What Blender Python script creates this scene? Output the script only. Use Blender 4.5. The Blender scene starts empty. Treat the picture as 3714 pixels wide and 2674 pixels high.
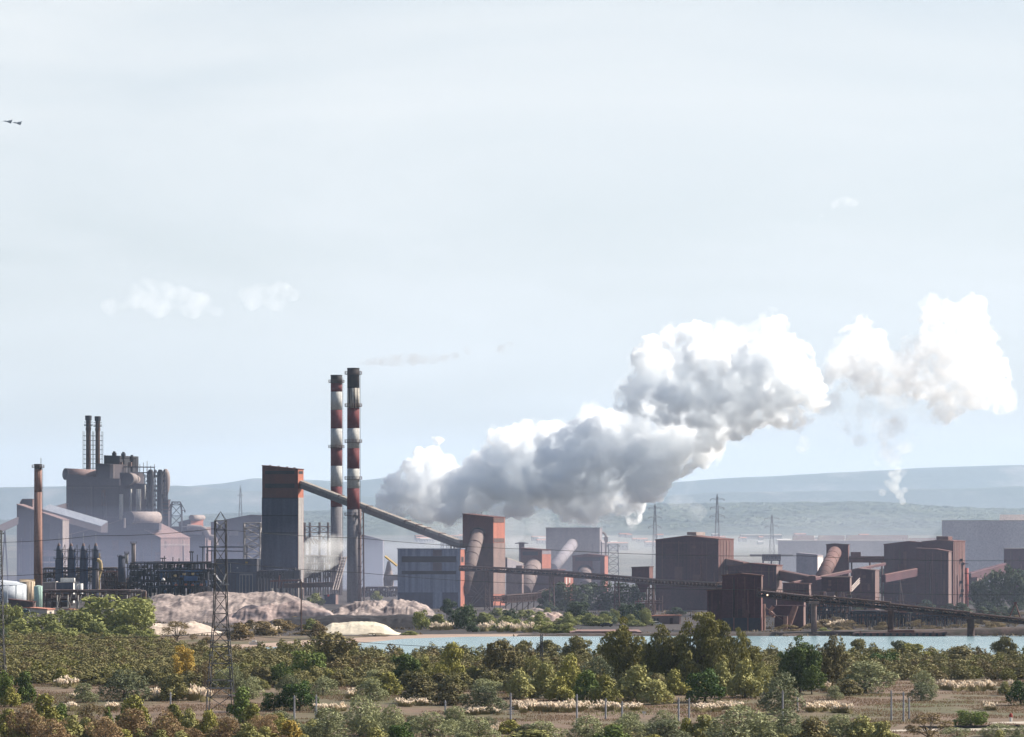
import bpy, bmesh, math, random
import numpy as np
from mathutils import Vector, Matrix, noise
R = math.radians
scene = bpy.context.scene
COL = scene.collection
random.seed(7)

# ---------------------------------------------------------------- camera
FPX, CX, HY, H = 12950.0, 1857.0, 1930.0, 31.6      # focal length in photo pixels, principal column, horizon row, eye height
W_PX, H_PX = 3714.0, 2674.0
cd = bpy.data.cameras.new('camera'); cam = bpy.data.objects.new('camera', cd); COL.objects.link(cam)
cd.sensor_fit = 'HORIZONTAL'; cd.sensor_width = 36.0
cd.lens = 36.0 * FPX / W_PX
cd.shift_y = (HY - H_PX / 2) / W_PX
cd.clip_start = 1.0; cd.clip_end = 90000.0
cam.location = (0, 0, H); cam.rotation_euler = (R(90), 0, 0)
scene.camera = cam

# ---------------------------------------------------------------- sky, sun, exposure
SUN_AZ, SUN_EL = 70.0, 37.0                          # degrees to the right of the view, above the horizon
world = bpy.data.worlds.new('World'); scene.world = world; world.use_nodes = True
wn, wl = world.node_tree.nodes, world.node_tree.links
wn.clear()
wo = wn.new('ShaderNodeOutputWorld'); bg = wn.new('ShaderNodeBackground')
sky = wn.new('ShaderNodeTexSky'); sky.sky_type = 'NISHITA'; sky.sun_disc = False
sky.sun_elevation = R(SUN_EL); sky.sun_rotation = R(SUN_AZ)
sky.air_density = 1.0; sky.dust_density = 2.0; sky.ozone_density = 1.5; sky.altitude = 30
SKY_STRENGTH = 0.066
bg.inputs['Strength'].default_value = SKY_STRENGTH
wtc = wn.new('ShaderNodeTexCoord')
wmp = wn.new('ShaderNodeMapping'); wmp.inputs['Scale'].default_value = (3.0, 3.0, 15.0)
wmp.inputs['Location'].default_value = (0.3, 0.0, 0.35)
wns = wn.new('ShaderNodeTexNoise'); wns.inputs['Scale'].default_value = 1.6; wns.inputs['Detail'].default_value = 7.0
wns.inputs['Roughness'].default_value = 0.52; wns.inputs['Distortion'].default_value = 0.5
wrp = wn.new('ShaderNodeValToRGB')
wrp.color_ramp.elements[0].position = 0.32; wrp.color_ramp.elements[0].color = (0, 0, 0, 1)
wrp.color_ramp.elements[1].position = 0.70; wrp.color_ramp.elements[1].color = (1, 1, 1, 1)
wmx = wn.new('ShaderNodeMix'); wmx.data_type = 'RGBA'
wmul = wn.new('ShaderNodeMath'); wmul.operation = 'MULTIPLY_ADD'
wmul.inputs[1].default_value = 0.40; wmul.inputs[2].default_value = 0.60    # thin veil everywhere, thicker bands of cloud
wmx.inputs['B'].default_value = (6.55, 6.85, 7.0, 1)                        # thin sunlit cloud
wl.new(wtc.outputs['Generated'], wmp.inputs['Vector']); wl.new(wmp.outputs['Vector'], wns.inputs['Vector'])
wl.new(wns.outputs['Fac'], wrp.inputs['Fac']); wl.new(wrp.outputs['Color'], wmul.inputs[0])
wsx = wn.new('ShaderNodeSeparateXYZ'); wl.new(wtc.outputs['Generated'], wsx.inputs[0])
wel = wn.new('ShaderNodeMapRange'); wel.interpolation_type = 'SMOOTHSTEP'                # the veil is thick low down, the zenith is clear
for k_, v_ in (('From Min', 0.16), ('From Max', 0.50), ('To Min', 1.0), ('To Max', 0.12)): wel.inputs[k_].default_value = v_
waz = wn.new('ShaderNodeMapRange'); waz.interpolation_type = 'SMOOTHSTEP'                # and thick ahead, thinned behind the viewer to darken shaded fronts
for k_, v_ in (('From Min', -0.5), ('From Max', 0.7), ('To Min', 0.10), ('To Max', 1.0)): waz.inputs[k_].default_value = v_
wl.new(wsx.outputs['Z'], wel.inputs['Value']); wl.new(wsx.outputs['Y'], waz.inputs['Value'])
wm2 = wn.new('ShaderNodeMath'); wm2.operation = 'MULTIPLY'; wm3 = wn.new('ShaderNodeMath'); wm3.operation = 'MULTIPLY'
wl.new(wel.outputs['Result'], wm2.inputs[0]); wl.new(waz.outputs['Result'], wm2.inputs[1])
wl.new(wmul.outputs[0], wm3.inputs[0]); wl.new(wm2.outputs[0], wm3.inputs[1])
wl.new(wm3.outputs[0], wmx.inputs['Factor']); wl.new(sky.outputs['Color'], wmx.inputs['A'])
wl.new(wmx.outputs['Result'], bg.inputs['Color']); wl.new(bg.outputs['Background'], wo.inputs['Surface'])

sd = bpy.data.lights.new('sun', 'SUN'); sun = bpy.data.objects.new('sun', sd); COL.objects.link(sun)
sd.energy = 5.0; sd.angle = R(0.55); sd.color = (1.0, 0.93, 0.82)
to_sun = Vector((math.sin(R(SUN_AZ)) * math.cos(R(SUN_EL)), math.cos(R(SUN_AZ)) * math.cos(R(SUN_EL)), math.sin(R(SUN_EL))))
sun.rotation_euler = to_sun.to_track_quat('Z', 'Y').to_euler()
sun.location = (300, 300, 900)

scene.view_settings.view_transform = 'Standard'; scene.view_settings.look = 'None'
scene.view_settings.exposure = 1.0; scene.view_settings.gamma = 1.0
scene.render.engine = 'CYCLES'
cy = scene.cycles
cy.max_bounces = 30; cy.diffuse_bounces = 3; cy.glossy_bounces = 2; cy.transmission_bounces = 2
cy.volume_bounces = 28; cy.transparent_max_bounces = 8
cy.use_denoising = True
cy.volume_step_rate = 1.0; cy.volume_max_steps = 1024

# ---------------------------------------------------------------- helpers
def at(px, py, D):
    return Vector(((px - CX) / FPX * D, D, H + (HY - py) / FPX * D))
def depth(py, z=0.0):                                # how far away ground at height z is when it shows on row py
    return (H - z) * FPX / (py - HY)
def gx(px, D): return (px - CX) / FPX * D
K = 1000.0 / 2268.0                                  # photo pixels per pixel of a study view
def view(ox, oy, k=K): return lambda x, y: (ox + x * k, oy + y * k)
z1 = view(0, 1450); z2 = view(900, 1300); z3 = view(1300, 1750); z4 = view(2200, 1750); z5 = view(2714, 1750)
z6 = view(0, 1950, 1000 / 2256); z7 = view(900, 2000); z8 = view(1800, 2000); z9 = view(2714, 2000)
za = view(700, 1880, 500 / 2268); dd = view(0, 0, 3714 / 2268)

def props(o, label=None, cat=None, group=None, kind=None):
    if label: o['label'] = label
    if cat: o['category'] = cat
    if group: o['group'] = group
    if kind: o['kind'] = kind
    return o
def thing(name, label, cat, loc=(0, 0, 0), group=None):
    o = bpy.data.objects.new(name, None); COL.objects.link(o)
    o.location = loc; o.empty_display_size = 1.0
    return props(o, label, cat, group)

class MB:
    """collects shapes, links them as one mesh object"""
    def __init__(self): self.v = []; self.f = []; self.marks = []
    def add(self, vs, fs):
        n = len(self.v); self.marks.append((n, len(self.f))); self.v += [tuple(p) for p in vs]; self.f += [tuple(i + n for i in q) for q in fs]; return self
    def hexa(self, a, b):                            # two matching quads (lists of 4 points) joined
        return self.add(list(a) + list(b), [(3, 2, 1, 0), (4, 5, 6, 7), (0, 1, 5, 4), (1, 2, 6, 5), (2, 3, 7, 6), (3, 0, 4, 7)])
    def box(self, c, s, yaw=0.0):
        c = Vector(c); hx, hy, hz = s[0] / 2, s[1] / 2, s[2] / 2
        m = Matrix.Rotation(yaw, 3, 'Z')
        q = lambda z: [c + m @ Vector((x, y, z)) for x, y in ((-hx, -hy), (hx, -hy), (hx, hy), (-hx, hy))]
        return self.hexa(q(-hz), q(hz))
    def slab(self, pts, ext):                        # polygon pushed along ext
        n = len(pts); e = Vector(ext)
        a = [Vector(p) for p in pts]; b = [p + e for p in a]
        fs = [tuple(range(n))[::-1], tuple(range(n, 2 * n))]
        fs += [(i, (i + 1) % n, (i + 1) % n + n, i + n) for i in range(n)]
        return self.add(a + b, fs)
    def cyl(self, p0, p1, r0, r1=None, n=12, cap=True):
        p0, p1 = Vector(p0), Vector(p1); r1 = r0 if r1 is None else r1
        d = (p1 - p0)
        if d.length < 1e-6: return self
        q = d.to_track_quat('Z', 'Y').to_matrix()
        vs = []
        for p, r in ((p0, r0), (p1, r1)):
            vs += [p + q @ Vector((math.cos(2 * math.pi * i / n) * r, math.sin(2 * math.pi * i / n) * r, 0)) for i in range(n)]
        fs = [(i, (i + 1) % n, (i + 1) % n + n, i + n) for i in range(n)]
        if cap: fs += [tuple(range(n))[::-1], tuple(range(n, 2 * n))]
        return self.add(vs, fs)
    def bar(self, p0, p1, w): return self.cyl(p0, p1, w * 0.7071, n=4)
    def lathe(self, c, prof, n=20):                  # prof: (r, z) upwards
        c = Vector(c); vs = []
        for r, z in prof:
            vs += [c + Vector((math.cos(2 * math.pi * i / n) * r, math.sin(2 * math.pi * i / n) * r, z)) for i in range(n)]
        fs = []
        for k in range(len(prof) - 1):
            fs += [(k * n + i, k * n + (i + 1) % n, (k + 1) * n + (i + 1) % n, (k + 1) * n + i) for i in range(n)]
        fs += [tuple(range(n))[::-1], tuple(range((len(prof) - 1) * n, len(prof) * n))]
        return self.add(vs, fs)
    def dome(self, c, r, hgt, n=16, m=4):
        return self.lathe(c, [(r * math.cos(i / m * math.pi / 2 * 0.98), hgt * math.sin(i / m * math.pi / 2)) for i in range(m + 1)], n)
    def path(self, pts, r, n=8):
        for a, b in zip(pts[:-1], pts[1:]): self.cyl(a, b, r, n=n)
        return self
    def truss(self, a, b, h, w, n, t):               # box girder from a to b (its bottom centre line)
        a, b = Vector(a), Vector(b); d = b - a
        s = Vector((-d.y, d.x, 0)).normalized() * (w / 2); up = Vector((0, 0, h))
        for sd_ in (-1, 1):
            p = lambda i: a + d * (i / n) + s * sd_
            self.bar(p(0), p(n), t * 1.4); self.bar(p(0) + up, p(n) + up, t * 1.4)
            for i in range(n + 1): self.bar(p(i), p(i) + up, t)
            for i in range(n):
                if i % 2: self.bar(p(i), p(i + 1) + up, t)
                else: self.bar(p(i) + up, p(i + 1), t)
        for i in range(n + 1):
            q = a + d * (i / n)
            self.bar(q - s, q + s, t); self.bar(q - s + up, q + s + up, t)
        return self
    def build_each(self, name, m, parent, smooth=False):   # every piece its own part
        ends = self.marks[1:] + [(len(self.v), len(self.f))]
        for (v0, f0), (v1, f1) in zip(self.marks, ends):
            q = MB(); q.add(self.v[v0:v1], [tuple(i - v0 for i in f) for f in self.f[f0:f1]]); q.build(name, m, parent, smooth)
    def build(self, name, m, parent=None, smooth=False, label=None):
        off = parent.location.copy() if parent is not None and parent.parent is None else Vector((0, 0, 0))
        if parent is not None and parent.parent is not None:
            off = parent.parent.location + parent.location
        me = bpy.data.meshes.new(name)
        me.from_pydata([(x - off.x, y - off.y, z - off.z) for x, y, z in self.v], [], self.f)
        if parent is None and self.v:
            a = np.array(self.v); off = Vector(((a[:, 0].min() + a[:, 0].max()) / 2, (a[:, 1].min() + a[:, 1].max()) / 2, a[:, 2].min()))
            me.transform(Matrix.Translation(-off))
        me.materials.append(m)
        bm = bmesh.new(); bm.from_mesh(me); bmesh.ops.recalc_face_normals(bm, faces=bm.faces); bm.to_mesh(me); bm.free()
        o = bpy.data.objects.new(name, me); COL.objects.link(o)
        if parent is not None: o.parent = parent
        else: o.location = off
        if smooth:
            for p in me.polygons: p.use_smooth = len(p.vertices) == 4
        if label: o['label'] = label
        return o

def copy_tree(o, parent=None):
    c = o.copy(); COL.objects.link(c); c.parent = parent
    for ch in o.children: copy_tree(ch, c)
    return c

def quads_mesh(name, verts, nper, m, smooth=False):
    """many separate nper-gons from a flat vertex array"""
    n = len(verts) // nper
    me = bpy.data.meshes.new(name)
    me.vertices.add(len(verts)); me.vertices.foreach_set('co', np.ascontiguousarray(verts, dtype=np.float32).ravel())
    me.loops.add(n * nper); me.loops.foreach_set('vertex_index', np.arange(n * nper, dtype=np.int32))
    me.polygons.add(n); me.polygons.foreach_set('loop_start', np.arange(0, n * nper, nper, dtype=np.int32))
    me.polygons.foreach_set('loop_total', np.full(n, nper, dtype=np.int32))
    me.materials.append(m); me.update(calc_edges=True)
    return me
def grid_mesh(name, P, m, smooth=True):
    """P: (ny, nx, 3) array"""
    ny, nx, _ = P.shape
    me = bpy.data.meshes.new(name)
    idx = np.arange(ny * nx).reshape(ny, nx)
    q = np.stack([idx[:-1, :-1], idx[:-1, 1:], idx[1:, 1:], idx[1:, :-1]], -1).reshape(-1, 4)
    n = len(q)
    me.vertices.add(ny * nx); me.vertices.foreach_set('co', np.ascontiguousarray(P.reshape(-1, 3), dtype=np.float32).ravel())
    me.loops.add(n * 4); me.loops.foreach_set('vertex_index', q.astype(np.int32).ravel())
    me.polygons.add(n); me.polygons.foreach_set('loop_start', np.arange(0, n * 4, 4, dtype=np.int32))
    me.polygons.foreach_set('loop_total', np.full(n, 4, dtype=np.int32))
    me.polygons.foreach_set('use_smooth', np.full(n, smooth, dtype=bool))
    me.materials.append(m); me.update(calc_edges=True)
    return me
def link(name, me, parent=None):
    o = bpy.data.objects.new(name, me); COL.objects.link(o)
    if parent is not None: o.parent = parent
    return o
def fbm(x, y, sc, oct_=4, seed=0.0):
    """numpy value noise, several octaves, about -1..1"""
    out = np.zeros(np.broadcast(x, y).shape); amp = 1.0; tot = 0
    for o in range(oct_):
        X = x / sc * 2 ** o + seed * 17.3 + o * 31.7; Y = y / sc * 2 ** o + seed * 9.1 - o * 11.3
        xi, yi = np.floor(X), np.floor(Y); fx, fy = X - xi, Y - yi
        fx = fx * fx * (3 - 2 * fx); fy = fy * fy * (3 - 2 * fy)
        h = lambda a, b: (np.sin(a * 127.1 + b * 311.7 + 3.1) * 43758.5453) % 1.0
        v = (h(xi, yi) * (1 - fx) + h(xi + 1, yi) * fx) * (1 - fy) + (h(xi, yi + 1) * (1 - fx) + h(xi + 1, yi + 1) * fx) * fy
        out = out + amp * (v * 2 - 1); tot += amp; amp *= 0.5
    return out / tot

# ---------------------------------------------------------------- materials
MATS = {}
def nodes(m):
    m.use_nodes = True
    return m.node_tree.nodes, m.node_tree.links, m.node_tree.nodes['Principled BSDF']
def surf(name, col, col2=None, sc=(0.25, 0.25, 0.05), lo=0.35, hi=0.7, rough=0.8, var=0.18, fine=1.2, metal=0.0, spec=0.3):
    """painted or dusty surface: col with streaks of col2, and a finer mottling"""
    m = bpy.data.materials.new(name); n, l, b = nodes(m)
    col2 = col2 or tuple(c * 0.6 for c in col)
    tc = n.new('ShaderNodeTexCoord'); mp = n.new('ShaderNodeMapping'); mp.inputs['Scale'].default_value = sc
    ns = n.new('ShaderNodeTexNoise'); ns.inputs['Scale'].default_value = 1.0; ns.inputs['Detail'].default_value = 5
    rp = n.new('ShaderNodeValToRGB')
    rp.color_ramp.elements[0].position = lo; rp.color_ramp.elements[0].color = (*col, 1)
    rp.color_ramp.elements[1].position = hi; rp.color_ramp.elements[1].color = (*col2, 1)
    n2 = n.new('ShaderNodeTexNoise'); n2.inputs['Scale'].default_value = fine; n2.inputs['Detail'].default_value = 3
    mr = n.new('ShaderNodeMapRange'); mr.inputs['From Min'].default_value = 0.25; mr.inputs['From Max'].default_value = 0.75
    mr.inputs['To Min'].default_value = 1 - var; mr.inputs['To Max'].default_value = 1 + var
    mx = n.new('ShaderNodeMix'); mx.data_type = 'RGBA'; mx.blend_type = 'MULTIPLY'; mx.inputs['Factor'].default_value = 1
    l.new(tc.outputs['Object'], mp.inputs['Vector']); l.new(mp.outputs['Vector'], ns.inputs['Vector'])
    l.new(ns.outputs['Fac'], rp.inputs['Fac']); l.new(tc.outputs['Object'], n2.inputs['Vector'])
    l.new(n2.outputs['Fac'], mr.inputs['Value']); l.new(rp.outputs['Color'], mx.inputs['A']); l.new(mr.outputs['Result'], mx.inputs['B'])
    l.new(mx.outputs['Result'], b.inputs['Base Color'])
    b.inputs['Roughness'].default_value = rough; b.inputs['Metallic'].default_value = metal
    b.inputs['Specular IOR Level'].default_value = spec
    MATS[name] = m; return m
def leafmat(name, c1, c2, trans=0.10):
    m = bpy.data.materials.new(name); n, l, b = nodes(m)
    out = n['Material Output']
    g = n.new('ShaderNodeNewGeometry'); oi = n.new('ShaderNodeObjectInfo')
    tc = n.new('ShaderNodeTexCoord'); ns = n.new('ShaderNodeTexNoise'); ns.inputs['Scale'].default_value = 4.0; ns.inputs['Detail'].default_value = 2
    a = n.new('ShaderNodeMath'); a.operation = 'MULTIPLY_ADD'; a.inputs[1].default_value = 0.45
    l.new(g.outputs['Random Per Island'], a.inputs[0])
    l.new(tc.outputs['Object'], ns.inputs['Vector'])
    a2 = n.new('ShaderNodeMath'); a2.operation = 'MULTIPLY_ADD'; a2.inputs[1].default_value = 0.45
    a3 = n.new('ShaderNodeMath'); a3.operation = 'MULTIPLY_ADD'; a3.inputs[1].default_value = 0.9; a3.inputs[2].default_value = -0.35
    l.new(ns.outputs['Fac'], a3.inputs[0]); l.new(a3.outputs[0], a2.inputs[2])
    l.new(oi.outputs['Random'], a2.inputs[0]); l.new(a2.outputs[0], a.inputs[2])
    mx = n.new('ShaderNodeMix'); mx.data_type = 'RGBA'; mx.inputs['A'].default_value = (*c1, 1); mx.inputs['B'].default_value = (*c2, 1)
    l.new(a.outputs[0], mx.inputs['Factor'])
    l.new(mx.outputs['Result'], b.inputs['Base Color']); b.inputs['Roughness'].default_value = 0.75; b.inputs['Specular IOR Level'].default_value = 0.2
    t = n.new('ShaderNodeBsdfTranslucent'); ms = n.new('ShaderNodeMixShader'); ms.inputs[0].default_value = trans
    l.new(mx.outputs['Result'], t.inputs['Color']); l.new(b.outputs[0], ms.inputs[1]); l.new(t.outputs[0], ms.inputs[2])
    l.new(ms.outputs[0], out.inputs['Surface'])
    MATS[name] = m; return m
def smokemat(name, col, dens, aniso=0.0, wisps=None, step=1.0):
    m = bpy.data.materials.new(name); m.use_nodes = True; m.cycles.volume_step_rate = step; n, l = m.node_tree.nodes, m.node_tree.links
    n.clear(); out = n.new('ShaderNodeOutputMaterial'); v = n.new('ShaderNodeVolumePrincipled')
    v.inputs['Color'].default_value = (*col, 1); v.inputs['Density'].default_value = dens; v.inputs['Anisotropy'].default_value = aniso
    if wisps:                                        # uneven density
        sc, lo, hi = wisps
        tc = n.new('ShaderNodeTexCoord'); ns = n.new('ShaderNodeTexNoise'); ns.inputs['Scale'].default_value = sc
        ns.inputs['Detail'].default_value = 6; ns.inputs['Distortion'].default_value = 0.8
        mr = n.new('ShaderNodeMapRange'); mr.inputs['From Min'].default_value = lo; mr.inputs['From Max'].default_value = hi
        mr.inputs['To Min'].default_value = 0; mr.inputs['To Max'].default_value = dens
        l.new(tc.outputs['Object'], ns.inputs['Vector']); l.new(ns.outputs['Fac'], mr.inputs['Value']); l.new(mr.outputs['Result'], v.inputs['Density'])
    l.new(v.outputs[0], out.inputs['Volume'])
    MATS[name] = m; return m

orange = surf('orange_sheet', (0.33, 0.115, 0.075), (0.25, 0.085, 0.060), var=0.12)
orange_dk = surf('dull_shaded_orange_sheet', (0.115, 0.040, 0.032), (0.075, 0.029, 0.028))  # shade of the tower fronts put into the orange; also roofs, beams, pipes
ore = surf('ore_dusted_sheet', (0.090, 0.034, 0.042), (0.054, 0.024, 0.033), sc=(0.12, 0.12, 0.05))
ore_lit = surf('lit_ore_dusted_ribbed_sheet', (0.165, 0.080, 0.072), (0.105, 0.048, 0.046), sc=(0.9, 0.9, 0.02), lo=0.4, hi=0.62)  # brighter copy of the ore sheet, sunlight on end walls put into its colour
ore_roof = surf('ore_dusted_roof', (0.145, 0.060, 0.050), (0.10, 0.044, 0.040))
rust = surf('rusty_steel', (0.10, 0.055, 0.045), (0.055, 0.036, 0.036), sc=(0.6, 0.6, 0.3))
dark = surf('sooty_steel', (0.040, 0.038, 0.048), (0.022, 0.022, 0.03))
louvre = surf('dark_louvre', (0.022, 0.022, 0.028), (0.015, 0.015, 0.02))
bluemetal = surf('blue_grey_sheet', (0.230, 0.255, 0.320), (0.120, 0.132, 0.185), sc=(1.1, 1.1, 0.02), lo=0.42, hi=0.66)
bluedk = surf('grimy_blue_sheet', (0.075, 0.085, 0.125), (0.050, 0.055, 0.085), sc=(0.6, 0.6, 0.03))
brownpanel = surf('faded_brown_sheet', (0.15, 0.115, 0.12), (0.10, 0.08, 0.095))
concrete = surf('dusty_concrete', (0.20, 0.133, 0.118), (0.13, 0.09, 0.085), sc=(0.3, 0.3, 0.12))
concrete_gy = surf('grey_concrete', (0.30, 0.28, 0.27), (0.20, 0.185, 0.19), sc=(0.4, 0.4, 0.04))
tubemat = surf('dusty_tube', (0.165, 0.122, 0.112), (0.11, 0.083, 0.08), sc=(0.2, 0.2, 0.2))
tube_rd = surf('ore_dusted_tube', (0.135, 0.064, 0.054), (0.09, 0.045, 0.04), sc=(0.2, 0.2, 0.2))
walkway = surf('pale_gallery_roof', (0.30, 0.26, 0.22), (0.21, 0.18, 0.16), sc=(0.3, 0.3, 0.3))
greyhall = surf('grey_hall_sheet', (0.20, 0.175, 0.19), (0.14, 0.125, 0.145))
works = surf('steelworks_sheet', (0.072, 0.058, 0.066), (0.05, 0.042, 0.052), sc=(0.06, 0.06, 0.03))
works_lit = surf('lit_pale_sheet', (0.26, 0.21, 0.19), (0.18, 0.145, 0.14))  # pale copy of the works sheet for sunlit faces, also pale pipes
works_pink = surf('lit_pink_brown_sheet', (0.20, 0.125, 0.112), (0.14, 0.092, 0.088))  # colour brightened to stand for sunlit end walls; also plain pink parts
bluroof = surf('pale_blue_roof', (0.17, 0.185, 0.225), (0.13, 0.145, 0.18))
palecol = surf('pale_column_lit_strip', (0.40, 0.37, 0.33), (0.28, 0.26, 0.24))
white = surf('white_paint', (0.66, 0.66, 0.63), (0.50, 0.48, 0.46), sc=(0.5, 0.5, 0.05))
mint = surf('mint_tank', (0.46, 0.62, 0.54), (0.36, 0.48, 0.43))
cream = surf('cream_wall', (0.55, 0.46, 0.38), (0.45, 0.37, 0.31))
terracotta = surf('red_roof_tiles', (0.42, 0.17, 0.11), (0.33, 0.14, 0.10), sc=(0.5, 0.5, 0.5))
townwall = surf('town_wall', (0.62, 0.54, 0.48), (0.5, 0.43, 0.4))
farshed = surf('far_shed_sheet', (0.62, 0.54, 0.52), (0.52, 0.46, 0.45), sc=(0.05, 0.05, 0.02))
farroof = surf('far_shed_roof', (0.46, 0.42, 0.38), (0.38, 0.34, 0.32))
yellow = surf('yellow_steel', (0.55, 0.36, 0.08), (0.40, 0.26, 0.08))
bluep = surf('blue_paint', (0.05, 0.10, 0.22), (0.04, 0.07, 0.14))
galv = surf('galvanised_steel', (0.30, 0.31, 0.33), (0.18, 0.18, 0.20), rough=0.55, metal=0.3, sc=(0.8, 0.8, 0.3))
pylon_steel = surf('dark_pylon_steel', (0.085, 0.082, 0.085), (0.05, 0.048, 0.05), sc=(0.5, 0.5, 0.4))
farsteel = surf('pylon_steel', (0.22, 0.22, 0.24), (0.18, 0.18, 0.20))  # lightened so the haze over far pylons sits in the steel colour
cable = surf('cable', (0.03, 0.03, 0.035))
poststeel = surf('weathered_post', (0.34, 0.34, 0.37), (0.20, 0.19, 0.20), sc=(2, 2, 0.6))
redp = surf('red_paint', (0.33, 0.045, 0.035), (0.24, 0.04, 0.035), sc=(0.6, 0.6, 0.06))
chwhite = surf('chimney_white', (0.43, 0.42, 0.40), (0.34, 0.325, 0.31), sc=(0.9, 0.9, 0.06), lo=0.42, hi=0.75)
chred = surf('chimney_red', (0.150, 0.027, 0.030), (0.115, 0.024, 0.028), sc=(0.9, 0.9, 0.06))
chblack = surf('chimney_soot', (0.016, 0.014, 0.016), (0.035, 0.026, 0.026), sc=(0.9, 0.9, 0.06))
chgrey = surf('chimney_concrete', (0.18, 0.165, 0.17), (0.115, 0.105, 0.115), sc=(0.9, 0.9, 0.05))
brick = surf('brick_chimney', (0.28, 0.155, 0.12), (0.19, 0.105, 0.09), sc=(0.5, 0.5, 0.05))
def streaked(name):                                  # white paint with soot running down from above
    m = surf(name, (0.50, 0.46, 0.40), (0.035, 0.026, 0.026), sc=(1.5, 1.5, 0.05), lo=0.42, hi=0.60, fine=1.0)
    return m
chsoot = streaked('chimney_sooty_white')
spoil = surf('spoil_earth', (0.275, 0.220, 0.200), (0.11, 0.086, 0.085), sc=(0.16, 0.16, 0.3), lo=0.45, hi=0.64, fine=0.8, var=0.4)
spoil_dk = surf('dark_spoil', (0.020, 0.016, 0.020), (0.010, 0.009, 0.012), sc=(0.1, 0.1, 0.2), fine=0.8, var=0.3)
sandm = surf('pale_sand', (0.56, 0.49, 0.385), (0.46, 0.40, 0.31), sc=(0.08, 0.08, 0.2), fine=0.5)
beach = surf('beach_sand', (0.36, 0.26, 0.20), (0.22, 0.155, 0.125), sc=(0.02, 0.15, 0.1), fine=0.3)
barkm = surf('bark', (0.10, 0.075, 0.055), (0.06, 0.045, 0.035), sc=(3, 3, 1))
jetmat = surf('jet_grey', (0.045, 0.055, 0.075), (0.035, 0.045, 0.06))
asphalt = surf('asphalt', (0.055, 0.052, 0.05), (0.045, 0.042, 0.042))
pathm = surf('pale_track', (0.42, 0.37, 0.31), (0.33, 0.28, 0.23), sc=(0.3, 0.3, 0.3))
blackm = surf('black_plastic', (0.02, 0.02, 0.022))
glassm = surf('dark_glass', (0.03, 0.04, 0.05), rough=0.15, spec=0.6)
quaym = surf('quay_stone', (0.23, 0.135, 0.115), (0.15, 0.09, 0.085), sc=(0.3, 0.3, 0.5))
# ================================================================ SETTING
def sheet(name, pts, z, m):
    me = bpy.data.meshes.new(name); me.from_pydata([(x, y, z) for x, y in pts], [], [tuple(range(len(pts)))])
    me.materials.append(m); bm = bmesh.new(); bm.from_mesh(me)
    bmesh.ops.triangulate(bm, faces=bm.faces)
    for f in bm.faces:
        if f.normal.z < 0: f.normal_flip()
    bm.to_mesh(me); bm.free()
    return props(link(name, me), kind='structure')
def pxy(px, py): D = depth(py); return (gx(px, D), D)

groundm = surf('dry_ground', (0.135, 0.090, 0.060), (0.085, 0.075, 0.036), sc=(0.045, 0.02, 0.1), lo=0.42, hi=0.62, fine=0.35, var=0.35)
plainm = surf('plain_soil', (0.12, 0.11, 0.085), (0.06, 0.068, 0.05), sc=(0.006, 0.002, 0.1), lo=0.4, hi=0.6, fine=0.02, var=0.3)
yardm = surf('yard_soil', (0.042, 0.031, 0.028), (0.022, 0.018, 0.018), sc=(0.03, 0.012, 0.1), lo=0.38, hi=0.62, fine=0.3, var=0.3)
sheet('ground', [(-25000, -900), (25000, -900), (28000, 33000), (-28000, 33000)], 0.0, groundm)
sheet('yard_ground', [(-900, 1086), (900, 1086), (1500, 2600), (-1500, 2600)], 0.010, yardm)
PLAIN = lambda D: 22.0 * max(0.0, min(1.0, (D - 2600) / 7400))      # the plain rises gently towards the woodland
me = bpy.data.meshes.new('plain_ground'); me.from_pydata([(-6000, 2600.5, .012), (6000, 2600.5, .012), (9000, 10000, 22), (-9000, 10000, 22), (9000, 12500, 22), (-9000, 12500, 22)], [], [(0, 1, 2, 3), (3, 2, 4, 5)]); me.materials.append(plainm); props(link('plain_ground', me), kind='structure')

watm = bpy.data.materials.new('lagoon_water'); n_, l_, b_ = nodes(watm)
b_.inputs['Base Color'].default_value = (0.185, 0.270, 0.290, 1); b_.inputs['Roughness'].default_value = 0.22; b_.inputs['Specular IOR Level'].default_value = 0.5
t_ = n_.new('ShaderNodeTexCoord'); mp_ = n_.new('ShaderNodeMapping'); mp_.inputs['Scale'].default_value = (0.18, 0.55, 1)
ns_ = n_.new('ShaderNodeTexNoise'); ns_.inputs['Scale'].default_value = 1.0; ns_.inputs['Detail'].default_value = 4
bp_ = n_.new('ShaderNodeBump'); bp_.inputs['Strength'].default_value = 1.0; bp_.inputs['Distance'].default_value = 0.9
l_.new(t_.outputs['Object'], mp_.inputs['Vector']); l_.new(mp_.outputs['Vector'], ns_.inputs['Vector']); l_.new(ns_.outputs['Fac'], bp_.inputs['Height']); l_.new(bp_.outputs['Normal'], b_.inputs['Normal'])
sheet('beach', [pxy(*p) for p in [(380, 2362), (560, 2349), (900, 2337), (1130, 2322), (1341, 2311), (1500, 2302), (1900, 2299), (2350, 2301), (2350, 2320), (1473, 2325), (1341, 2345), (886, 2366), (600, 2372)]], 0.022, beach)
sheet('water', [pxy(*p) for p in [(700, 2358), (886, 2353), (1100, 2343), (1341, 2330), (1473, 2317), (1700, 2310), (2300, 2308), (3714, 2307), (4700, 2307), (4700, 2398), (3714, 2396), (2300, 2394), (1500, 2384), (1000, 2367), (700, 2362)]], 0.045, watm)

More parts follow.
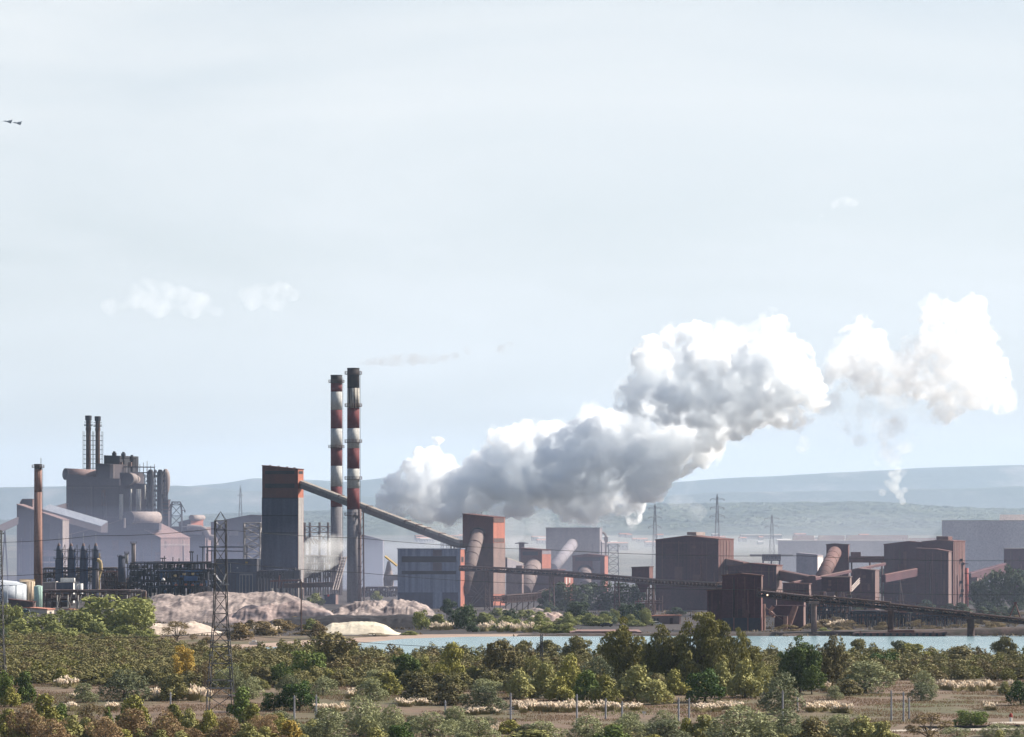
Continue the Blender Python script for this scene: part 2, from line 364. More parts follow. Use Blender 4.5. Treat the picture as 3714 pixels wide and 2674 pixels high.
# far bank on the right: a dark earth shore a little above the water
def bank(name, pts, m, back=14.0):
    vs = []; rows = []
    for i, (px, pyb, pyt) in enumerate(pts):
        D = depth(pyb); x = gx(px, D); hgt = (pyb - pyt) / FPX * D
        rows.append([(x, D, -0.3), (x, D + 1.2, hgt * 0.75), (x, D + 4, hgt), (x, D + back, hgt * 0.9), (x, D + back + 6, -0.3)])
    P = np.array(rows).transpose(1, 0, 2)
    xs = np.linspace(0, P.shape[1] - 1, 160); i0 = np.minimum(xs.astype(int), P.shape[1] - 2); t = (xs - i0)[None, :, None]
    P = P[:, i0] * (1 - t) + P[:, i0 + 1] * t
    P[1:4, :, 2] += 0.22 * fbm(P[1:4, :, 0], P[1:4, :, 1], 5.0, 3, 4); P[:, :, 1] += 1.2 * fbm(P[:, :, 0], P[:, :, 1] * 0 + 3, 14.0, 3, 2)
    return props(link(name, grid_mesh(name, P, m)), kind='structure')
bankm = surf('dark_bank', (0.075, 0.050, 0.045), (0.035, 0.030, 0.024), sc=(0.25, 0.25, 0.5), lo=0.4, hi=0.6, fine=1.0, var=0.35)
bank('bank_shore', [(1880, 2308, 2305), (2100, 2308, 2299), (2500, 2308, 2298), (2760, 2308, 2298), (3050, 2306, 2290), (3400, 2305, 2284), (3714, 2305, 2275), (4500, 2305, 2270)], bankm)

# hills: three ridges one behind the other, then the wooded plateau
def ridge(name, D, prof, m, seed, rough, slope=3.2, nx=420):
    xs = np.linspace(prof[0][0], prof[-1][0], nx)
    ys = np.interp(xs, [p[0] for p in prof], [p[1] for p in prof])
    v = np.linspace(0, 1, 26)
    X = gx(xs, D)[None, :] + 0 * v[:, None]
    top = H + (HY - ys) / FPX * D
    Hh = np.maximum(top, 5)[None, :]
    prof_v = np.where(v < 0.75, (v / 0.75) ** 1.25, np.cos((v - 0.75) / 0.25 * math.pi / 2) ** 0.6)[:, None]
    Y = D - slope * top.max() * (1 - v[:, None] / 0.75) + 0 * X
    Z = Hh * prof_v - 4
    Z = Z + Hh * rough * fbm(X, Y * 1.0, top.max() * 3.2, 5, seed) * np.clip(prof_v * 1.3, 0, 1)
    return props(link(name, grid_mesh(name, np.stack([X, Y, Z], -1), m)), kind='structure')
hillm = surf('hill_scrub', (0.055, 0.07, 0.060), (0.20, 0.18, 0.16), sc=(0.0022, 0.0022, 0.006), lo=0.55, hi=0.78, fine=0.02, var=0.3)
hd = lambda pts: [(x * 3714 / 2268, y * 3714 / 2268) for x, y in pts]
ridge('hills', 27500, hd([(-260, 1100), (0, 1098), (300, 1095), (420, 1080), (500, 1072), (560, 1061), (640, 1062), (760, 1066), (850, 1056), (960, 1060), (1200, 1078), (1400, 1080), (1520, 1070), (1640, 1062), (1750, 1056), (1900, 1046), (2060, 1037), (2268, 1030), (2550, 1022)]), hillm, 1, 0.09)
ridge('hills', 22500, hd([(-260, 1080), (0, 1077), (120, 1078), (250, 1080), (390, 1076), (440, 1077), (520, 1083), (640, 1090), (800, 1096), (1000, 1100), (1300, 1100), (1480, 1096), (1600, 1089), (1720, 1090), (1900, 1087), (2040, 1083), (2268, 1080), (2550, 1078)]), hillm, 2, 0.10)

forestm = surf('far_woodland', (0.018, 0.030, 0.022), (0.050, 0.062, 0.036), sc=(0.006, 0.006, 0.006), lo=0.38, hi=0.62, fine=0.03, var=0.35)
def plateau(D0, D1, prof, seed):
    nx, ny = 640, 150
    xs = np.linspace(-260, 3974, nx); v = np.linspace(0, 1, ny)
    ys = np.interp(xs, [p[0] for p in prof], [p[1] for p in prof]) + 3.0 * fbm(xs, xs * 0, 300, 3, seed)
    top = H + (HY - ys) / FPX * D1
    Y = D0 + (D1 - D0) * v[:, None] * 1.08 + 0 * xs[None, :]
    X = gx(xs[None, :], Y)
    rise = np.clip(v / 0.92, 0, 1)[:, None]
    rise = rise ** 1.15
    Z = 22 + (top[None, :] - 22) * rise
    big = fbm(X, Y, 650, 3, seed + 3); Z = Z + big * 13 * rise
    c1 = np.abs(fbm(X, Y, 40, 2, seed + 5)); c2 = fbm(X, Y, 140, 2, seed + 8)
    Z = Z + (13 - 22 * c1) * np.clip(c2 + 0.75, 0.1, 1) * np.clip(rise * 4, 0, 1)
    Z[0, :] = 18; Z[-1, :] = -2
    return Z, np.stack([X, Y, Z], -1)
Zp, P_ = plateau(10800, 15000, [(-260, 1905), (0, 1896), (600, 1884), (900, 1866), (1500, 1862), (2100, 1850), (2400, 1832), (2900, 1829), (3300, 1838), (3714, 1848), (3974, 1850)], 3)
props(link('forest', grid_mesh('forest', P_, forestm, smooth=False)), 'blue-green woodland covering the low plateau behind the whole plant', 'woodland', kind='stuff')

# ---------------------------------------------------------------- spoil heaps and sand
def mound(name, label, prof, Dc, depth_r, m, rough=0.6, rs=6.0, seed=1, group=None, nx=150, ny=46, cat='spoil heap', sharp=1.0):
    xs = np.linspace(gx(prof[0][0], Dc), gx(prof[-1][0], Dc), nx)
    hs = np.interp(xs, [gx(p[0], Dc) for p in prof], [H + (HY - p[1]) / FPX * Dc for p in prof])
    v = np.linspace(-1, 1, ny)[:, None]
    X = xs[None, :] + 0 * v; Y = Dc + v * depth_r + 0 * X
    edge = np.clip(np.minimum(np.arange(nx), np.arange(nx)[::-1]) / (nx * 0.05), 0, 1)[None, :]
    f = np.clip(1 - np.abs(v) ** 1.6, 0, 1) ** sharp
    hs = np.maximum(hs, 0.0)[None, :]
    nz = fbm(X, Y, rs, 5, seed)
    nr = -np.abs(fbm(X, Y, rs * 1.7, 4, seed + 2)) + 0.25
    Z = hs * f + (nz * rough * 1.2 + nr * rough * 3.0 - (np.abs(fbm(X, Y * .22, 2.6, 3, seed + 5)) - .2) * rough * .8) * np.clip(hs * f / 2.2, 0, 1) * edge
    Z = np.where(f <= 0.001, -0.4, Z)
    Z[0, :] = -0.4; Z[-1, :] = -0.4; Z[:, 0] = -0.4; Z[:, -1] = -0.4
    P = np.stack([X, Y, Z], -1); c = Vector((float(xs.mean()), Dc, 0)); P = P - np.array(c)
    o = link(name, grid_mesh(name, P, m)); o.location = c
    return props(o, label, cat, group)
HG = 'heaps on the far shore'
mound('spoil_heap', 'large pinkish grey spoil heap behind the lattice pylon', [(502, 2258), (525, 2200), (548, 2170), (600, 2156), (680, 2151), (760, 2152), (900, 2153), (1000, 2155), (1050, 2161), (1105, 2178), (1150, 2200), (1200, 2230), (1230, 2256)], 1285, 40, spoil, 0.9, 9, 1, HG, nx=220)
mound('spoil_heap', 'dark-gashed lower front of the grey spoil beside the lattice pylon', [(800, 2262), (830, 2225), (900, 2192), (960, 2186), (1010, 2200), (1040, 2190), (1080, 2184), (1130, 2205), (1190, 2222), (1230, 2258)], 1248, 16, surf('gashed_spoil', (0.30, 0.225, 0.205), (0.055, 0.045, 0.055), sc=(0.09, 0.09, 0.2), lo=0.42, hi=0.56, fine=0.8, var=0.3), 0.9, 7, 8, HG)
mound('spoil_heap', 'jagged pink-grey spoil heap at the foot of the striped chimney and blue shed', [(1190, 2235), (1235, 2205), (1300, 2188), (1345, 2183), (1400, 2190), (1450, 2182), (1500, 2186), (1535, 2202), (1565, 2218), (1590, 2236)], 1325, 26, spoil, 1.1, 5, 12, HG)
mound('spoil_heap', 'low black-purple heap lying in front of the pink-grey spoil', [(860, 2290), (930, 2262), (1010, 2246), (1100, 2238), (1250, 2234), (1420, 2232), (1530, 2232), (1600, 2240), (1660, 2262), (1690, 2288)], 1180, 14, spoil_dk, 0.35, 6, 22, HG, nx=180)
mound('sand_heap', 'smooth pale yellow sand heap on the beach by the lagoon', [(1160, 2305), (1178, 2276), (1205, 2262), (1250, 2258), (1310, 2256), (1360, 2258), (1395, 2268), (1430, 2290), (1462, 2304)], 1108, 12, sandm, 0.25, 4, 31, HG, cat='sand heap')
mound('sand_heap', 'cream sand heap left of the lattice pylon below the big spoil', [(500, 2300), (520, 2270), (545, 2264), (590, 2268), (640, 2262), (690, 2254), (725, 2264), (760, 2276), (790, 2290), (805, 2312)], 1110, 16, surf('cream_sand', (0.50, 0.41, 0.33), (0.36, 0.28, 0.24), sc=(0.1, 0.1, 0.2), fine=0.6), 0.4, 4, 35, HG, cat='sand heap')
mound('spoil_heap', 'whitish rubble heap in front of the orange transfer tower', [(1760, 2240), (1785, 2222), (1815, 2213), (1870, 2222), (1900, 2216), (1950, 2211), (1975, 2216), (2000, 2240)], 1330, 12, spoil, 0.8, 3, 41, HG, nx=90)
mound('spoil_heap', 'small brown and cream rubble heap below the dark truss bridge pier', [(1880, 2266), (1920, 2240), (1960, 2232), (2010, 2222), (2040, 2236), (2065, 2258)], 1262, 10, surf('rubble', (0.42, 0.33, 0.28), (0.24, 0.16, 0.14), sc=(0.25, 0.25, 0.3), fine=0.9, var=0.3), 0.7, 3, 45, HG, nx=80)
# ================================================================ BUILDINGS
class Bld:
    """hall whose front outline (top edge, left to right, in photo pixels) stands on the plane through its right front corner at depth D,
    turned by phi so that its right end shows up to column xr"""
    ALL = []
    def __init__(s, name, label, cat, top, D, phi, xr, wall, roof=None, end=None, group=None, zb=0.0, eave=0.25, length=None):
        s.D, s.phi, s.zb = D, R(phi), zb; Bld.ALL.append(s)
        xc = top[-1][0]; s.X0 = gx(xc, D)
        s.u = Vector((-math.cos(s.phi), math.sin(s.phi), 0)); s.v = Vector((math.sin(s.phi), math.cos(s.phi), 0))
        k = (xr - CX) / FPX
        s.L = length or (k * D - s.X0) / (math.sin(s.phi) - k * math.cos(s.phi))
        s.root = thing(name, label, cat, (s.X0, D, zb), group)
        pts = [s.F(x, y) for x, y in top]; s.pts = pts
        base = [Vector((p.x, p.y, zb)) for p in (pts[-1], pts[0])]
        wall = wall; end = end or wall
        e = s.v * s.L
        m = MB(); poly = pts + base
        m.add(poly, [tuple(range(len(poly)))]); m.add([p + e for p in poly], [tuple(range(len(poly)))[::-1]])
        m.add([pts[0], base[1], base[1] + e, pts[0] + e], [(0, 1, 2, 3)])
        s.wall = m.build('front_wall', wall, s.root)
        m = MB(); m.add([pts[-1], base[0], base[0] + e, pts[-1] + e], [(0, 1, 2, 3)]); s.end = m.build('end_wall', end, s.root)
        m = MB()
        for a, b in zip(pts[:-1], pts[1:]):
            ax = (b - a).normalized(); nrm = ax.cross(s.v); nrm = nrm if nrm.z > 0 else -nrm
            a2 = a - ax * (eave if a is pts[0] else 0); b2 = b + ax * (eave if b is pts[-1] else 0)
            q = [a2 - s.v * eave, b2 - s.v * eave, b2 + s.v * (s.L + eave), a2 + s.v * (s.L + eave)]
            m.hexa([p + nrm * 0.003 for p in q], [p + nrm * 0.33 for p in q])
        s.roof = m.build('roof', roof or wall, s.root)
    def F(s, px, py, off=0.0):
        k = (px - CX) / FPX; n = s.v * -1
        X0, D0 = s.X0 + n.x * off, s.D + n.y * off
        t = (X0 - k * D0) / (math.cos(s.phi) + k * math.sin(s.phi))
        Y = D0 + t * math.sin(s.phi)
        return Vector((k * Y, Y, H + (HY - py) / FPX * Y))
    def E(s, px, py, off=0.0):                       # on the right end wall
        k = (px - CX) / FPX; n = s.u * -1
        X0, D0 = s.X0 + n.x * off, s.D + n.y * off
        t = (k * D0 - X0) / (math.sin(s.phi) - k * math.cos(s.phi))
        Y = D0 + t * math.cos(s.phi)
        return Vector((k * Y, Y, H + (HY - py) / FPX * Y))
    def band(s, x0, x1, y0, y1, m, name='louvre', out=0.12, where='F', label=None):
        f = s.F if where == 'F' else s.E
        c = [(x0, y1), (x1, y1), (x1, y0), (x0, y0)]
        q = [f(x, y, -0.05) for x, y in c]; q2 = [f(x, y, out) for x, y in c]
        return MB().hexa(q, q2).build(name, m, (s.wall if where == 'F' else s.end) if name in ('louvre', 'window', 'door', 'wall_panel', 'opening') else s.root, label=label)
    def part(s, mb, name, m, smooth=False, label=None): return mb.build(name, m, s.root, smooth, label)
def Z(v, pts): return [v(*p) for p in pts]

def portal(b, cx, cy_, rw, rh, m, thick=0.18, out=1.2, where='F'):   # arched hood round the mouth of a tube gallery, in photo pixels
    f = b.F if where == 'F' else b.E; n = 12; mb = MB()
    for i in range(n):
        a0, a1 = math.pi * i / n, math.pi * (i + 1) / n
        q = []
        for off in (-0.05, out):
            q.append([f(cx + math.cos(a) * rw * s_, cy_ - math.sin(a) * rh * s_, off) for a, s_ in ((a0, 1), (a1, 1), (a1, 1 + thick), (a0, 1 + thick))])
        mb.hexa(q[0], q[1])
    b.part(mb, 'arched_hood', m)
    q = [f(cx + math.cos(math.pi * i / n) * rw, cy_ - math.sin(math.pi * i / n) * rh, 0.06) for i in range(n + 1)]
    b.part(MB().slab(q, b.v * 0.05 if where == 'F' else b.u * 0.05), 'opening', louvre)

def weather(b, x0, x1, y0, y1, mats, n, seed, where='F', kinds='seam seam seam patch patch girt pipe door'.split()):
    """joints, patches, pipes and small doors on a big sheet wall (photo pixels)"""
    r = random.Random(seed); X = sorted((x0, x1)); w, h_ = x1 - x0, y1 - y0
    for i in range(n):
        k = kinds[i % len(kinds)]; m = mats[r.randrange(len(mats))]; x = r.uniform(x0 + 2, x1 - 8); y = r.uniform(y0 + 2, y1 - 8)
        o = .055 + .004 * i
        if k == 'seam': b.band(x, x + r.uniform(1.2, 2.4), y0 + 1, y1, m, 'wall_seam', o, where)
        elif k == 'patch': b.band(x, min(x1 - 1, x + r.uniform(5, max(6, w * .16))), y, min(y1, y + r.uniform(8, h_ * .5)), m, 'wall_patch', o, where)
        elif k == 'girt': b.band(x0 + 1, x1 - 1, y, y + 1.6, m, 'girt', o, where)
        elif k == 'door': b.band(x, x + r.uniform(5, 8), y1 - r.uniform(9, 14), y1, m, 'door', o, where)
        elif k == 'window': b.band(x, x + r.uniform(3, 6), y, y + r.uniform(2.5, 4), m, 'window', o, where)
        else:
            f = b.F if where == 'F' else b.E
            MB().cyl(f(x, y, .5), f(x, y1, .5), .28, n=8).build('wall_pipe', m, b.root, True)

def tube(name, label, p0, p1, r, m, ring=6, group=None, cat='conveyor gallery', ringm=None):
    """round conveyor gallery from p0 (low) to p1 (high) with ring ribs and small window boxes"""
    p0, p1 = Vector(p0), Vector(p1); root = thing(name, label, cat, p0, group)
    MB().cyl(p0, p1, r, n=28).build('tube_shell', m, root, True)
    mb = MB(); d = p1 - p0
    for i in range(1, ring):
        c = p0 + d * (i / ring); e = d.normalized() * (r * 0.05)
        mb.cyl(c - e, c + e, r * 1.035, n=28)
    mb.build_each('ring_rib', ringm or rust, root, True)
    n = max(2, int(d.length / 18)); mb = MB()
    return root

def chimney(name, label, px, D, ytop, ybase, wtop, wbase, bands, platforms, group=None, ladder=True, cat='chimney', rim=None):
    zt = H + (HY - ytop) / FPX * D; X = gx(px, D); rt = wtop / 2 / FPX * D; rb = wbase / 2 / FPX * D
    root = thing(name, label, cat, (X, D, 0), group)
    rad = lambda z: rb + (rt - rb) * max(0, z) / zt
    prev = zt; ys = [H + (HY - y) / FPX * D for y, _ in bands] ; ys[-1] = 0.0
    for (y, m), zz in zip(bands, ys):
        MB().cyl((X, D, zz), (X, D, prev - 0.004), rad(zz), rad(prev), n=40).build('band', m, root, True)
        prev = zz
    MB().lathe((X, D, zt - 0.35), [(rt * 1.03, 0), (rt * 1.05, 0.5), (rt * 0.8, 0.52)], 32).build('rim', rim or chblack, root)
    for py in platforms:
        zz = H + (HY - py) / FPX * D; r = rad(zz); mb = MB()
        mb.lathe((X, D, zz - 0.15), [(r + 0.02, 0), (r + 1.15, 0), (r + 1.15, 0.18), (r + 0.02, 0.18)], 28)
        for i in range(16):
            a = i / 16 * 2 * math.pi; p = Vector((X + math.cos(a) * (r + 1.1), D + math.sin(a) * (r + 1.1), zz))
            mb.bar(p, p + Vector((0, 0, 1.2)), 0.09)
            a2 = (i + 1) / 16 * 2 * math.pi; p2 = Vector((X + math.cos(a2) * (r + 1.1), D + math.sin(a2) * (r + 1.1), zz))
            mb.bar(p + Vector((0, 0, 1.2)), p2 + Vector((0, 0, 1.2)), 0.09); mb.bar(p + Vector((0, 0, .6)), p2 + Vector((0, 0, .6)), 0.06)
        mb.build('platform', rust, root)
    if ladder:
        mb = MB(); a = R(-20); dx, dy = math.cos(a), math.sin(a)
        f = lambda z, s: Vector((X + dx * (rad(z) + 0.55) - dy * s, D + dy * (rad(z) + 0.55) + dx * s, z))
        mb.bar(f(2, -.3), f(zt - 1, -.3), .08); mb.bar(f(2, .3), f(zt - 1, .3), .08)
        z_ = 2.0
        while z_ < zt - 1.2: mb.bar(f(z_, -.3), f(z_, .3), .05); z_ += 0.9
        z_ = 4.0
        while z_ < zt - 1.2: mb.bar(Vector((X + dx * rad(z_) * .9, D + dy * rad(z_) * .9, z_)), f(z_, 0), .07); z_ += 6
        mb.build('ladder', rust, root)
    return root

def lattice(name, label, cat, X, D, levels, t, group=None, m=None, arms=(), peak=None, yaw=0.0, brace=True, panels=None):
    """lattice mast: levels = [(z, half width)], one leg mesh per corner, bracing, cross arms = [(z, half length)]"""
    m = m or farsteel; root = thing(name, label, cat, (X, D, 0), group)
    c_, s_ = math.cos(yaw), math.sin(yaw)
    cor = lambda i, z, w: Vector((X + (w * c_ * (1, -1, -1, 1)[i] - w * s_ * (1, 1, -1, -1)[i]), D + (w * s_ * (1, -1, -1, 1)[i] + w * c_ * (1, 1, -1, -1)[i]), z))
    zs = [l[0] for l in levels]; ws = [l[1] for l in levels]
    wid = lambda z: float(np.interp(z, zs, ws))
    for i in range(4):
        MB().path([cor(i, z, w) for z, w in levels], t * 0.75, 5).build('leg', m, root)
    mb = MB(); z = zs[0]; k = 0
    while z < zs[-1] - 0.3:
        w = wid(z); step = panels or max(w * 1.9, 1.2); z2 = min(zs[-1], z + step); w2 = wid(z2)
        for i in range(4):
            j = (i + 1) % 4
            if k % 2: mb.bar(cor(i, z, w), cor(j, z2, w2), t * .75)
            else: mb.bar(cor(j, z, w), cor(i, z2, w2), t * .75)
            mb.bar(cor(i, z2, w2), cor(j, z2, w2), t * .7)
        z = z2; k += 1
    if peak:
        for i in range(4): mb.bar(cor(i, zs[-1], ws[-1]), Vector((X, D, peak)), t * .7)
    mb.build('bracing', m, root)
    for za_, hl in arms:
        mb = MB(); w = wid(za_)
        for sd_ in (-1, 1):
            tip = Vector((X + sd_ * hl * c_, D + sd_ * hl * s_, za_ + 0.3))
            for i in ((0, 3) if sd_ > 0 else (1, 2)):
                mb.bar(cor(i, za_, w), tip, t * .8); mb.bar(cor(i, min(zs[-1], za_ + w * 1.3 + .6), wid(za_ + w * 1.3 + .6)), tip, t * .7)
            mb.cyl(tip, tip - Vector((0, 0, hl * .28)), t * 1.1, n=6)
        mb.build('cross_arm', m, root)
    return root

# ---- tall dark transfer tower with orange top (left of the chimneys)
T = z2
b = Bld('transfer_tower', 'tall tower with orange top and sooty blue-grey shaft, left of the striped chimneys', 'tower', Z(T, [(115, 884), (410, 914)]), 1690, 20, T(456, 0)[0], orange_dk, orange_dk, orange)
b.band(*[T(x, 0)[0] for x in (140, 382)], T(0, 925)[1], T(0, 952)[1], louvre)
b.band(*[T(x, 0)[0] for x in (140, 382)], T(0, 1030)[1], T(0, 1066)[1], louvre)
b.band(*[T(x, 0)[0] for x in (417, 450)], T(0, 928)[1], T(0, 950)[1], louvre, where='E')
b.band(T(112, 0)[0], T(408, 0)[0], T(0, 1146)[1], 2175, bluedk, 'lower_cladding', 0.22)
b.band(T(414, 0)[0], T(455, 0)[0], T(0, 1146)[1], 2175, concrete_gy, 'end_cladding', 0.22, 'E')
mb = MB(); P = b.F
mb.hexa([b.F(*T(x, y), 0.1) for x, y in ((108, 1430), (122, 1430), (122, 1990), (100, 1990))], [b.F(*T(x, y), 1.6) for x, y in ((112, 1430), (120, 1430), (120, 1990), (96, 1990))])
b.part(mb, 'buttress', bluedk)
mb = MB()
for y in (1146, 1290, 1432): mb.hexa([b.F(*T(x, yy), .2) for x, yy in ((112, y), (409, y), (409, y + 8), (112, y + 8))], [b.F(*T(x, yy), .5) for x, yy in ((112, y), (409, y), (409, y + 8), (112, y + 8))])
mb.build_each('ledge', dark, b.root)
mb = MB()
for x in (160, 230, 300, 360): p = b.F(*T(x, 886 + (x - 115) * .1)); mb.box(p + b.v * 3 + Vector((0, 0, .5)), (.9, .9, .7))
mb.build_each('roof_vent', rust, b.roof)

# ---- long inclined conveyor between the two towers
root = thing('inclined_conveyor', 'long inclined conveyor bridge sloping down from the tall tower to the orange tower', 'conveyor', at(*T(436, 1030), 1700))
p0, p1 = at(*T(436, 1030), 1694), at(*T(1764, 1532), 1512)
dv = (p1 - p0); sv = Vector((-dv.y, dv.x, 0)).normalized() * 1.5; up = Vector((0, 0, 1))
q = lambda p, z0_, z1_: [p - sv + up * z0_, p + sv + up * z0_, p + sv + up * z1_, p - sv + up * z1_]
MB().hexa(q(p0, -2.0, .45), q(p1, -1.9, .45)).build('gallery', surf('gallery_side', (0.125, 0.115, 0.115), (0.09, 0.082, 0.085), sc=(0.4, 0.4, 0.4)), root)
mb = MB(); mb.hexa([p0 - sv * 1.1 + up * .46, p0 + sv * 1.1 + up * .46, p0 + sv * .75 + up * 1.5, p0 - sv * .75 + up * 1.5], [p1 - sv * 1.1 + up * .46, p1 + sv * 1.1 + up * .46, p1 + sv * .75 + up * 1.5, p1 - sv * .75 + up * 1.5])
mb.build('gallery_roof', walkway, root)
mb = MB()
for i in (8, 13.5, 20.5, 22.5, 24.0, 26.5): c = p0 + dv * (i / 30); mb.hexa([c - sv * 1.2 + up * .4, c + sv * 1.2 + up * .4, c + sv * .9 + up * 1.75, c - sv * .9 + up * 1.75], [c + dv * .006 - sv * 1.2 + up * .4, c + dv * .006 + sv * 1.2 + up * .4, c + dv * .006 + sv * .9 + up * 1.75, c + dv * .006 - sv * .9 + up * 1.75])
mb.build_each('roof_band', concrete, root)
for xx, yy, hw in ((965, 1262, 1.3), (1690, 1500, .9)):
    tfr = (xx - 436) / (1764 - 436); c = p0 + dv * tfr; mb = MB()
    for s_ in (-1, 1):
        for s2 in (-.9, .9):
            a = Vector((c.x + s_ * hw * .75, c.y + s2 * 1.5, c.z - 1.9)); mb.bar(a, Vector((c.x + s_ * hw, c.y + s2 * 2, 0)), .5)
    z_ = 3.0
    while z_ < c.z - 6:
        mb.bar(Vector((c.x - hw, c.y - 1.7, z_)), Vector((c.x + hw, c.y - 1.7, z_ + 4)), .18); z_ += 4
    mb.build('trestle', rust, root)

# ---- the two striped chimneys
yb = 2186
chimney('striped_chimney', 'nearer and taller red and white striped chimney with a soot-black top', T(865, 0)[0], 1600, T(0, 83)[1], yb, 44.0, 46.5,
        [(T(0, y)[1], m) for y, m in ((245, chblack), (408, chsoot), (575, chred), (740, chwhite), (908, chred), (1070, chwhite), (1243, chred), (1990, chgrey))],
        [T(0, y)[1] for y in (130, 396, 692, 995, 1292)], 'striped chimneys')
chimney('striped_chimney', 'rear and shorter red and white striped chimney with clean white bands', T(726, 0)[0], 1800, T(0, 140)[1], yb, 41.5, 42.5,
        [(T(0, y)[1], m) for y, m in ((205, chblack), (275, chred), (425, chwhite), (578, chred), (733, chwhite), (885, chred), (1055, chwhite), (1222, chred), (1990, chgrey))],
        [T(0, y)[1] for y in (198, 735)], 'striped chimneys')
# riser pipe beside the near chimney
root = thing('riser_pipe', 'thin brown riser pipe standing at the right foot of the near chimney', 'pipe', (gx(T(918, 0)[0], 1597), 1597, 0))
MB().cyl((root.location.x, 1597, 0), at(*T(918, 1240), 1597), 0.7, n=12).build('pipe', concrete, root, True)
mb = MB()
for z_ in (8, 16, 24, 31): mb.lathe((root.location.x, 1597, z_), [(0.7, 0), (1.0, 0), (1.0, .3), (.7, .3)], 12)
mb.build_each('flange', rust, root)

# ---- blue-grey shed
b = Bld('blue_shed', 'blue-grey corrugated shed with two dark louvre strips, by the spoil heap', 'shed', Z(z3, [(322, 549), (840, 550)]), 1473, 13, z3(873, 0)[0], bluemetal, bluemetal, orange)
X3 = lambda x: z3(x, 0)[0]; Y3 = lambda y: z3(0, y)[1]
b.band(X3(355), X3(803), Y3(608), Y3(657), louvre); b.band(X3(355), X3(803), Y3(728), Y3(756), louvre)
b.band(X3(612), X3(686), Y3(556), Y3(606), brownpanel, 'wall_panel', .08, label='faded brown panel'); b.band(X3(612), X3(686), Y3(659), Y3(726), brownpanel, 'wall_panel', .08, label='faded brown panel')
b.band(X3(326), X3(838), Y3(905), Y3(1052), bluedk, 'plinth', .1); b.band(X3(612), X3(690), Y3(900), Y3(1052), bluemetal, 'door', .16, label='paler sheet door')
b.band(X3(326), X3(345), Y3(552), Y3(903), bluemetal, 'corner_trim', .2); b.band(X3(822), X3(839), Y3(552), Y3(1052), bluemetal, 'corner_trim', .2)
b.band(X3(848), X3(856), Y3(612), Y3(655), louvre, 'window', .1, 'E'); b.band(X3(858), X3(865), Y3(612), Y3(655), louvre, 'window', .1, 'E')
q = [b.E(X3(840), Y3(552)), b.E(X3(873), Y3(575)), b.E(X3(853), Y3(548))]

# ---- tall orange tower with a round gallery climbing into it
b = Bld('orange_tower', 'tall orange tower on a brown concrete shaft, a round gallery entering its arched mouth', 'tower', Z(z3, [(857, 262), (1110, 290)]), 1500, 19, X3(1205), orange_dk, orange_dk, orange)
b.band(X3(856), X3(1109), Y3(502), Y3(1045), rust, 'lower_cladding', .15); b.band(X3(1111), X3(1208), Y3(498), Y3(918), concrete, 'shaft_cladding', .15, 'E')  # shadow on the concrete shaft's front put in as a darker rust colour
b.band(X3(1113), X3(1200), Y3(296), Y3(330), rust, 'louvre', .12, 'E'); b.band(X3(1114), X3(1201), Y3(460), Y3(494), rust, 'louvre', .12, 'E')
b.band(X3(1111), X3(1208), Y3(1012), Y3(1045), louvre, 'opening', .1, 'E')
portal(b, *z3(980, 425), 57 * K, 50 * K, rust, .2, 1.6)
mb = MB()
for x in (905, 925, 945, 1000): p = b.F(*z3(x, 262 + (x - 857) * .1)); mb.bar(p + b.v * 2, p + b.v * 2 + Vector((0, 0, 1.6)), .1)
mb.build_each('lightning_rod', dark, b.roof)
mb = MB()
for i in range(3):
    p, q_ = b.F(*z3(870 + i * 20, 1045), .4), b.F(*z3(1090 - i * 8, 760 + i * 60), .4); mb.bar(p, q_, .25)
    p, q_ = b.F(*z3(880 + i * 10, 780 + i * 80), .4), b.F(*z3(1090, 1030 - i * 40), .4); mb.bar(p, q_, .2)
b.part(mb, 'brace', rust)
tube('tube_gallery', 'dusty grey-brown round gallery rising behind the blue shed into the orange tower', at(*z3(858, 890), 1480), at(*z3(985, 420), 1501), 55 * K / FPX * 1490, tubemat, 5, 'round conveyor galleries')

# ---- second, lower orange tower with its round gallery
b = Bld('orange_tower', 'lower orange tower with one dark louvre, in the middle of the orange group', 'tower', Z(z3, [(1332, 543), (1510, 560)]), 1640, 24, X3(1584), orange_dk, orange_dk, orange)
b.band(X3(1350), X3(1476), Y3(568), Y3(600), louvre); b.band(X3(1331), X3(1509), Y3(712), Y3(960), ore, 'lower_cladding', .15)
b.band(X3(1511), X3(1584), Y3(555), Y3(590), greyhall, 'grey_strip', .12, 'E'); b.band(X3(1511), X3(1584), Y3(706), Y3(960), rust, 'shaft_cladding', .15, 'E')
portal(b, *z3(1436, 705), 56 * K, 45 * K, orange_dk, .2, 1.4)
tube('tube_gallery', 'brownish round gallery curving up into the lower orange tower', at(*z3(1352, 905), 1606), at(*z3(1441, 690), 1641), 66 * K / FPX * 1640, tubemat, 4, 'round conveyor galleries')
b = Bld('orange_annex', 'low orange annex with two white stripes on its end, under the dark truss bridge', 'annex', Z(z3, [(1562, 752), (1695, 756)]), 1600, 26, X3(1767), orange_dk, ore_roof, orange)
b.band(X3(1708), X3(1716), Y3(785), Y3(838), white, 'white_stripe', .1, 'E'); b.band(X3(1735), X3(1742), Y3(785), Y3(838), white, 'white_stripe', .1, 'E')
b = Bld('dark_annex', 'dark flat-roofed annex with a pinkish roof right of the round gallery', 'annex', Z(z3, [(1455, 722), (1640, 722)]), 1625, 25, X3(1700), ore, ore_roof, ore)
b = Bld('rust_annex', 'low dusty pink-brown wall block between the two orange towers', 'annex', Z(z3, [(1215, 690), (1345, 690)]), 1600, 18, X3(1360), concrete, concrete, concrete)
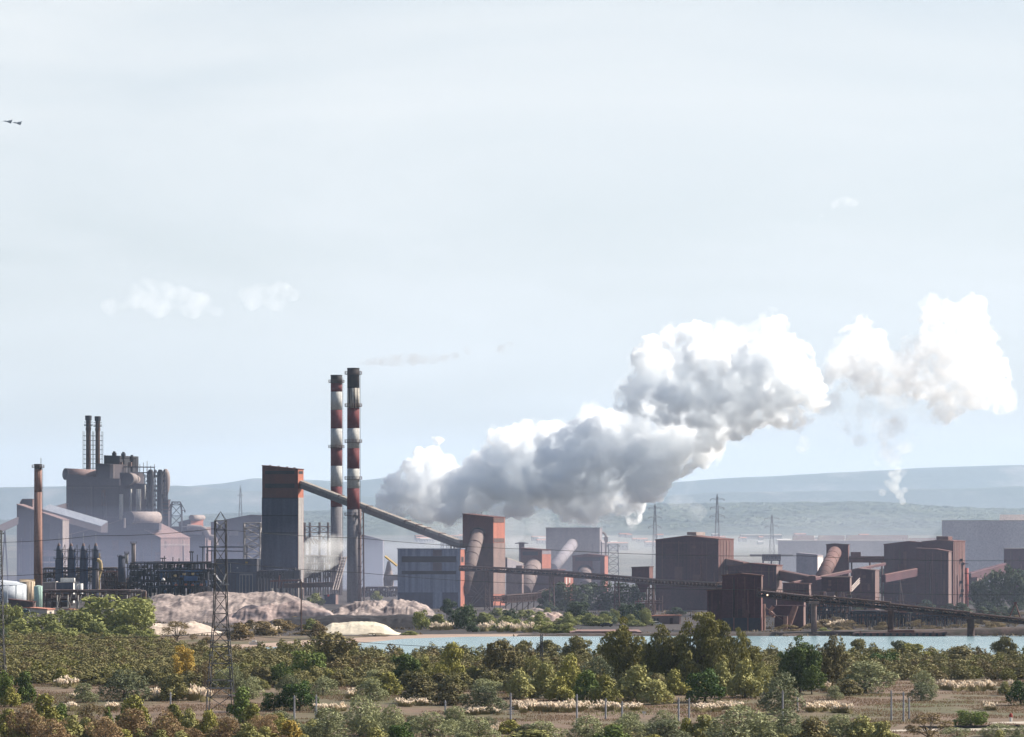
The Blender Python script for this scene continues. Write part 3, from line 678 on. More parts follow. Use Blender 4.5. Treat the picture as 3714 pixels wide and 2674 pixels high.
# sloping belt left of the second tower and the grey silo
root = thing('belt_gallery', 'short pale-roofed belt gallery sloping down between the two orange towers', 'conveyor', at(*z3(1210, 630), 1600))
p0, p1 = at(*z3(1200, 625), 1560), at(*z3(1335, 672), 1640); sv = Vector((0.6, -.8, 0)) * 2.2
MB().hexa([p0 - sv - up * 4, p0 + sv - up * 4, p0 + sv, p0 - sv], [p1 - sv - up * 4, p1 + sv - up * 4, p1 + sv, p1 - sv]).build('gallery', greyhall, root)
MB().hexa([p0 - sv * 1.05 + up * .01, p0 + sv * 1.05 + up * .01, p0 + sv * 1.05 + up * .4, p0 - sv * 1.05 + up * .4], [p1 - sv * 1.05 + up * .01, p1 + sv * 1.05 + up * .01, p1 + sv * 1.05 + up * .4, p1 - sv * 1.05 + up * .4]).build('gallery_roof', walkway, root)
c = at(*z3(1343, 498), 1720); root = thing('grey_silo', 'slim grey silo rising behind the lower orange tower', 'silo', (c.x, c.y, 0))
MB().cyl((c.x, c.y, 0), c, 23 * K / FPX * 1720, n=20).build('silo_body', greyhall, root, True)
mb = MB(); mb.lathe(c - up * .4, [(3.0, 0), (3.3, .0), (3.3, .35), (.5, .9)], 20); mb.build('silo_lid', dark, root)
mb = MB()
for z_ in (6, 10, 13): mb.box((c.x - 4, c.y - 2, z_), (2.4, 1.2, .25)); mb.bar((c.x - 5, c.y - 2.4, z_), (c.x - 5, c.y - 2.4, z_ + 1.2), .1)
mb.build_each('landing', dark, root)
# third, hazy orange tower and the big grey hall behind
b = Bld('orange_tower', 'hazy pale orange tower with a long dark louvre, in front of the grey hall', 'tower', Z(z3, [(1760, 608), (1880, 592), (2025, 607)]), 1850, 10, X3(2053), orange_dk, orange_dk, orange)
b.band(X3(1785), X3(1992), Y3(616), Y3(645), louvre); b.band(X3(1925), X3(1990), Y3(646), Y3(1000), brownpanel, 'wall_panel', .1)
portal(b, *z3(1865, 725), 62 * K, 45 * K, orange_dk, .16, 1.4)
tube('tube_gallery', 'pale hazy round gallery below the arch of the rear orange tower', at(*z3(1862, 860), 1828), at(*z3(1866, 735), 1851), 52 * K / FPX * 1850, tubemat, 3, 'round conveyor galleries')
b = Bld('grey_hall', 'large hazy grey hall towering behind the orange buildings', 'hall', Z(z3, [(1542, 376), (1985, 376)]), 2060, 14, X3(2006), greyhall, greyhall, greyhall)
mb = MB(); q = [b.E(X3(2000), y_) for y_ in (Y3(480),)][0]
b2 = Bld('grey_lean_to', 'small grey lean-to against the right end of the hazy grey hall', 'lean-to', Z(z3, [(1992, 478), (2004, 500)]), 2058, 30, X3(2024), greyhall, greyhall, greyhall)
root = thing('pipe_loop', 'pale looped pipe at the right edge of the grey hall', 'pipe', (gx(X3(2030), 2075), 2075, 0))
a_ = [at(*z3(1995, 408), 2075), at(*z3(2025, 420), 2075), at(*z3(2036, 440), 2075), at(*z3(2036, 480), 2075), Vector((gx(X3(2036), 2075), 2075, 0))]
MB().path(a_, 0.7, 8).build('pipe', works_lit, root); MB().box(a_[2] - up * 2, (2.2, 2.2, 3.0)).build('valve_box', works_lit, root)
tube('tube_gallery', 'long hazy grey round gallery slanting across the front of the grey hall', at(*z3(1590, 715), 1950), at(*z3(1765, 505), 2062), 47 * K / FPX * 2000, greyhall, 5, 'round conveyor galleries', ringm=tubemat)

# ---- dark truss conveyor bridge from the blue shed to the red-brown tower
root = thing('truss_bridge', 'long thin dark truss conveyor bridge from the blue shed across the trees', 'conveyor', at(*z3(840, 720), 1440))
tp = [(z3(840, 722), 1452), (z3(1260, 742), 1445), (z3(1760, 775), 1420), (z3(2268, 818), 1390), (z4(420, 838), 1350), (z4(940, 868), 1230)]
th = 34 * K / FPX * 1420
for i in range(len(tp) - 1):
    (a, da), (b_, db) = tp[i], tp[i + 1]; a, b_ = at(*a, da), at(*b_, db)
    mb = MB(); mb.truss(a, b_, th, 3.0, max(4, int((b_ - a).length / 3.4)), .32)
    mb.build('span', rust, root)
    mb = MB(); s_ = Vector((-(b_ - a).y, (b_ - a).x, 0)).normalized() * 1.3
    mb.hexa([a - s_ + up * .3, a + s_ + up * .3, a + s_ + up * .9, a - s_ + up * .9], [b_ - s_ + up * .3, b_ + s_ + up * .3, b_ + s_ + up * .9, b_ - s_ + up * .9]); mb.build('belt', dark, root)
for (xx, yt, yb_, D, v) in ((1060, 735, 1045, 1446, z3), (1590, 770, 1045, 1428, z3), (2126, 808, 1040, 1397, z3), (365, 840, 1000, 1352, z4)):
    X, zt = gx(v(xx, 0)[0], D), at(*v(xx, yt), D).z; mb = MB(); z_ = 0; w = 1.1
    for s_ in (-1, 1):
        for s2 in (-1, 1): mb.bar((X + s_ * w, D + s2 * 1.2, 0), (X + s_ * w * .6, D + s2 * 1.2, zt), .35)
    k = 0
    while z_ < zt - 2:
        for s2 in (-1, 1): mb.bar((X - w * .9, D + s2 * 1.2, z_), (X + w * .8, D + s2 * 1.2, z_ + 2.2), .18); mb.bar((X + w * .9, D + s2 * 1.2, z_), (X - w * .8, D + s2 * 1.2, z_ + 2.2), .18)
        z_ += 2.2
    mb.build('pier', rust, root)
# lower truss gallery on legs
root = thing('trestle_gallery', 'low brown slatted gallery on legs in front of the round gallery', 'conveyor', at(*z3(1330, 1040), 1440))
p0, p1 = at(*z3(1200, 990), 1440), at(*z3(1490, 968), 1452)
mb = MB(); mb.truss(p0, p1, 2.9, 3.2, 22, .22); mb.build('slatted_side', rust, root)
MB().hexa([p0 + Vector((0, .4, .2)), p0 + Vector((0, 2.2, .2)), p0 + Vector((0, 2.2, 2.6)), p0 + Vector((0, .4, 2.6))], [p1 + Vector((0, .4, .2)), p1 + Vector((0, 2.2, .2)), p1 + Vector((0, 2.2, 2.6)), p1 + Vector((0, .4, 2.6))]).build('belt_box', rust, root)
mb = MB(); mb.truss(at(*z3(1110, 975), 1437), p0 + up * .8, 1.8, 2.4, 6, .22); mb.build('end_span', rust, root); mb = MB(); mb.truss(p1 + up * 2.0, at(*z3(1560, 905), 1456), 1.4, 2.2, 5, .22); mb.build('end_span', rust, root)
mb = MB()
for i in range(9):
    p = at(*z3(1118 + i * 46, 985 - i * 3), 1440 + i * 1.5)
    for s_ in (-1.2, 1.2): mb.bar((p.x, p.y + s_, 0), (p.x + .3, p.y + s_, p.z), .28)
    if i % 2: mb.bar((p.x, p.y - 1.2, 0), (p.x + 4.6, p.y - 1.2, p.z), .16)
mb.build('support_legs', rust, root)

# ---- small dark hopper house on the truss bridge
b = Bld('hopper_house', 'small square ore-brown hopper house on the truss bridge, with a funnel below', 'hopper', Z(z4, [(207, 702), (352, 697)]), 1400, 20, z4(383, 0)[0], ore, rust, ore_lit, zb=at(0, z4(0, 800)[1], 1400).z)
c = b.root.location + b.u * 3.6 + b.v * 3
mb = MB(); q = lambda hw, z_: [Vector((c.x - hw, c.y - hw, z_)), Vector((c.x + hw, c.y - hw, z_)), Vector((c.x + hw, c.y + hw, z_)), Vector((c.x - hw, c.y + hw, z_))]
mb.hexa(q(1.0, c.z - 5), q(3.2, c.z - .01)); b.part(mb, 'funnel', ore)
mb = MB(); zg = c.z
for dx, dy in ((-1.5, -1), (1.8, -1), (1.8, 2), (-1.5, 2)): mb.bar((c.x + 3 + dx, c.y + dy, 0), (c.x + 2.6 + dx * .8, c.y + dy, zg), .3)
for i in range(4): mb.bar((c.x + 1.5, c.y - 1, i * zg / 4), (c.x + 4.6, c.y - 1, (i + 1) * zg / 4), .18); mb.bar((c.x + 4.6, c.y - 1, i * zg / 4), (c.x + 1.5, c.y - 1, (i + 1) * zg / 4), .18)
b.part(mb, 'support_frame', rust)
# pinkish pipe rack under it
root = thing('pipe_stand', 'short rusty pink pipe stand among the trees below the hopper house', 'pipe stand', at(*z4(330, 1010), 1385))
mb = MB(); a, e = at(*z4(235, 1000), 1385), at(*z4(460, 992), 1385); mb.cyl(a, e, .35, n=8); mb.cyl(a + up * .9, e + up * .9, .22, n=8); mb.build('pipe', tube_rd, root)
mb = MB()
for i in range(9): p = a + (e - a) * (i / 8); mb.bar((p.x, p.y, 0), p + up * (1.2 + (i % 3) * .8), .2)
mb.build('upright', tube_rd, root)

# ---- big ore-dark gabled hall
X4 = lambda x: z4(x, 0)[0]; Y4 = lambda y: z4(0, y)[1]; X5 = lambda x: z5(x, 0)[0]; Y5 = lambda y: z5(0, y)[1]
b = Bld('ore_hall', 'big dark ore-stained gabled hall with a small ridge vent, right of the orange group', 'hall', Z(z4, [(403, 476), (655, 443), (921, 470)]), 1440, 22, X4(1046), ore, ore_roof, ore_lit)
p = b.F(X4(660), Y4(440)); mb = MB(); mb.slab([p + b.v * 2 + Vector((-.6, 0, .35)), p + b.v * 2 + Vector((3.2, 0, .2)), p + b.v * 2 + Vector((3.2, 0, 1.5)), p + b.v * 2 + Vector((-.6, 0, 1.6))], b.v * 11); mb.build('ridge_vent', works_lit, b.roof)
for x in (945, 968, 992, 1018): b.band(X4(x), X4(x + 6), Y4(478), Y4(860), works_pink, 'downpipe', .25, 'E')
b.band(X4(403), X4(919), Y4(845), Y4(1010), ore, 'plinth', .1)
root = thing('link_gallery', 'sloping link gallery leaving the right end of the big gabled hall', 'conveyor', at(*z4(1000, 650), 1450))
p0, p1 = at(*z4(975, 632), 1455), at(*z4(1150, 668), 1420); sv = Vector((.5, .8, 0)) * 2.5
MB().hexa([p0 - sv - up * 4, p0 + sv - up * 4, p0 + sv, p0 - sv], [p1 - sv - up * 4, p1 + sv - up * 4, p1 + sv, p1 - sv]).build('gallery', ore, root)
MB().hexa([p0 - sv * 1.06 + up * .01, p0 + sv * 1.06 + up * .01, p0 + sv * 1.06 + up * .5, p0 - sv * 1.06 + up * .5], [p1 - sv * 1.06 + up * .01, p1 + sv * 1.06 + up * .01, p1 + sv * 1.06 + up * .5, p1 - sv * 1.06 + up * .5]).build('gallery_roof', tube_rd, root)

# ---- cluster of ore-dusted blocks by the water
b = Bld('ore_house', 'red-brown gabled house with a pale end wall behind the tall waterside tower', 'house', Z(z4, [(998, 690), (1180, 668), (1397, 687)]), 1340, 18, X4(1446), ore, ore_roof, works_pink)
b.band(X4(1180), X4(1192), Y4(680), Y4(770), rust, 'downpipe', .15); b.band(X4(1330), X4(1340), Y4(690), Y4(850), rust, 'downpipe', .15)
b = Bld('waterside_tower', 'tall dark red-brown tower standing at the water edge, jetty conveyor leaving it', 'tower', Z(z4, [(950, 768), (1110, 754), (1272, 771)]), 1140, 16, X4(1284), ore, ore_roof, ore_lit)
b.band(X4(1275), X4(1283), Y4(775), Y4(880), concrete, 'pilaster', .12, 'E')
b.band(X4(952), X4(1270), Y4(1115), Y4(1225), surf('wet_base', (0.055, 0.045, 0.055), (0.035, 0.032, 0.042)), 'plinth', .15)
for x in (1040, 1155, 1262): b.band(X4(x), X4(x + 14), Y4(1110), Y4(1225), ore_lit, 'buttress', .5)
b = Bld('waterside_annex', 'lower dark annex leaning on the left side of the waterside tower', 'annex', Z(z4, [(828, 893), (952, 878)]), 1147, 8, X4(960), ore, ore_roof, ore)
b = Bld('ore_shed', 'low shed with a reddish flat roof under the long sloping pipe', 'shed', Z(z5, [(285, 832), (500, 838)]), 1270, 16, X5(516), ore, ore_roof, works_pink)
b = Bld('box_house', 'dark box-shaped house with a bright roof edge standing on posts above the jetty', 'house', Z(z5, [(602, 782), (836, 782)]), 1250, 12, X5(850), ore, works_pink, works_pink, zb=at(0, Y5(900), 1250).z)
mb = MB()
for x in (612, 730, 835): p = b.F(X5(x), Y5(900)); [mb.bar((p.x, p.y + d_, 0), (p.x, p.y + d_, p.z), .5) for d_ in (0, 5)]
b.part(mb, 'stilts', rust)
b = Bld('ore_house', 'dark house with a pale pink end wall right of the box-shaped house', 'house', Z(z5, [(850, 722), (900, 712), (1044, 726)]), 1370, 20, X5(1077), ore, works_pink, works_pink)
b = Bld('low_wall_house', 'plain red-brown block carried on columns behind the jetty', 'house', Z(z5, [(235, 940), (458, 940)]), 1190, 14, X5(472), ore, ore, works_pink)

# block with a round gallery and a level gallery to the big hall
b = Bld('ore_tower', 'dark tower with a red-brown round gallery climbing to its top', 'tower', Z(z5, [(642, 515), (700, 508), (822, 515)]), 1480, 14, X5(832), ore, rust, ore_lit)
tube('tube_gallery', 'red-brown round gallery climbing to the dark tower amid the ore buildings', at(*z5(590, 815), 1430), at(*z5(712, 580), 1478), 55 * K / FPX * 1470, tube_rd, 6, 'round conveyor galleries')
root = thing('level_gallery', 'level red-brown gallery with a small box on top between dark tower and big hall', 'conveyor', at(*z5(970, 640), 1480))
p0, p1 = at(*z5(830, 634), 1482), at(*z5(1118, 634), 1475); hh = 26 * K / FPX * 1480
MB().hexa([p0 + Vector((0, 0, -hh)), p0 + Vector((0, 4, -hh)), p0 + Vector((0, 4, hh)), p0 + Vector((0, 0, hh))], [p1 + Vector((0, 0, -hh)), p1 + Vector((0, 4, -hh)), p1 + Vector((0, 4, hh)), p1 + Vector((0, 0, hh))]).build('gallery', ore_roof, root)
MB().box(at(*z5(883, 593), 1484), (4.0, 3, 2.0)).build('roof_box', ore_roof, root)
mb = MB()
for x in (850, 1000, 1100): p = at(*z5(x, 655), 1482); mb.bar((p.x, p.y, 0), p, .5)
mb.build('posts', rust, root)

# large hall right: gabled front, taller back part, lower front step
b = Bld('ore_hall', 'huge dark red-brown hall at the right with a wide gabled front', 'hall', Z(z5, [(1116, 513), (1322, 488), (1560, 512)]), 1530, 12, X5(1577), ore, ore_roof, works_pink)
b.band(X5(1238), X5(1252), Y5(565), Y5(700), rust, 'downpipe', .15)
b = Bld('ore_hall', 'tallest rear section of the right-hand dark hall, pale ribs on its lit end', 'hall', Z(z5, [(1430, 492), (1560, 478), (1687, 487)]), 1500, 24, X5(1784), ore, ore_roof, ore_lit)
p = b.F(X5(1548), Y5(478)); MB().slab([p + b.v * 1.5 + Vector((-.5, 0, .35)), p + b.v * 1.5 + Vector((4.5, 0, .2)), p + b.v * 1.5 + Vector((4.5, 0, 1.7)), p + b.v * 1.5 + Vector((-.5, 0, 1.8))], b.v * 6).build('ridge_vent', tube_rd, b.roof)
for x in (1700, 1722, 1744, 1766): b.band(X5(x), X5(x + 4), Y5(495), Y5(1000), works_pink, 'downpipe', .2, 'E')
mb = MB()
for x, y in ((1750, 640), (1765, 670), (1750, 820), (1760, 890), (1750, 930)): p = b.E(X5(x), Y5(y), .5); mb.box(p, (1.2, 1.2, 1.2))
mb.build_each('wall_box', dark, b.root)
b = Bld('ore_annex', 'front block of the right-hand hall with a lit narrow end', 'annex', Z(z5, [(1380, 545), (1540, 552), (1647, 572)]), 1478, 16, X5(1672), ore, ore_roof, works_pink)
root = thing('red_downpipe', 'bright red vertical pipe on the right corner of the big dark hall', 'pipe', (gx(X5(1797), 1512), 1512, 0))
MB().cyl((root.location.x, 1512, 0), at(*z5(1797, 705), 1512), .75, n=12).build('pipe', surf('red_pipe', (0.42, 0.10, 0.08)), root, True)
mb = MB(); [mb.lathe((root.location.x, 1512, z_), [(.75, 0), (1.0, 0), (1.0, .3), (.75, .3)], 12) for z_ in (4, 9, 14, 18)]; mb.build_each('collar', rust, root)

# sloping covered belts in front of these halls
def belt(name, label, a, b_, hgt, wid, m, mr, posts=0, group='sloping covered belts'):
    root = thing(name, label, 'conveyor', a, group); d = b_ - a; s_ = Vector((-d.y, d.x, 0)).normalized() * wid / 2
    MB().hexa([a - s_ - up * hgt, a + s_ - up * hgt, a + s_, a - s_], [b_ - s_ - up * hgt, b_ + s_ - up * hgt, b_ + s_, b_ - s_]).build('gallery', m, root)
    n = 8; mb = MB()                                  # rounded cover
    for i in range(n):
        a0, a1 = math.pi * i / n, math.pi * (i + 1) / n
        q = lambda p: [p + s_ * (1.08 * math.cos(t)) + up * (.01 + wid * .16 * math.sin(t)) for t in (a0, a1)]
        mb.add(q(a) + q(b_)[::-1], [(0, 1, 2, 3)])
    mb.build('cover', mr, root)
    if posts:
        mb = MB()
        for i in range(posts):
            p = a + d * ((i + .5) / posts); mb.bar((p.x, p.y, 0), p - up * hgt, .35); mb.bar((p.x + 2, p.y, 0), p - up * hgt, .25)
        mb.build('posts', rust, root)
    return root
belt('covered_belt', 'long thin pinkish covered belt sloping up to the right past the round gallery', at(*z5(362, 822), 1290), at(*z5(1118, 664), 1470), .9, 1.5, ore, tube_rd, 3)
belt('covered_belt', 'short dark covered belt sloping against the front of the right-hand hall', at(*z5(1112, 762), 1440), at(*z5(1376, 712), 1475), 3.0, 1.8, ore, ore_roof, 1)
belt('covered_belt', 'broad reddish belt sloping down from the gabled house to the low shed', at(*z4(1446, 730), 1345), at(*z4(1690, 778), 1300), 3.4, 2.8, ore, tube_rd, 2)
belt('covered_belt', 'dark covered belt climbing to the block at the right edge', at(*z5(1810, 752), 1700), at(*z5(2105, 672), 1735), 5.0, 3.0, ore, ore, 2)
b = Bld('edge_house', 'dark flat-topped house at the far right edge with a pale roof edge', 'house', Z(z5, [(2102, 548), (2400, 548)]), 1740, 14, X5(2440), ore, works_lit, ore_lit)
mb = MB(); mb.bar(b.F(X5(2110), Y5(755)) + b.v * 2, Vector((b.F(X5(2110), 0).x, b.F(X5(2110), 0).y, 0)) + b.v * 2, .7); b.part(mb, 'prop', rust)
b = Bld('small_ore_house', 'small reddish house half hidden by trees right of the big dark hall', 'house', Z(z5, [(1800, 790), (1882, 786)]), 1620, 22, X5(1928), ore, ore, works_pink)

# ---- hazy halls in the distance on the right
b = Bld('long_shed', 'very long pale grey shed with roof monitors, far behind the ore buildings', 'shed', Z(z5, [(270, 478), (1705, 478)]), 2700, 6, X5(1722), farshed, farroof, farshed)
mb = MB()
for x0, x1, y0, y1 in ((360, 540, 436, 478), (570, 790, 436, 478), (800, 1315, 434, 478), (1320, 1690, 458, 478)):
    q = [b.F(X5(x), Y5(y)) + b.v * 10 for x, y in ((x0, y1), (x1, y1), (x1, y0), (x0, y0))]; mb.slab(q, b.v * 8)
mb.build_each('roof_monitor', farshed, b.roof)
mb = MB()
for x in (366, 572, 812): q = [b.F(X5(x_), Y5(y_)) + b.v * 9 for x_, y_ in ((x - 5, 475), (x + 38, 448), (x + 38, 438), (x - 5, 462))]; mb.slab(q, b.v * -4)
mb.build_each('skylight', surf('bright_skylight', (0.75, 0.70, 0.62)), b.roof)
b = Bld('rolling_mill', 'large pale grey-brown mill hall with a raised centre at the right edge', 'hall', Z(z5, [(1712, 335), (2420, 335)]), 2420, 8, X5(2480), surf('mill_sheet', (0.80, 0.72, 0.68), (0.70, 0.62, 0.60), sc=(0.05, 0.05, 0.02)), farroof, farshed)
q = [b.F(X5(x), Y5(y)) + b.v * 12 for x, y in ((2062, 334), (2420, 334), (2420, 264), (2070, 264))]; b.part(MB().slab(q, b.v * 20), 'raised_centre', MATS['mill_sheet'])
b = Bld('mill_annex', 'darker grey annex in front of the pale mill hall at the right edge', 'annex', Z(z5, [(1878, 368), (2004, 366), (2420, 366)]), 2300, 10, X5(2460), greyhall, farroof, greyhall)
b.band(X5(2004), X5(2410), Y5(368), Y5(392), farroof, 'fascia', .3)
b = Bld('hazy_house', 'hazy bluish flat-roofed house behind the round gallery of the dark tower', 'house', Z(z5, [(395, 584), (570, 600)]), 1950, 18, X5(615), greyhall, greyhall, farshed)
b = Bld('low_grey_hall', 'low grey hall with a pale roof seen past the round gallery on the right', 'hall', Z(z5, [(1788, 690), (2105, 690)]), 2100, 8, X5(2120), greyhall, walkway, greyhall)
root = thing('pipe_gantry', 'hazy pipe gantry with a pale roof left of the bluish house', 'gantry', at(*z5(190, 640), 2000))
mb = MB(); mb.truss(at(*z5(118, 640), 2000), at(*z5(262, 640), 2000), 3.0, 4, 8, .4); mb.build('gantry_frame', dark, root)
MB().box(at(*z5(190, 600), 2002), (24, 5, 1.2)).build('gantry_roof', farroof, root)
mb = MB(); [mb.bar((p.x, p.y, 0), p, .6) for p in (at(*z5(x, 640), 2000) for x in (122, 190, 258))]; mb.build('gantry_posts', dark, root)
b = Bld('red_brown_ramp', 'red-brown ramp house in front of the round gallery foot', 'house', Z(z5, [(430, 800), (500, 770), (610, 795)]), 1400, 16, X5(640), ore, ore_roof, ore)

# ---- joints, patches and pipes on the large walls
seamd = surf('seam_dark', (0.055, 0.024, 0.027), (0.04, 0.02, 0.024)); seaml = surf('seam_dusty', (0.15, 0.062, 0.058), (0.11, 0.048, 0.048)); patchd = surf('ore_patch', (0.075, 0.032, 0.036), (0.05, 0.025, 0.03)); patchl = surf('dusty_patch', (0.135, 0.06, 0.055), (0.10, 0.045, 0.043))
OM = [seamd, seaml, patchd, patchl]
by = {}
for o in list(scene.objects):
    if o.parent is None and o.get('label'): by[o['label']] = o
BL = {b_.root['label']: b_ for b_ in Bld.ALL}
def W(start, *a, **k):
    for lab, b_ in BL.items():
        if lab.startswith(start): weather(b_, *a, **k); return
    print('no wall', start)
W('big dark ore-stained', X4(405), X4(919), Y4(480), Y4(860), OM, 18, 1)
W('red-brown gabled house', X4(1000), X4(1390), Y4(695), Y4(850), OM, 10, 2)
W('tall dark red-brown tower', X4(955), X4(1268), Y4(775), Y4(1112), OM, 16, 3)
W('lower dark annex', X4(832), X4(948), Y4(900), Y4(1200), OM, 6, 4)
W('huge dark red-brown hall', X5(1120), X5(1540), Y5(520), Y5(980), OM, 16, 5)
W('front block of the right', X5(1385), X5(1643), Y5(578), Y5(1000), OM, 12, 6)
W('tallest rear section', X5(1690), X5(1780), Y5(500), Y5(1000), [seaml, works_pink, rust], 8, 7, 'E')
W('dark house with a pale pink', X5(855), X5(1040), Y5(730), Y5(900), OM, 7, 8)
W('dark box-shaped house', X5(606), X5(832), Y5(790), Y5(895), OM, 6, 9)
W('dark flat-topped house', X5(2106), X5(2268), Y5(552), Y5(760), OM, 7, 10)
W('low shed with a reddish', X5(290), X5(498), Y5(842), Y5(930), OM, 5, 11)
LM = [surf('faint_joint', (0.40, 0.35, 0.34), (0.33, 0.29, 0.29)), surf('faint_patch', (0.52, 0.46, 0.44), (0.44, 0.39, 0.38)), greyhall]
W('very long pale grey shed', X5(275), X5(1700), Y5(484), Y5(600), LM, 30, 12, kinds='seam patch seam girt door seam window patch'.split())
W('large pale grey-brown mill', X5(1716), X5(2268), Y5(342), Y5(560), LM, 16, 13, kinds='seam patch seam girt seam'.split())
W('darker grey annex', X5(1882), X5(2268), Y5(396), Y5(600), [greyhall, farshed, works], 14, 14)
W('large hazy grey hall', X3(1546), X3(1980), Y3(382), Y3(700), [surf('hall_joint', (0.15, 0.13, 0.145)), surf('hall_patch', (0.235, 0.205, 0.215)), greyhall], 16, 15)
W('tall tower with orange top', T(118, 0)[0], T(400, 0)[0], T(0, 1170)[1], T(0, 1560)[1], [surf('shaft_joint', (0.05, 0.055, 0.08)), surf('shaft_patch', (0.095, 0.10, 0.14)), bluedk], 0, 16)
W('tall orange tower on a brown', X3(1113), X3(1204), Y3(500), Y3(915), [rust, concrete, brownpanel], 0, 17, 'E')
# ================================================================ JETTY AND WATERSIDE
X1 = lambda x: z1(x, 0)[0]; Y1 = lambda y: z1(0, y)[1]
root = thing('jetty_conveyor', 'long dark jetty conveyor full of pipes, descending to the right over the lagoon', 'conveyor', at(*z5(115, 935), 1128))
jp = [(112, 896, 938, 1130), (540, 930, 985, 1096), (1170, 1000, 1042, 1092), (1830, 1076, 1112, 1084), (2300, 1122, 1165, 1080), (3100, 1210, 1255, 1076)]
for (xa, ta, ba, da_), (xb, tb, bb, db) in zip(jp[:-1], jp[1:]):
    a, e = at(*z5(xa, ba), da_), at(*z5(xb, bb), db); h_ = (ba - ta) * K / FPX * da_
    mb = MB(); mb.truss(a, e, h_, 3.4, int((e - a).length / 2.6), .22); mb.build('span', rust, root)
    s_ = Vector((-(e - a).y, (e - a).x, 0)).normalized()
    mb = MB()
    for k_, (o_, z_, r_) in enumerate(((-1.1, .5, .22), (-.4, .5, .16), (.5, .6, .25), (1.2, .4, .16), (-1.2, 1.3, .16), (.9, 1.5, .14))): mb.cyl(a + s_ * o_ + up * z_, e + s_ * o_ + up * z_, r_, n=8)
    mb.build('pipe', dark, root)
    MB().hexa([a - s_ * .9 + up * (h_ - .3), a + s_ * .9 + up * (h_ - .3), a + s_ * .9 + up * (h_ + .25), a - s_ * .9 + up * (h_ + .25)], [e - s_ * .9 + up * (h_ - .3), e + s_ * .9 + up * (h_ - .3), e + s_ * .9 + up * (h_ + .25), e - s_ * .9 + up * (h_ + .25)]).build('belt', rust, root)
    MB().hexa([a - s_ * 1.5 - up * .1, a + s_ * 1.5 - up * .1, a + s_ * 1.5 + up * .3, a - s_ * 1.5 + up * .3], [e - s_ * 1.5 - up * .1, e + s_ * 1.5 - up * .1, e + s_ * 1.5 + up * .3, e - s_ * 1.5 + up * .3]).build('deck', dark, root)
    mb = MB(); n = int((e - a).length / 1.8)
    for i in range(n + 1):
        p = a + (e - a) * (i / n) + up * (h_ + .2) - s_ * 1.5; mb.bar(p, p + up * 1.0, .08)
    mb.bar(a + up * (h_ + 1.2) - s_ * 1.5, e + up * (h_ + 1.2) - s_ * 1.5, .08); mb.build('handrail', rust, root)
for (x, yt, D, r_) in ((540, 980, 1090, 1.15), (1172, 1035, 1090, 1.25), (1830, 1105, 1084, 1.45)):
    p = at(*z5(x, yt), D); mb = MB(); mb.cyl((p.x, p.y, -.5), p, r_ * .8, r_ * .72, 20); mb.box(p - up * .35, (r_ * 2.6, 3.2, .7)); mb.build('pier', concrete if x < 600 else rust, root)
p = at(*z5(2192, 1080), 1090); mb = MB(); mb.bar(p + Vector((-1.6, 0, -1)), p + Vector((.2, 0, 3.2)), .3); mb.bar(p + Vector((2.0, 0, -2)), p + Vector((.2, 0, 3.2)), .3); mb.box(p + Vector((.2, 0, 3.2)), (.9, .9, .7)); mb.build('winch_frame', tube_rd, root)
JETTY_RACK = True
# small lamps on the jetty
for i, (x, y) in enumerate(((157, 933), (401, 934))):
    p = at(*z5(x, y), 1112); root = thing('jetty_lamp', ['glowing lamp under the jetty conveyor right beside the waterside tower', 'glowing lamp under the jetty conveyor left of its first pier'][i], 'lamp', p, 'jetty lamps')
    lm = bpy.data.materials.get('lamp_glow')
    if not lm:
        lm = bpy.data.materials.new('lamp_glow'); n_, l_, b_ = nodes(lm); b_.inputs['Emission Color'].default_value = (1, .6, .3, 1); b_.inputs['Emission Strength'].default_value = 1.5
    MB().lathe(p, [(.05, 0), (.22, .12), (.25, .28), (.1, .45)], 10).build('bulb', lm, root); MB().cyl(p + up * .46, p + up * 1.3, .06, n=6).build('bracket', rust, root)
# chutes and legs under the jetty head
root = thing('loading_chutes', 'tangle of pink-lit loading chutes and pipes under the jetty head', 'chute', at(*z5(260, 1180), 1150))
for pts, r_ in (([(205, 1020), (175, 1060), (205, 1090), (205, 1110)], .6), ([(395, 1015), (340, 1170)], .75), ([(375, 1015), (325, 1150)], .4)):
    MB().path([at(*z5(*p), 1150) for p in pts], r_, 10).build('chute', surf('chute_steel', (0.34, 0.19, 0.15)) if 'chute_steel' not in MATS else MATS['chute_steel'], root)
mb = MB()
for x, y0 in ((128, 1000), (300, 1100), (312, 1100)): p = at(*z5(x, y0), 1148); mb.cyl((p.x, p.y, 0), p, .5, n=8)
mb.build_each('column', MATS['chute_steel'], root)
mb = MB(); mb.bar(at(*z5(130, 1095), 1148), at(*z5(310, 1100), 1148), .2); mb.bar(at(*z5(130, 1020), 1148), at(*z5(300, 1150), 1148), .2); mb.build('brace', rust, root)
b = Bld('pump_house', 'dark red pump house block under the jetty conveyor with a lit right edge', 'house', Z(z5, [(215, 1020), (455, 1020)]), 1165, 14, X5(470), ore, ore, works_pink)
for i, (x, y0, y1, D) in enumerate(((735, 985, 1130, 1240), (835, 930, 1120, 1250), (965, 1000, 1100, 1260), (1880, 0, 0, 0))[:3]):
    p = at(*z5(x, y0), D); root = thing('trestle_post', ['thick dark steel post behind the jetty, nearest to its first pier', 'middle one of three dark steel posts behind the jetty conveyor', 'dark steel post behind the jetty, nearest to the second pier'][i], 'post', (p.x, p.y, 0), 'posts behind the jetty')
    MB().cyl((p.x, p.y, 0), p, .75, .65, 12).build('shaft', dark, root); mb = MB(); mb.box(p + up * .2, (2.2, 2.0, .4)); mb.bar(p - up * 3, p + Vector((2.6, 0, .2)), .3); mb.build('bracket', rust, root)
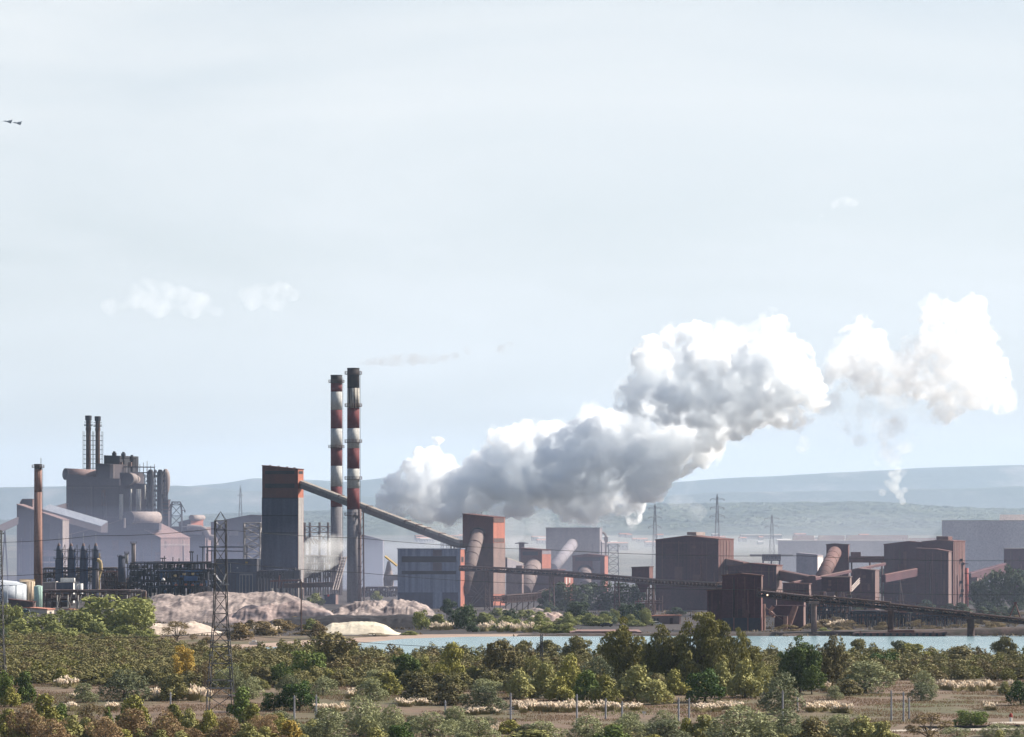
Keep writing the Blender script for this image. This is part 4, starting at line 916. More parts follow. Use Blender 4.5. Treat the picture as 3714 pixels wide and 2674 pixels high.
root = thing('slatted_chute', 'slatted pale walkway chute slanting under the box-shaped house', 'chute', at(*z5(670, 1030), 1230))
a, e = at(*z5(635, 1058), 1225), at(*z5(712, 990), 1240); mb = MB()
for i in range(4): mb.bar(a + up * i * .75, e + up * i * .75, .42)
mb.build_each('slat', works_lit, root); a, e = at(*z5(845, 900), 1262), at(*z5(915, 825), 1280); mb = MB()
for i in range(3): mb.bar(a + up * i * .75, e + up * i * .75, .42)
mb.build_each('upper_slat', works_lit, root)
# barge-like dolphin in the water
root = thing('barge', 'long low rusty barge lying in the lagoon below the jetty conveyor', 'barge', at(*z5(1260, 1268), 1081))
D = 1081; x0, x1 = gx(X5(872), D), gx(X5(1640), D); prof = [(x0, .0), (x0, .85), (x0 + .6, 1.25), (x1 - 2.4, 1.25), (x1 - .3, 1.45), (x1, 1.3), (x1 - .9, 0)]
MB().slab([(x, D, z_ - .12) for x, z_ in prof], (0, 6.5, 0)).build('hull', surf('barge_rust', (0.155, 0.075, 0.065), (0.07, 0.045, 0.045), sc=(0.5, .5, 1.2)), root)
MB().box((x0 + 14.5, D + 3, 1.48), (7.6, 3.5, .7)).build('deck_box', ore_roof, root)
mb = MB()
for i in range(14): mb.cyl((x0 + 1 + i * 2.0, D - .22, .55), (x0 + 1 + i * 2.0, D - .02, .55), .42, n=10)
mb.build_each('fender', dark, root); mb = MB()
for x in (x0 + 2, x0 + 12, x0 + 24): mb.cyl((x, D + .7, 1.14), (x, D + .7, 1.55), .16, n=8)
mb.build_each('bollard', rust, root)
root = thing('quay_wall', 'reddish stone quay on the far shore left of the tall grove', 'quay', at(*z3(1900, 1258), 1090))
D = 1090; a = gx(X3(1742), D); e = gx(X3(2330), D)
MB().slab([(a, D, -.4), (a, D, .9), (a + 1.5, D, 1.15), (e, D, 1.15), (e, D, -.4)], (0, 26, 0)).build('stone_face', quaym, root)
MB().box(((a + e) / 2, D + .5, 1.24), (e - a - 3, 1.0, .16)).build('coping', concrete, root)
MB().box((gx(X3(1955), D), D - .4, .55), (5.2, .7, 1.0)).build('fender_block', works_pink, root)
# pink hut and cars by it
b = Bld('pink_hut', 'pink hut with a red flat roof between the trees, behind the tall grove', 'hut', Z(z4, [(372, 1102), (598, 1098)]), 1226, 10, z4(612, 0)[0], works_pink, terracotta, works_pink, eave=.35)
for x0_, x1_ in ((386, 404), (410, 428)): b.band(X4(x0_), X4(x1_), Y4(1118), Y4(1150), glassm, 'window', .08)
b.band(X4(520), X4(545), Y4(1115), Y4(1165), rust, 'door', .08)
def car(name, label, X, D, yaw, m, group):
    root = thing(name, label, 'car', (X, D, 0), group); root.rotation_euler = (0, 0, 0); M = Matrix.Rotation(yaw, 3, 'Z'); c = Vector((X, D, 0))
    tr = lambda pts: [c + M @ Vector(p) for p in pts]
    prof = [(-2.1, .35), (-2.1, .8), (-1.35, .92), (-.7, 1.42), (.75, 1.45), (1.5, .95), (2.05, .88), (2.1, .35)]
    MB().slab(tr([(x, -.85, z_) for x, z_ in prof]), M @ Vector((0, 1.7, 0))).build('body', m, root)
    mb = MB()
    for y0_ in (-.88, .86): mb.slab(tr([(-1.15, y0_, .95), (-.62, y0_, 1.34), (.68, y0_, 1.37), (1.25, y0_, .98)]), M @ Vector((0, .02, 0)))
    mb.build('window', glassm, root)
    for x in (-1.3, 1.35):
        for y0_ in (-.9, .72): MB().cyl(c + M @ Vector((x, y0_, .33)), c + M @ Vector((x, y0_ + .18, .33)), .33, n=12).build('wheel', blackm, root)
car('parked_car', 'white car parked in front of the pink hut', gx(X4(402), 1205), 1205, .2, white, 'cars on the far shore')
car('parked_car', 'dark car standing on the shore left of the pink hut, beside the quay', gx(z8(905, 0)[0], 1190), 1190, .1, blackm, 'cars on the far shore')
root = thing('small_boat', 'tiny white boat pulled up on the beach right of the lattice pylon', 'boat', at(926, 2342, 1000))
p = Vector((gx(926, 1000), 1000, 0.02)); root.location = p
MB().hexa([p + Vector(q) for q in ((-1.6, -.5, .05), (1.7, -.3, .05), (1.7, .3, .05), (-1.6, .5, .05))], [p + Vector(q) for q in ((-1.8, -.85, .75), (2.3, -.15, .95), (2.3, .15, .95), (-1.8, .85, .75))]).build('hull', white, root)
MB().box(p + Vector((-.4, 0, 1.02)), (1.2, 1.0, .5)).build('cabin', white, root)

# ================================================================ STEELWORKS AT THE LEFT, HAZY
b = Bld('furnace_hall', 'tall hazy furnace building with barrel ducts and rooftop blocks, at the left', 'furnace', Z(z1, [(545, 640), (985, 655)]), 2300, 18, X1(1062), works, works, works)
fh = b
def hduct(b, name, x0, y, x1, r_, m, mend=None, D=None, dz=0, cap=True, dd_=14):
    a, e = at(X1(x0), Y1(y), D or 2290), at(X1(x1), Y1(y + dz), (D or 2290) + dd_)
    rr = r_ * K / FPX * 2300; o = MB().cyl(a, e, rr, n=28).build(name, m, b.root, True)
    if mend: MB().cyl(a + (a - e).normalized() * .15, a + (e - a).normalized() * .1, rr * 1.01, n=28).build('dark_end', mend, b.root)
    return o
hduct(b, 'barrel_duct', 538, 612, 800, 48, works_pink, works, 2292, 12)
mb = MB(); mb.slab([at(X1(x), Y1(y), 2288) for x, y in ((545, 700), (985, 705), (985, 655), (545, 610))], (0, 3, 0)); b.part(mb, 'parapet', works)
for args in (('side_block', [(790, 525), (905, 530)], 2296, X1(940), 650), ('upper_block', [(855, 457), (985, 462)], 2330, X1(1040), 680), ('side_tower', [(985, 600), (1068, 600)], 2300, X1(1085), 950)):
    nm, tp_, D, xr, yb_ = args; y0 = Y1(yb_)
    p = Z(z1, tp_); q = [at(p[0][0], p[0][1], D), at(p[1][0], p[1][1], D + 1), at(p[1][0], y0, D + 1), at(p[0][0], y0, D)]
    MB().slab(q, (( xr - p[1][0]) / FPX * D + 6, 18, 0)).build(nm, works if nm != 'upper_block' else dark, b.root)
mb = MB(); mb.slab([at(X1(x), Y1(y), 2299) for x, y in ((906, 650), (938, 648), (938, 534), (906, 530))], (0, -2.2, 0)); b.part(mb, 'lit_panel', works_lit)  # pale slab paints the sunlight on the side block's right face
for x in (940, 1015, 1085):
    p = at(X1(x), Y1(425 if x < 1000 else (430 if x < 1050 else 455)), 2335); MB().lathe((p.x, p.y, p.z - 11), [(.9, 0), (.9, 7), (1.5, 7.2), (1.5, 10), (.9, 10.2), (.8, 11)], 12).build('rooftop_stack', dark, b.root)
for x in (995, 1070): MB().box(at(X1(x), Y1(533), 2318), (2.1, 3, 2.9)).build('rooftop_box', works_pink, b.root)
mb = MB()
for i in range(10):
    x = 1000 + i * 30; p = at(X1(x), Y1(555), 2312); mb.bar(p, p - up * (4 + (i * 7 % 5)), .35)
    mb.bar(p, p + up * (1 + (i * 5 % 4)), .22)
mb.bar(at(X1(1000), Y1(552), 2312), at(X1(1275), Y1(556), 2312), .5); mb.bar(at(X1(1090), Y1(600), 2312), at(X1(1275), Y1(600), 2312), .45)
for x in (1100, 1110, 1118): mb.bar(at(X1(x), Y1(480), 2314), at(X1(x), Y1(560), 2314), .25)
mb.bar(at(X1(985), Y1(482), 2314), at(X1(1118), Y1(482), 2314), .3); b.part(mb, 'pipe_frame', dark)
hduct(b, 'barrel_duct', 1050, 652, 1122, 50, works_lit, works, 2296, 4, dd_=24)
for x0, x1, y0, y1 in ((980, 1014, 778, 985), (1070, 1085, 735, 920), (1118, 1160, 735, 915), (1186, 1199, 700, 820)):  # first entry is a sunlit strip of wall, shaped as a pale column
    c0, c1 = at(X1((x0 + x1) / 2), Y1(y0), 2297), at(X1((x0 + x1) / 2), Y1(y1), 2297); MB().cyl(c1, c0, (x1 - x0) * K / FPX * 2300 * .5, n=20).build('pale_column_lit_strip', palecol, b.root, True)
mb = MB(); mb.slab([at(X1(x), Y1(y), 2303) for x, y in ((1060, 940), (1200, 940), (1200, 690), (1060, 690))], (0, 12, 0)); b.part(mb, 'back_block', works)
# twin gas towers wrapped in landings
for i, (x, w, yt) in enumerate(((1238, 58, 575), (1318, 52, 575))):
    p = at(X1(x), Y1(yt), 2306 + i * 6); r_ = w * .5 * K / FPX * 2306
    root = thing('gas_tower', ['dark gas-cleaning tower wrapped in landings, beside the furnace building', 'dark gas-cleaning tower wrapped in landings, the right one of the hazy pair'][i], 'tower', (p.x, p.y, 0), 'twin gas towers')
    MB().lathe((p.x, p.y, 0), [(r_ * 1.15, 0), (r_ * 1.15, p.z * .45), (r_, p.z * .5), (r_, p.z - 2), (r_ * .5, p.z)], 20).build('shell', dark, root)
    mb = MB(); z_ = 8.0; rnd = random.Random(i)
    while z_ < p.z - 2:
        mb.lathe((p.x, p.y, z_), [(r_, 0), (r_ + 1.5, 0), (r_ + 1.5, .35), (r_, .35)], 16)
        for k in range(8):
            a = rnd.random() * 6.28; c = Vector((p.x + math.cos(a) * (r_ + 1.4), p.y + math.sin(a) * (r_ + 1.4), z_)); mb.bar(c, c + up * 1.5, .22)
            if k < 2: mb.box(c + up * .8, (1.3, 1.3, 1.5))
        z_ += 3.1
    mb.build('landing', dark, root); mb = MB()
    for k in range(4):
        a = 3.6 + k * .7; c = Vector((p.x + math.cos(a) * (r_ + 1.6), p.y + math.sin(a) * (r_ + 1.6), 0)); mb.cyl(c, c + up * (p.z - 3 + k), .38, n=6)
    mb.build('riser', dark, root)
p = at(X1(1363), Y1(665), 2322); root = thing('gas_drum', 'round pale-lit drum peeking out behind the twin gas towers', 'drum', (p.x, p.y, p.z - 8))
MB().lathe((p.x, p.y, p.z - 9), [(1.5, 0), (2.4, 3), (2.9, 7), (2.9, 11), (2.4, 14), (1.0, 16.5)], 20).build('drum', works_lit, root, True); MB().cyl((p.x, p.y, 0), (p.x, p.y, p.z - 8.9), 1.6, n=12).build('stem', dark, root)
b2 = Bld('step_block', 'dark stepped equipment block right of the twin gas towers', 'block', Z(z1, [(1340, 825), (1385, 825)]), 2300, 20, X1(1402), dark, dark, works)
mb = MB()
for y in (840, 870, 900, 930, 960): mb.slab([b2.F(X1(x), Y1(yy), .1) for x, yy in ((1338, y), (1386, y), (1386, y + 7), (1338, y + 7))], (0, -1.2, 0))
b2.part(mb, 'landing', rust)
lattice('lattice_tower', 'hazy lattice mast with a crossing platform, right of the furnace building', 'mast', gx(X1(1450), 2290), 2290, [(0, 4.5), (at(0, Y1(905), 2290).z, 3.4), (at(0, Y1(840), 2290).z, 2.6)], .4, m=dark, panels=7, arms=[(at(0, Y1(912), 2290).z, 5.5)])
# twin rooftop stacks
for i, (x, yt, w) in enumerate(((727, 130, 42), (804, 136, 40))):
    D = 2318 + i * 3; p = at(X1(x), Y1(yt), D); r_ = w * .5 * K / FPX * D; zb_ = at(0, Y1(640), D).z; hh = p.z - zb_
    root = thing('twin_stack', ['slim dark stack with a thick collar on the furnace roof, left one of the twins', 'slim dark stack with a thick collar on the furnace roof, right one of the twins'][i], 'chimney', (p.x, p.y, zb_), 'twin stacks on the furnace building')
    MB().lathe((p.x, p.y, zb_), [(r_, 0), (r_ * .95, hh * .75), (r_ * 1.1, hh * .77), (r_ * 1.1, hh * .8), (r_ * .95, hh * .81), (r_ * .95, hh * .92)], 20).build('shaft', rust, root)
    MB().lathe((p.x, p.y, zb_ + hh * .921), [(r_ * 1.28, 0), (r_ * 1.32, hh * .075), (r_ * .9, hh * .079)], 20).build('collar', dark, root)
    mb = MB(); s_ = r_ * 1.9; z_ = zb_
    while z_ < zb_ + hh * .68:
        c = [Vector((p.x + a * s_, p.y + b__ * s_, z_)) for a, b__ in ((-1, -1), (1, -1), (1, 1), (-1, 1))]
        for k in range(4): mb.bar(c[k], c[(k + 1) % 4], .16); mb.bar(c[k], c[k] + up * 3, .18)
        z_ += 3
    mb.build('scaffold', dark, root)
    mb = MB()
    for f_ in (.83, .89): mb.lathe((p.x, p.y, zb_ + hh * f_), [(r_, 0), (r_ + 1.1, 0), (r_ + 1.1, .3), (r_, .3)], 14)
    for k in range(8): a = k * .785; c = Vector((p.x + math.cos(a) * (r_ + 1), p.y + math.sin(a) * (r_ + 1), zb_ + hh * .83)); mb.bar(c, c + up * 1.4, .2)
    mb.build('platform', dark, root)
# low big hall in front and its barrel roofed drum
b = Bld('cast_hall', 'broad hazy gabled hall with a pinkish lit end wall, in front of the furnace building', 'hall', Z(z1, [(560, 1115), (850, 1040), (1010, 985), (1322, 1138)]), 2200, 22, X1(1562), works, works_pink, works_pink)
b.band(X1(1322), X1(1560), Y1(1190), Y1(1200), works_lit, 'ledge', .3, 'E')
root = thing('barrel_house', 'large pale barrel-roofed drum lying on the low hall roof', 'drum', at(X1(1180), Y1(1040), 2215))
a, e = at(X1(1062), Y1(972), 2200), at(X1(1290), Y1(972), 2226); rr = 52 * K / FPX * 2210
MB().cyl(a, e, rr, n=32).build('barrel_roof', works_lit, root, True); MB().cyl(a + (a - e).normalized() * .2, a + (e - a).normalized() * .1, rr * 1.01, n=32).build('dark_end', works, root)
MB().cyl(a + (a - e).normalized() * .9, a + (a - e).normalized() * .25, rr * 1.12, rr * 1.05, n=32).build('rim', works, root); MB().slab([at(X1(x), Y1(y), 2204) for x, y in ((1040, 1075), (1310, 1075), (1310, 1015), (1040, 1015))], (0, 14, 0)).build('side_wall', works, root)
mb = MB(); mb.slab([at(X1(x), Y1(y), 2190) for x, y in ((1015, 1055), (1027, 1055), (1027, 975), (1015, 975))], (0, 3, 0)); mb.build('lit_post', works_lit, root)
b = Bld('stock_house', 'hazy stock house with a roof sloping down to the right, behind the brick chimney', 'house', Z(z1, [(138, 862), (515, 990)]), 2150, 16, X1(568), works, works_pink, works_lit)
b.band(X1(350), X1(460), Y1(1238), Y1(1290), works_pink, 'wall_panel', .2); b.band(X1(280), X1(450), Y1(1330), Y1(1345), works_lit, 'pipe_run', .5)
root = thing('roof_gallery', 'long pale blue gallery roof sloping down to the right of the brick chimney', 'conveyor', at(X1(600), Y1(980), 2165))
a, e = at(X1(345), Y1(905), 2158), at(X1(830), Y1(1045), 2185); s_ = Vector((.4, 1, 0)).normalized() * 9
MB().hexa([a - up * 3.6, a - up * 3.6 + s_, a + s_ + up * 3, a], [e - up * 3.6, e - up * 3.6 + s_, e + s_ + up * 3, e]).build('gallery', works, root)
nrm = Vector((0, -.15, .3)); MB().hexa([a + nrm * .05, a + s_ + up * 3 + nrm * .05, a + s_ + up * 3 + nrm * 1.4, a + nrm * 1.4], [e + nrm * .05, e + s_ + up * 3 + nrm * .05, e + s_ + up * 3 + nrm * 1.4, e + nrm * 1.4]).build('gallery_roof', bluroof, root)
b = Bld('head_house', 'small head house on the stock house roof, dark left half and tan right half', 'house', Z(z1, [(165, 852), (185, 820), (268, 820)]), 2172, 20, X1(285), dark, works_pink, works_pink, zb=at(0, Y1(905), 2172).z)
for lab, p0_, p1_ in (('dark conveyor rising from the left edge to the stock house', (-20, 1042, 2120), (150, 966, 2152)), ('dark conveyor between the stock house roof and the furnace building', (420, 886, 2185), (552, 850, 2292))):
    a, e = at(X1(p0_[0]), Y1(p0_[1]), p0_[2]), at(X1(p1_[0]), Y1(p1_[1]), p1_[2]); root = thing('feed_conveyor', lab, 'conveyor', a, 'feed conveyors of the steelworks')
    s_ = Vector((.2, 1, 0)) * 2; hh = 4.2
    MB().hexa([a - s_ - up * hh, a + s_ - up * hh, a + s_, a - s_], [e - s_ - up * hh, e + s_ - up * hh, e + s_, e - s_]).build('gallery', works, root)
    mb = MB(); c = a + (e - a) * .35
    for d_ in (-2, 2): mb.bar((c.x + d_, c.y, 0), (c.x, c.y, c.z - hh), .6)
    mb.build('trestle', dark, root)
# hazy buildings to the right of it
b = Bld('ladle_shop', 'hazy long hall with a rising roofline left of the orange-topped tower', 'hall', Z(z1, [(1735, 1012), (2060, 950), (2150, 955)]), 2300, 10, X1(2300), works, works, works)
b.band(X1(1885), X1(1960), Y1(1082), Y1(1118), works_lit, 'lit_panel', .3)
b = Bld('vent_house', 'small orange-lit vent house with a barrel roof on a low hazy wing', 'house', Z(z1, [(1470, 1010), (1568, 985)]), 2420, 25, X1(1672), works, works, orange)
a, e = at(X1(1575), Y1(972), 2415), at(X1(1668), Y1(972), 2440); MB().cyl(a, e, 24 * K / FPX * 2420, n=24).build('barrel_roof', works_lit, b.root, True)
b = Bld('low_wing', 'low hazy wing with a pale roof right of the broad gabled hall', 'hall', Z(z1, [(1330, 1045), (1690, 1050)]), 2380, 14, X1(1770), works, walkway, works_pink)
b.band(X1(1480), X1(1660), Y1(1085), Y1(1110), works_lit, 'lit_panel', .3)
root = thing('goose_neck_pipe', 'pale goose-neck pipe bending down behind the lattice pylon', 'pipe', at(X1(1700), Y1(1140), 2250))
MB().path([at(X1(x), Y1(y), 2250) for x, y in ((1540, 1050), (1660, 1058), (1690, 1075), (1702, 1105), (1718, 1130), (1760, 1138), (1775, 1200))], 1.9, 12).build('pipe', works_lit, root)
mb = MB(); p = at(X1(1702), Y1(1110), 2250); mb.bar((p.x, p.y, 0), p, .7); mb.bar((p.x + 5, p.y, 0), p + Vector((5, 0, -6)), .7); mb.build('support', works, root)
WM = [surf('works_joint', (0.075, 0.058, 0.066), (0.055, 0.045, 0.055)), surf('works_patch', (0.14, 0.105, 0.105), (0.10, 0.08, 0.085)), rust, dark]
weather(fh, X1(550), X1(975), Y1(710), Y1(1000), WM, 18, 31, kinds='seam patch girt pipe seam window pipe girt'.split())
for b_ in Bld.ALL:
    l_ = b_.root['label']
    if l_.startswith('broad hazy gabled'): weather(b_, X1(565), X1(1318), Y1(1150), Y1(1360), WM, 26, 33, kinds='pipe seam girt patch window pipe door patch'.split()); weather(b_, X1(1330), X1(1555), Y1(1150), Y1(1330), [works_lit, works_pink, rust], 10, 34, 'E')
    if l_.startswith('hazy stock house'): weather(b_, X1(142), X1(510), Y1(1000), Y1(1420), WM, 18, 35, kinds='pipe seam girt patch window pipe'.split())
    if l_.startswith('hazy long hall'): weather(b_, X1(1740), X1(2145), Y1(1020), Y1(1300), WM, 12, 36)
# brick chimney at the left
chimney('brick_chimney', 'plain brown brick chimney with a dark crown, far left', X1(313), 1650, Y1(532), 2130, 27.5, 31.5, [(Y1(570), chblack), (Y1(760), brick), (Y1(1500), brick)], [Y1(558)], rim=dark)
o = bpy.data.objects.get('brick_chimney'); p = at(X1(337), Y1(530), 1650); MB().bar(p - up * 1, p + up * 2.8, .18).build('lightning_rod', dark, o)

# ================================================================ REFINERY IN FRONT
# four distillation columns with frames between
for i, x in enumerate((485, 585, 686, 788)):
    D = 1640; p = at(X1(x), Y1(1180), D); s = K / FPX * D; zz = lambda y: at(0, Y1(y), D).z
    root = thing('distillation_column', 'dark distillation column with a domed orange-capped top, ' + ['leftmost of the row of four', 'second from the left in the row of four', 'third from the left in the row of four', 'rightmost of four, yellow pipe beside it'][i], 'column', (p.x, p.y, 0), 'row of four distillation columns')
    MB().lathe((p.x, p.y, 0), [(30 * s, 0), (30 * s, zz(1320)), (23 * s, zz(1305)), (21 * s, zz(1225)), (14 * s, zz(1205)), (6 * s, zz(1195))], 24).build('shell', bluedk, root)
    MB().lathe((p.x, p.y, zz(1205)), [(13 * s, 0), (14.5 * s, 6 * s), (8 * s, 22 * s), (4 * s, 26 * s)], 16).build('cap', concrete, root)
    mb = MB()
    for y in (1310, 1240, 1400): mb.lathe((p.x, p.y, zz(y)), [(24 * s, 0), (44 * s, 0), (44 * s, .25), (24 * s, .25)], 16)
    for k in range(10): a = k * .628; c = Vector((p.x + math.cos(a) * 43 * s, p.y + math.sin(a) * 43 * s, zz(1310))); mb.bar(c, c + up * 1.1, .1)
    mb.build('platform', dark, root)
    mb = MB(); mb.bar((p.x, p.y, zz(1190)), (p.x, p.y, zz(1095)), .16); mb.build('mast', farsteel, root)
    mb = MB(); mb.cyl((p.x + 31 * s, p.y - .4, 0), (p.x + 31 * s, p.y - .4, zz(1260)), .3, n=8); mb.build('riser', surf('yellow_pipe', (0.45, 0.33, 0.16)) if i == 3 else bluep, root)
for i, x in enumerate((535, 636, 737)):
    D = 1646; p = at(X1(x), Y1(1225), D); s = K / FPX * D
    root = thing('landing_tower', 'steel landing frame between distillation columns, ' + ['leftmost of three', 'middle one of three', 'rightmost of three'][i], 'frame', (p.x, p.y, 0), 'landing frames between the columns')
    mb = MB()
    for a in (-24, 0, 24): mb.bar((p.x + a * s, p.y, 0), (p.x + a * s, p.y, p.z + 1.5 * (a == 0)), .22)
    mb.build('upright', dark, root); mb = MB(); z_ = 4
    while z_ < p.z: mb.box((p.x, p.y, z_), (56 * s, 1.6, .25)); mb.bar((p.x - 24 * s, p.y - .8, z_ + 1.1), (p.x + 24 * s, p.y - .8, z_ + 1.1), .1); mb.bar((p.x - 24 * s, p.y, z_), (p.x, p.y, z_ + 3.5), .14); z_ += 3.7
    mb.build('landing', dark, root)
def vessel(name, label, x, yt, yb_, w, D, m, v=z1, group=None, cat='vessel', dome=.6, extra=True):
    X = gx(v(x, 0)[0], D); zt = at(*v(x, yt), D).z; z0_ = max(0, at(*v(x, yb_), D).z) if yb_ else 0; r_ = w * .5 * (K if v is not z6 else 1000 / 2256) / FPX * D
    root = thing(name, label, cat, (X, D, z0_), group)
    MB().lathe((X, D, z0_), [(r_, 0), (r_, (zt - z0_) - r_ * dome)], 28).build('shell', m, root, True)
    MB().lathe((X, D, zt - r_ * dome), [(r_ * 1.02, 0)] + [(r_ * math.cos(a), r_ * dome * math.sin(a)) for a in (.3, .6, .9, 1.2, 1.5)], 28).build('top', m, root, True)
    if extra:
        mb = MB(); mb.lathe((X, D, zt - r_ * dome), [(r_ * .9, .02), (r_ + .5, .02), (r_ + .5, .14), (r_ * .9, .14)], 24); n = 12
        for k in range(n): a = k / n * 6.283; c = Vector((X + math.cos(a) * (r_ + .45), D + math.sin(a) * (r_ + .45), zt - r_ * dome + .1)); mb.bar(c, c + up * 1.0, .08)
        mb.bar((X + r_ * .7, D - r_ * .85, z0_), (X + r_ * .7, D - r_ * .85, zt), .14); mb.build('railing', dark, root)
    return root
r_ = vessel('slim_vessel', 'slim pale vessel right of the rightmost distillation column', 800, 1395, 1565, 26, 1600, works_lit, dome=.4)
root = thing('bent_pipe', 'yellowish bent pipe standing right of the distillation columns', 'pipe', at(X1(826), Y1(1430), 1615))
pp = [at(X1(x), Y1(y), 1615) for x, y in ((800, 1318), (818, 1322), (828, 1345), (830, 1400), (818, 1430), (806, 1480))]; MB().path(pp, .85, 12).build('pipe', MATS.get('yellow_pipe'), root)
MB().lathe(pp[3] - up * .3, [(.9, 0), (1.25, 0), (1.25, .4), (.9, .4)], 12).build('flange', rust, root)
vessel('spherical_head_vessel', 'grey drum vessel with a fat head at the left end of the process rack', 1005, 1275, 1500, 66, 1660, bluedk)
vessel('slim_vessel', 'thin pale upright vessel at the right side of the fat-headed drum', 1042, 1265, 1350, 24, 1655, palecol, dome=.3)
vessel('vent_column', 'slender pale brown vent column with a flared top in the mist', 1098, 1180, 1400, 34, 1780, works_lit, dome=.3)
# process rack: a long open steel frame full of pipes
def rack(name, label, v, x0, x1, yt, yb_, D, dy=9.0, nb=16, nl=4, m=dark, pm=None, seed=0, npipe=16, group=None, fill=.0):
    rnd = random.Random(seed); a, e = at(*v(x0, yb_), D), at(*v(x1, yb_), D); z0_, zt = max(0, a.z), at(*v(x0, yt), D).z
    root = thing(name, label, 'pipe rack', ((a.x + e.x) / 2, D, z0_), group)
    mb = MB(); xs = [a.x + (e.x - a.x) * i / nb for i in range(nb + 1)]
    for x in xs:
        for y in (D, D + dy): mb.bar((x, y, 0), (x, y, zt + rnd.uniform(-.5, .8)), .34)
    mb.build_each('column', m, root); mb = MB()
    for k in range(1, nl + 1):
        z_ = z0_ + (zt - z0_) * k / nl
        for y in (D, D + dy): mb.box(((xs[0] + xs[-1]) / 2, y, z_), (xs[-1] - xs[0], .3, .4))
        for x in xs: mb.box((x, D + dy / 2, z_ - .001), (.3, dy, .3))
    mb.build('beam', m, root)
    for j in range(3):                               # three colours of piping
        mb = MB(); mm = (pm or [dark, works, bluep])[j]
        for k in range(npipe // 3):
            z_ = z0_ + (zt - z0_) * (rnd.randrange(nl) + 1) / nl + rnd.uniform(.3, .8); y = D + rnd.uniform(.3, dy - .3); r_ = rnd.uniform(.14, .42)
            xa, xb = sorted((rnd.uniform(xs[0], xs[-1]), rnd.uniform(xs[0], xs[-1])))
            mb.cyl((xa, y, z_), (xb, y, z_), r_, n=8); mb.cyl((xa, y, z_), (xa, y, max(0, z_ - rnd.uniform(1, 5))), r_, n=8); mb.cyl((xb, y, z_), (xb, y, z_ + rnd.uniform(-4, 1.2)), r_, n=8)
        mb.build('pipe', mm, root)
    mb = MB()
    for k in range(nb):
        h_ = rnd.uniform(.25, .9) * (zt - z0_) / nl; w = (xs[1] - xs[0]); z_ = z0_ + (zt - z0_) * rnd.randrange(nl) / nl
        if rnd.random() < .6: mb.cyl((xs[k] + w * .5, D + dy * .5, z_ + .21), (xs[k] + w * .5, D + dy * .5, z_ + h_ + 1), w * rnd.uniform(.15, .36), n=12)
        else: mb.cyl((xs[k] + w * .1, D + dy * .4, z_ + 1), (xs[k] + w * .9, D + dy * .4, z_ + 1), rnd.uniform(.5, .9), n=12)
    mb.build_each('process_drum', (pm or [dark, works, bluep])[0], root)
    if fill:
        mb = MB(); ch = (zt - z0_) / nl
        for k in range(nb):
            for q_ in range(nl):
                if rnd.random() < fill: mb.box((xs[k] + w * .5, D + dy * rnd.uniform(.35, .8), z0_ + ch * (q_ + .45) + .02 * k), (w * rnd.uniform(.7, 1.15), dy * rnd.uniform(.2, .5), ch * rnd.uniform(.55, .85)))
        mb.build_each('machinery', m, root)
    return root
rk = rack('process_rack', 'long dark process rack crowded with pipes and drums, behind the spoil heap', z6, 1045, 1760, 215, 462, 1700, 14, 26, 5, dark, [dark, bluedk, works], 1, 60, fill=.6)
rack('process_rack', 'second dark pipe frame behind the lattice pylon, blue machinery inside', z6, 1300, 1700, 285, 462, 1668, 7, 12, 3, dark, [bluep, bluedk, dark], 2, 30, fill=.35)
MB().box(at(*z6(1560, 335), 1664), (6.2, 2, 2.2)).build('blue_machine', bluep, rk)
for i, (x, y) in enumerate(((1440, 387), (1520, 384), (1575, 388), (1645, 386), (1432, 312), (1505, 300), (1578, 298))): MB().box(at(*z6(x, y), 1662), (1.2, .8, .9)).build('lit_box', orange if i < 4 else MATS['yellow_pipe'], rk)
MB().dome(at(*z6(1336, 350), 1660), .9, 1.1, 14).build('white_dome', white, rk)
mb = MB()
for i, (x, y0, y1) in enumerate(((1330, 165, 215), (1345, 150, 215), (1415, 160, 215), (1465, 170, 212), (1560, 118, 212), (1575, 120, 212), (1615, 140, 210), (1660, 95, 210), (1690, 130, 210), (1730, 105, 210))): mb.bar(at(*z6(x, y0), 1704), at(*z6(x, y1 + 8), 1704), .3)
mb.bar(at(*z6(1310, 170), 1704), at(*z6(1360, 170), 1704), .3); mb.bar(at(*z6(1548, 118), 1704), at(*z6(1586, 118), 1704), .45); mb.build('standpipe', dark, rk)
root = thing('cable_gantry', 'dark horizontal gantry beams crossing behind the top of the lattice pylon', 'gantry', at(*z6(1800, 200), 1750))
mb = MB(); mb.bar(at(*z6(1632, 76), 1750), at(*z6(2085, 76), 1750), .55); mb.bar(at(*z6(1690, 108), 1750), at(*z6(2010, 112), 1750), .4); mb.build('beam', bluedk, root)
mb = MB()
for x in (1660, 1700, 2020): q = at(*z6(x, 76), 1750); mb.bar((q.x, q.y, 0), q, .4)
mb.build('post', dark, root)
rack('pipe_bridge', 'low pipe bridge on pale legs running from the tanks towards the spoil heap', z6, 352, 1190, 448, 585, 1480, 4, 12, 2, rust, [concrete, rust, works_lit], 5, 24, fill=.5)
root = bpy.data.objects['pipe_bridge']; mb = MB()
for x in (468, 556, 640, 838, 912, 1040): q = at(*z6(x, 470), 1477); mb.bar((q.x, q.y, 0), q, .42); mb.bar((q.x, q.y, 0), q + Vector((1.4, 0, 0)), .16)
mb.build_each('pale_leg', palecol, root)
rack('pipe_yard', 'tangle of low brown pipework between the columns and the fat-headed drum', z6, 830, 1100, 345, 452, 1720, 10, 10, 3, rust, [concrete, works, orange_dk], 9, 30, fill=.5)
rack('pipe_yard', 'hazy low pipe rack behind the distillation columns', z1, 340, 980, 1395, 1500, 1850, 9, 16, 3, works, [works_lit, works, rust], 41, 40, fill=.45)
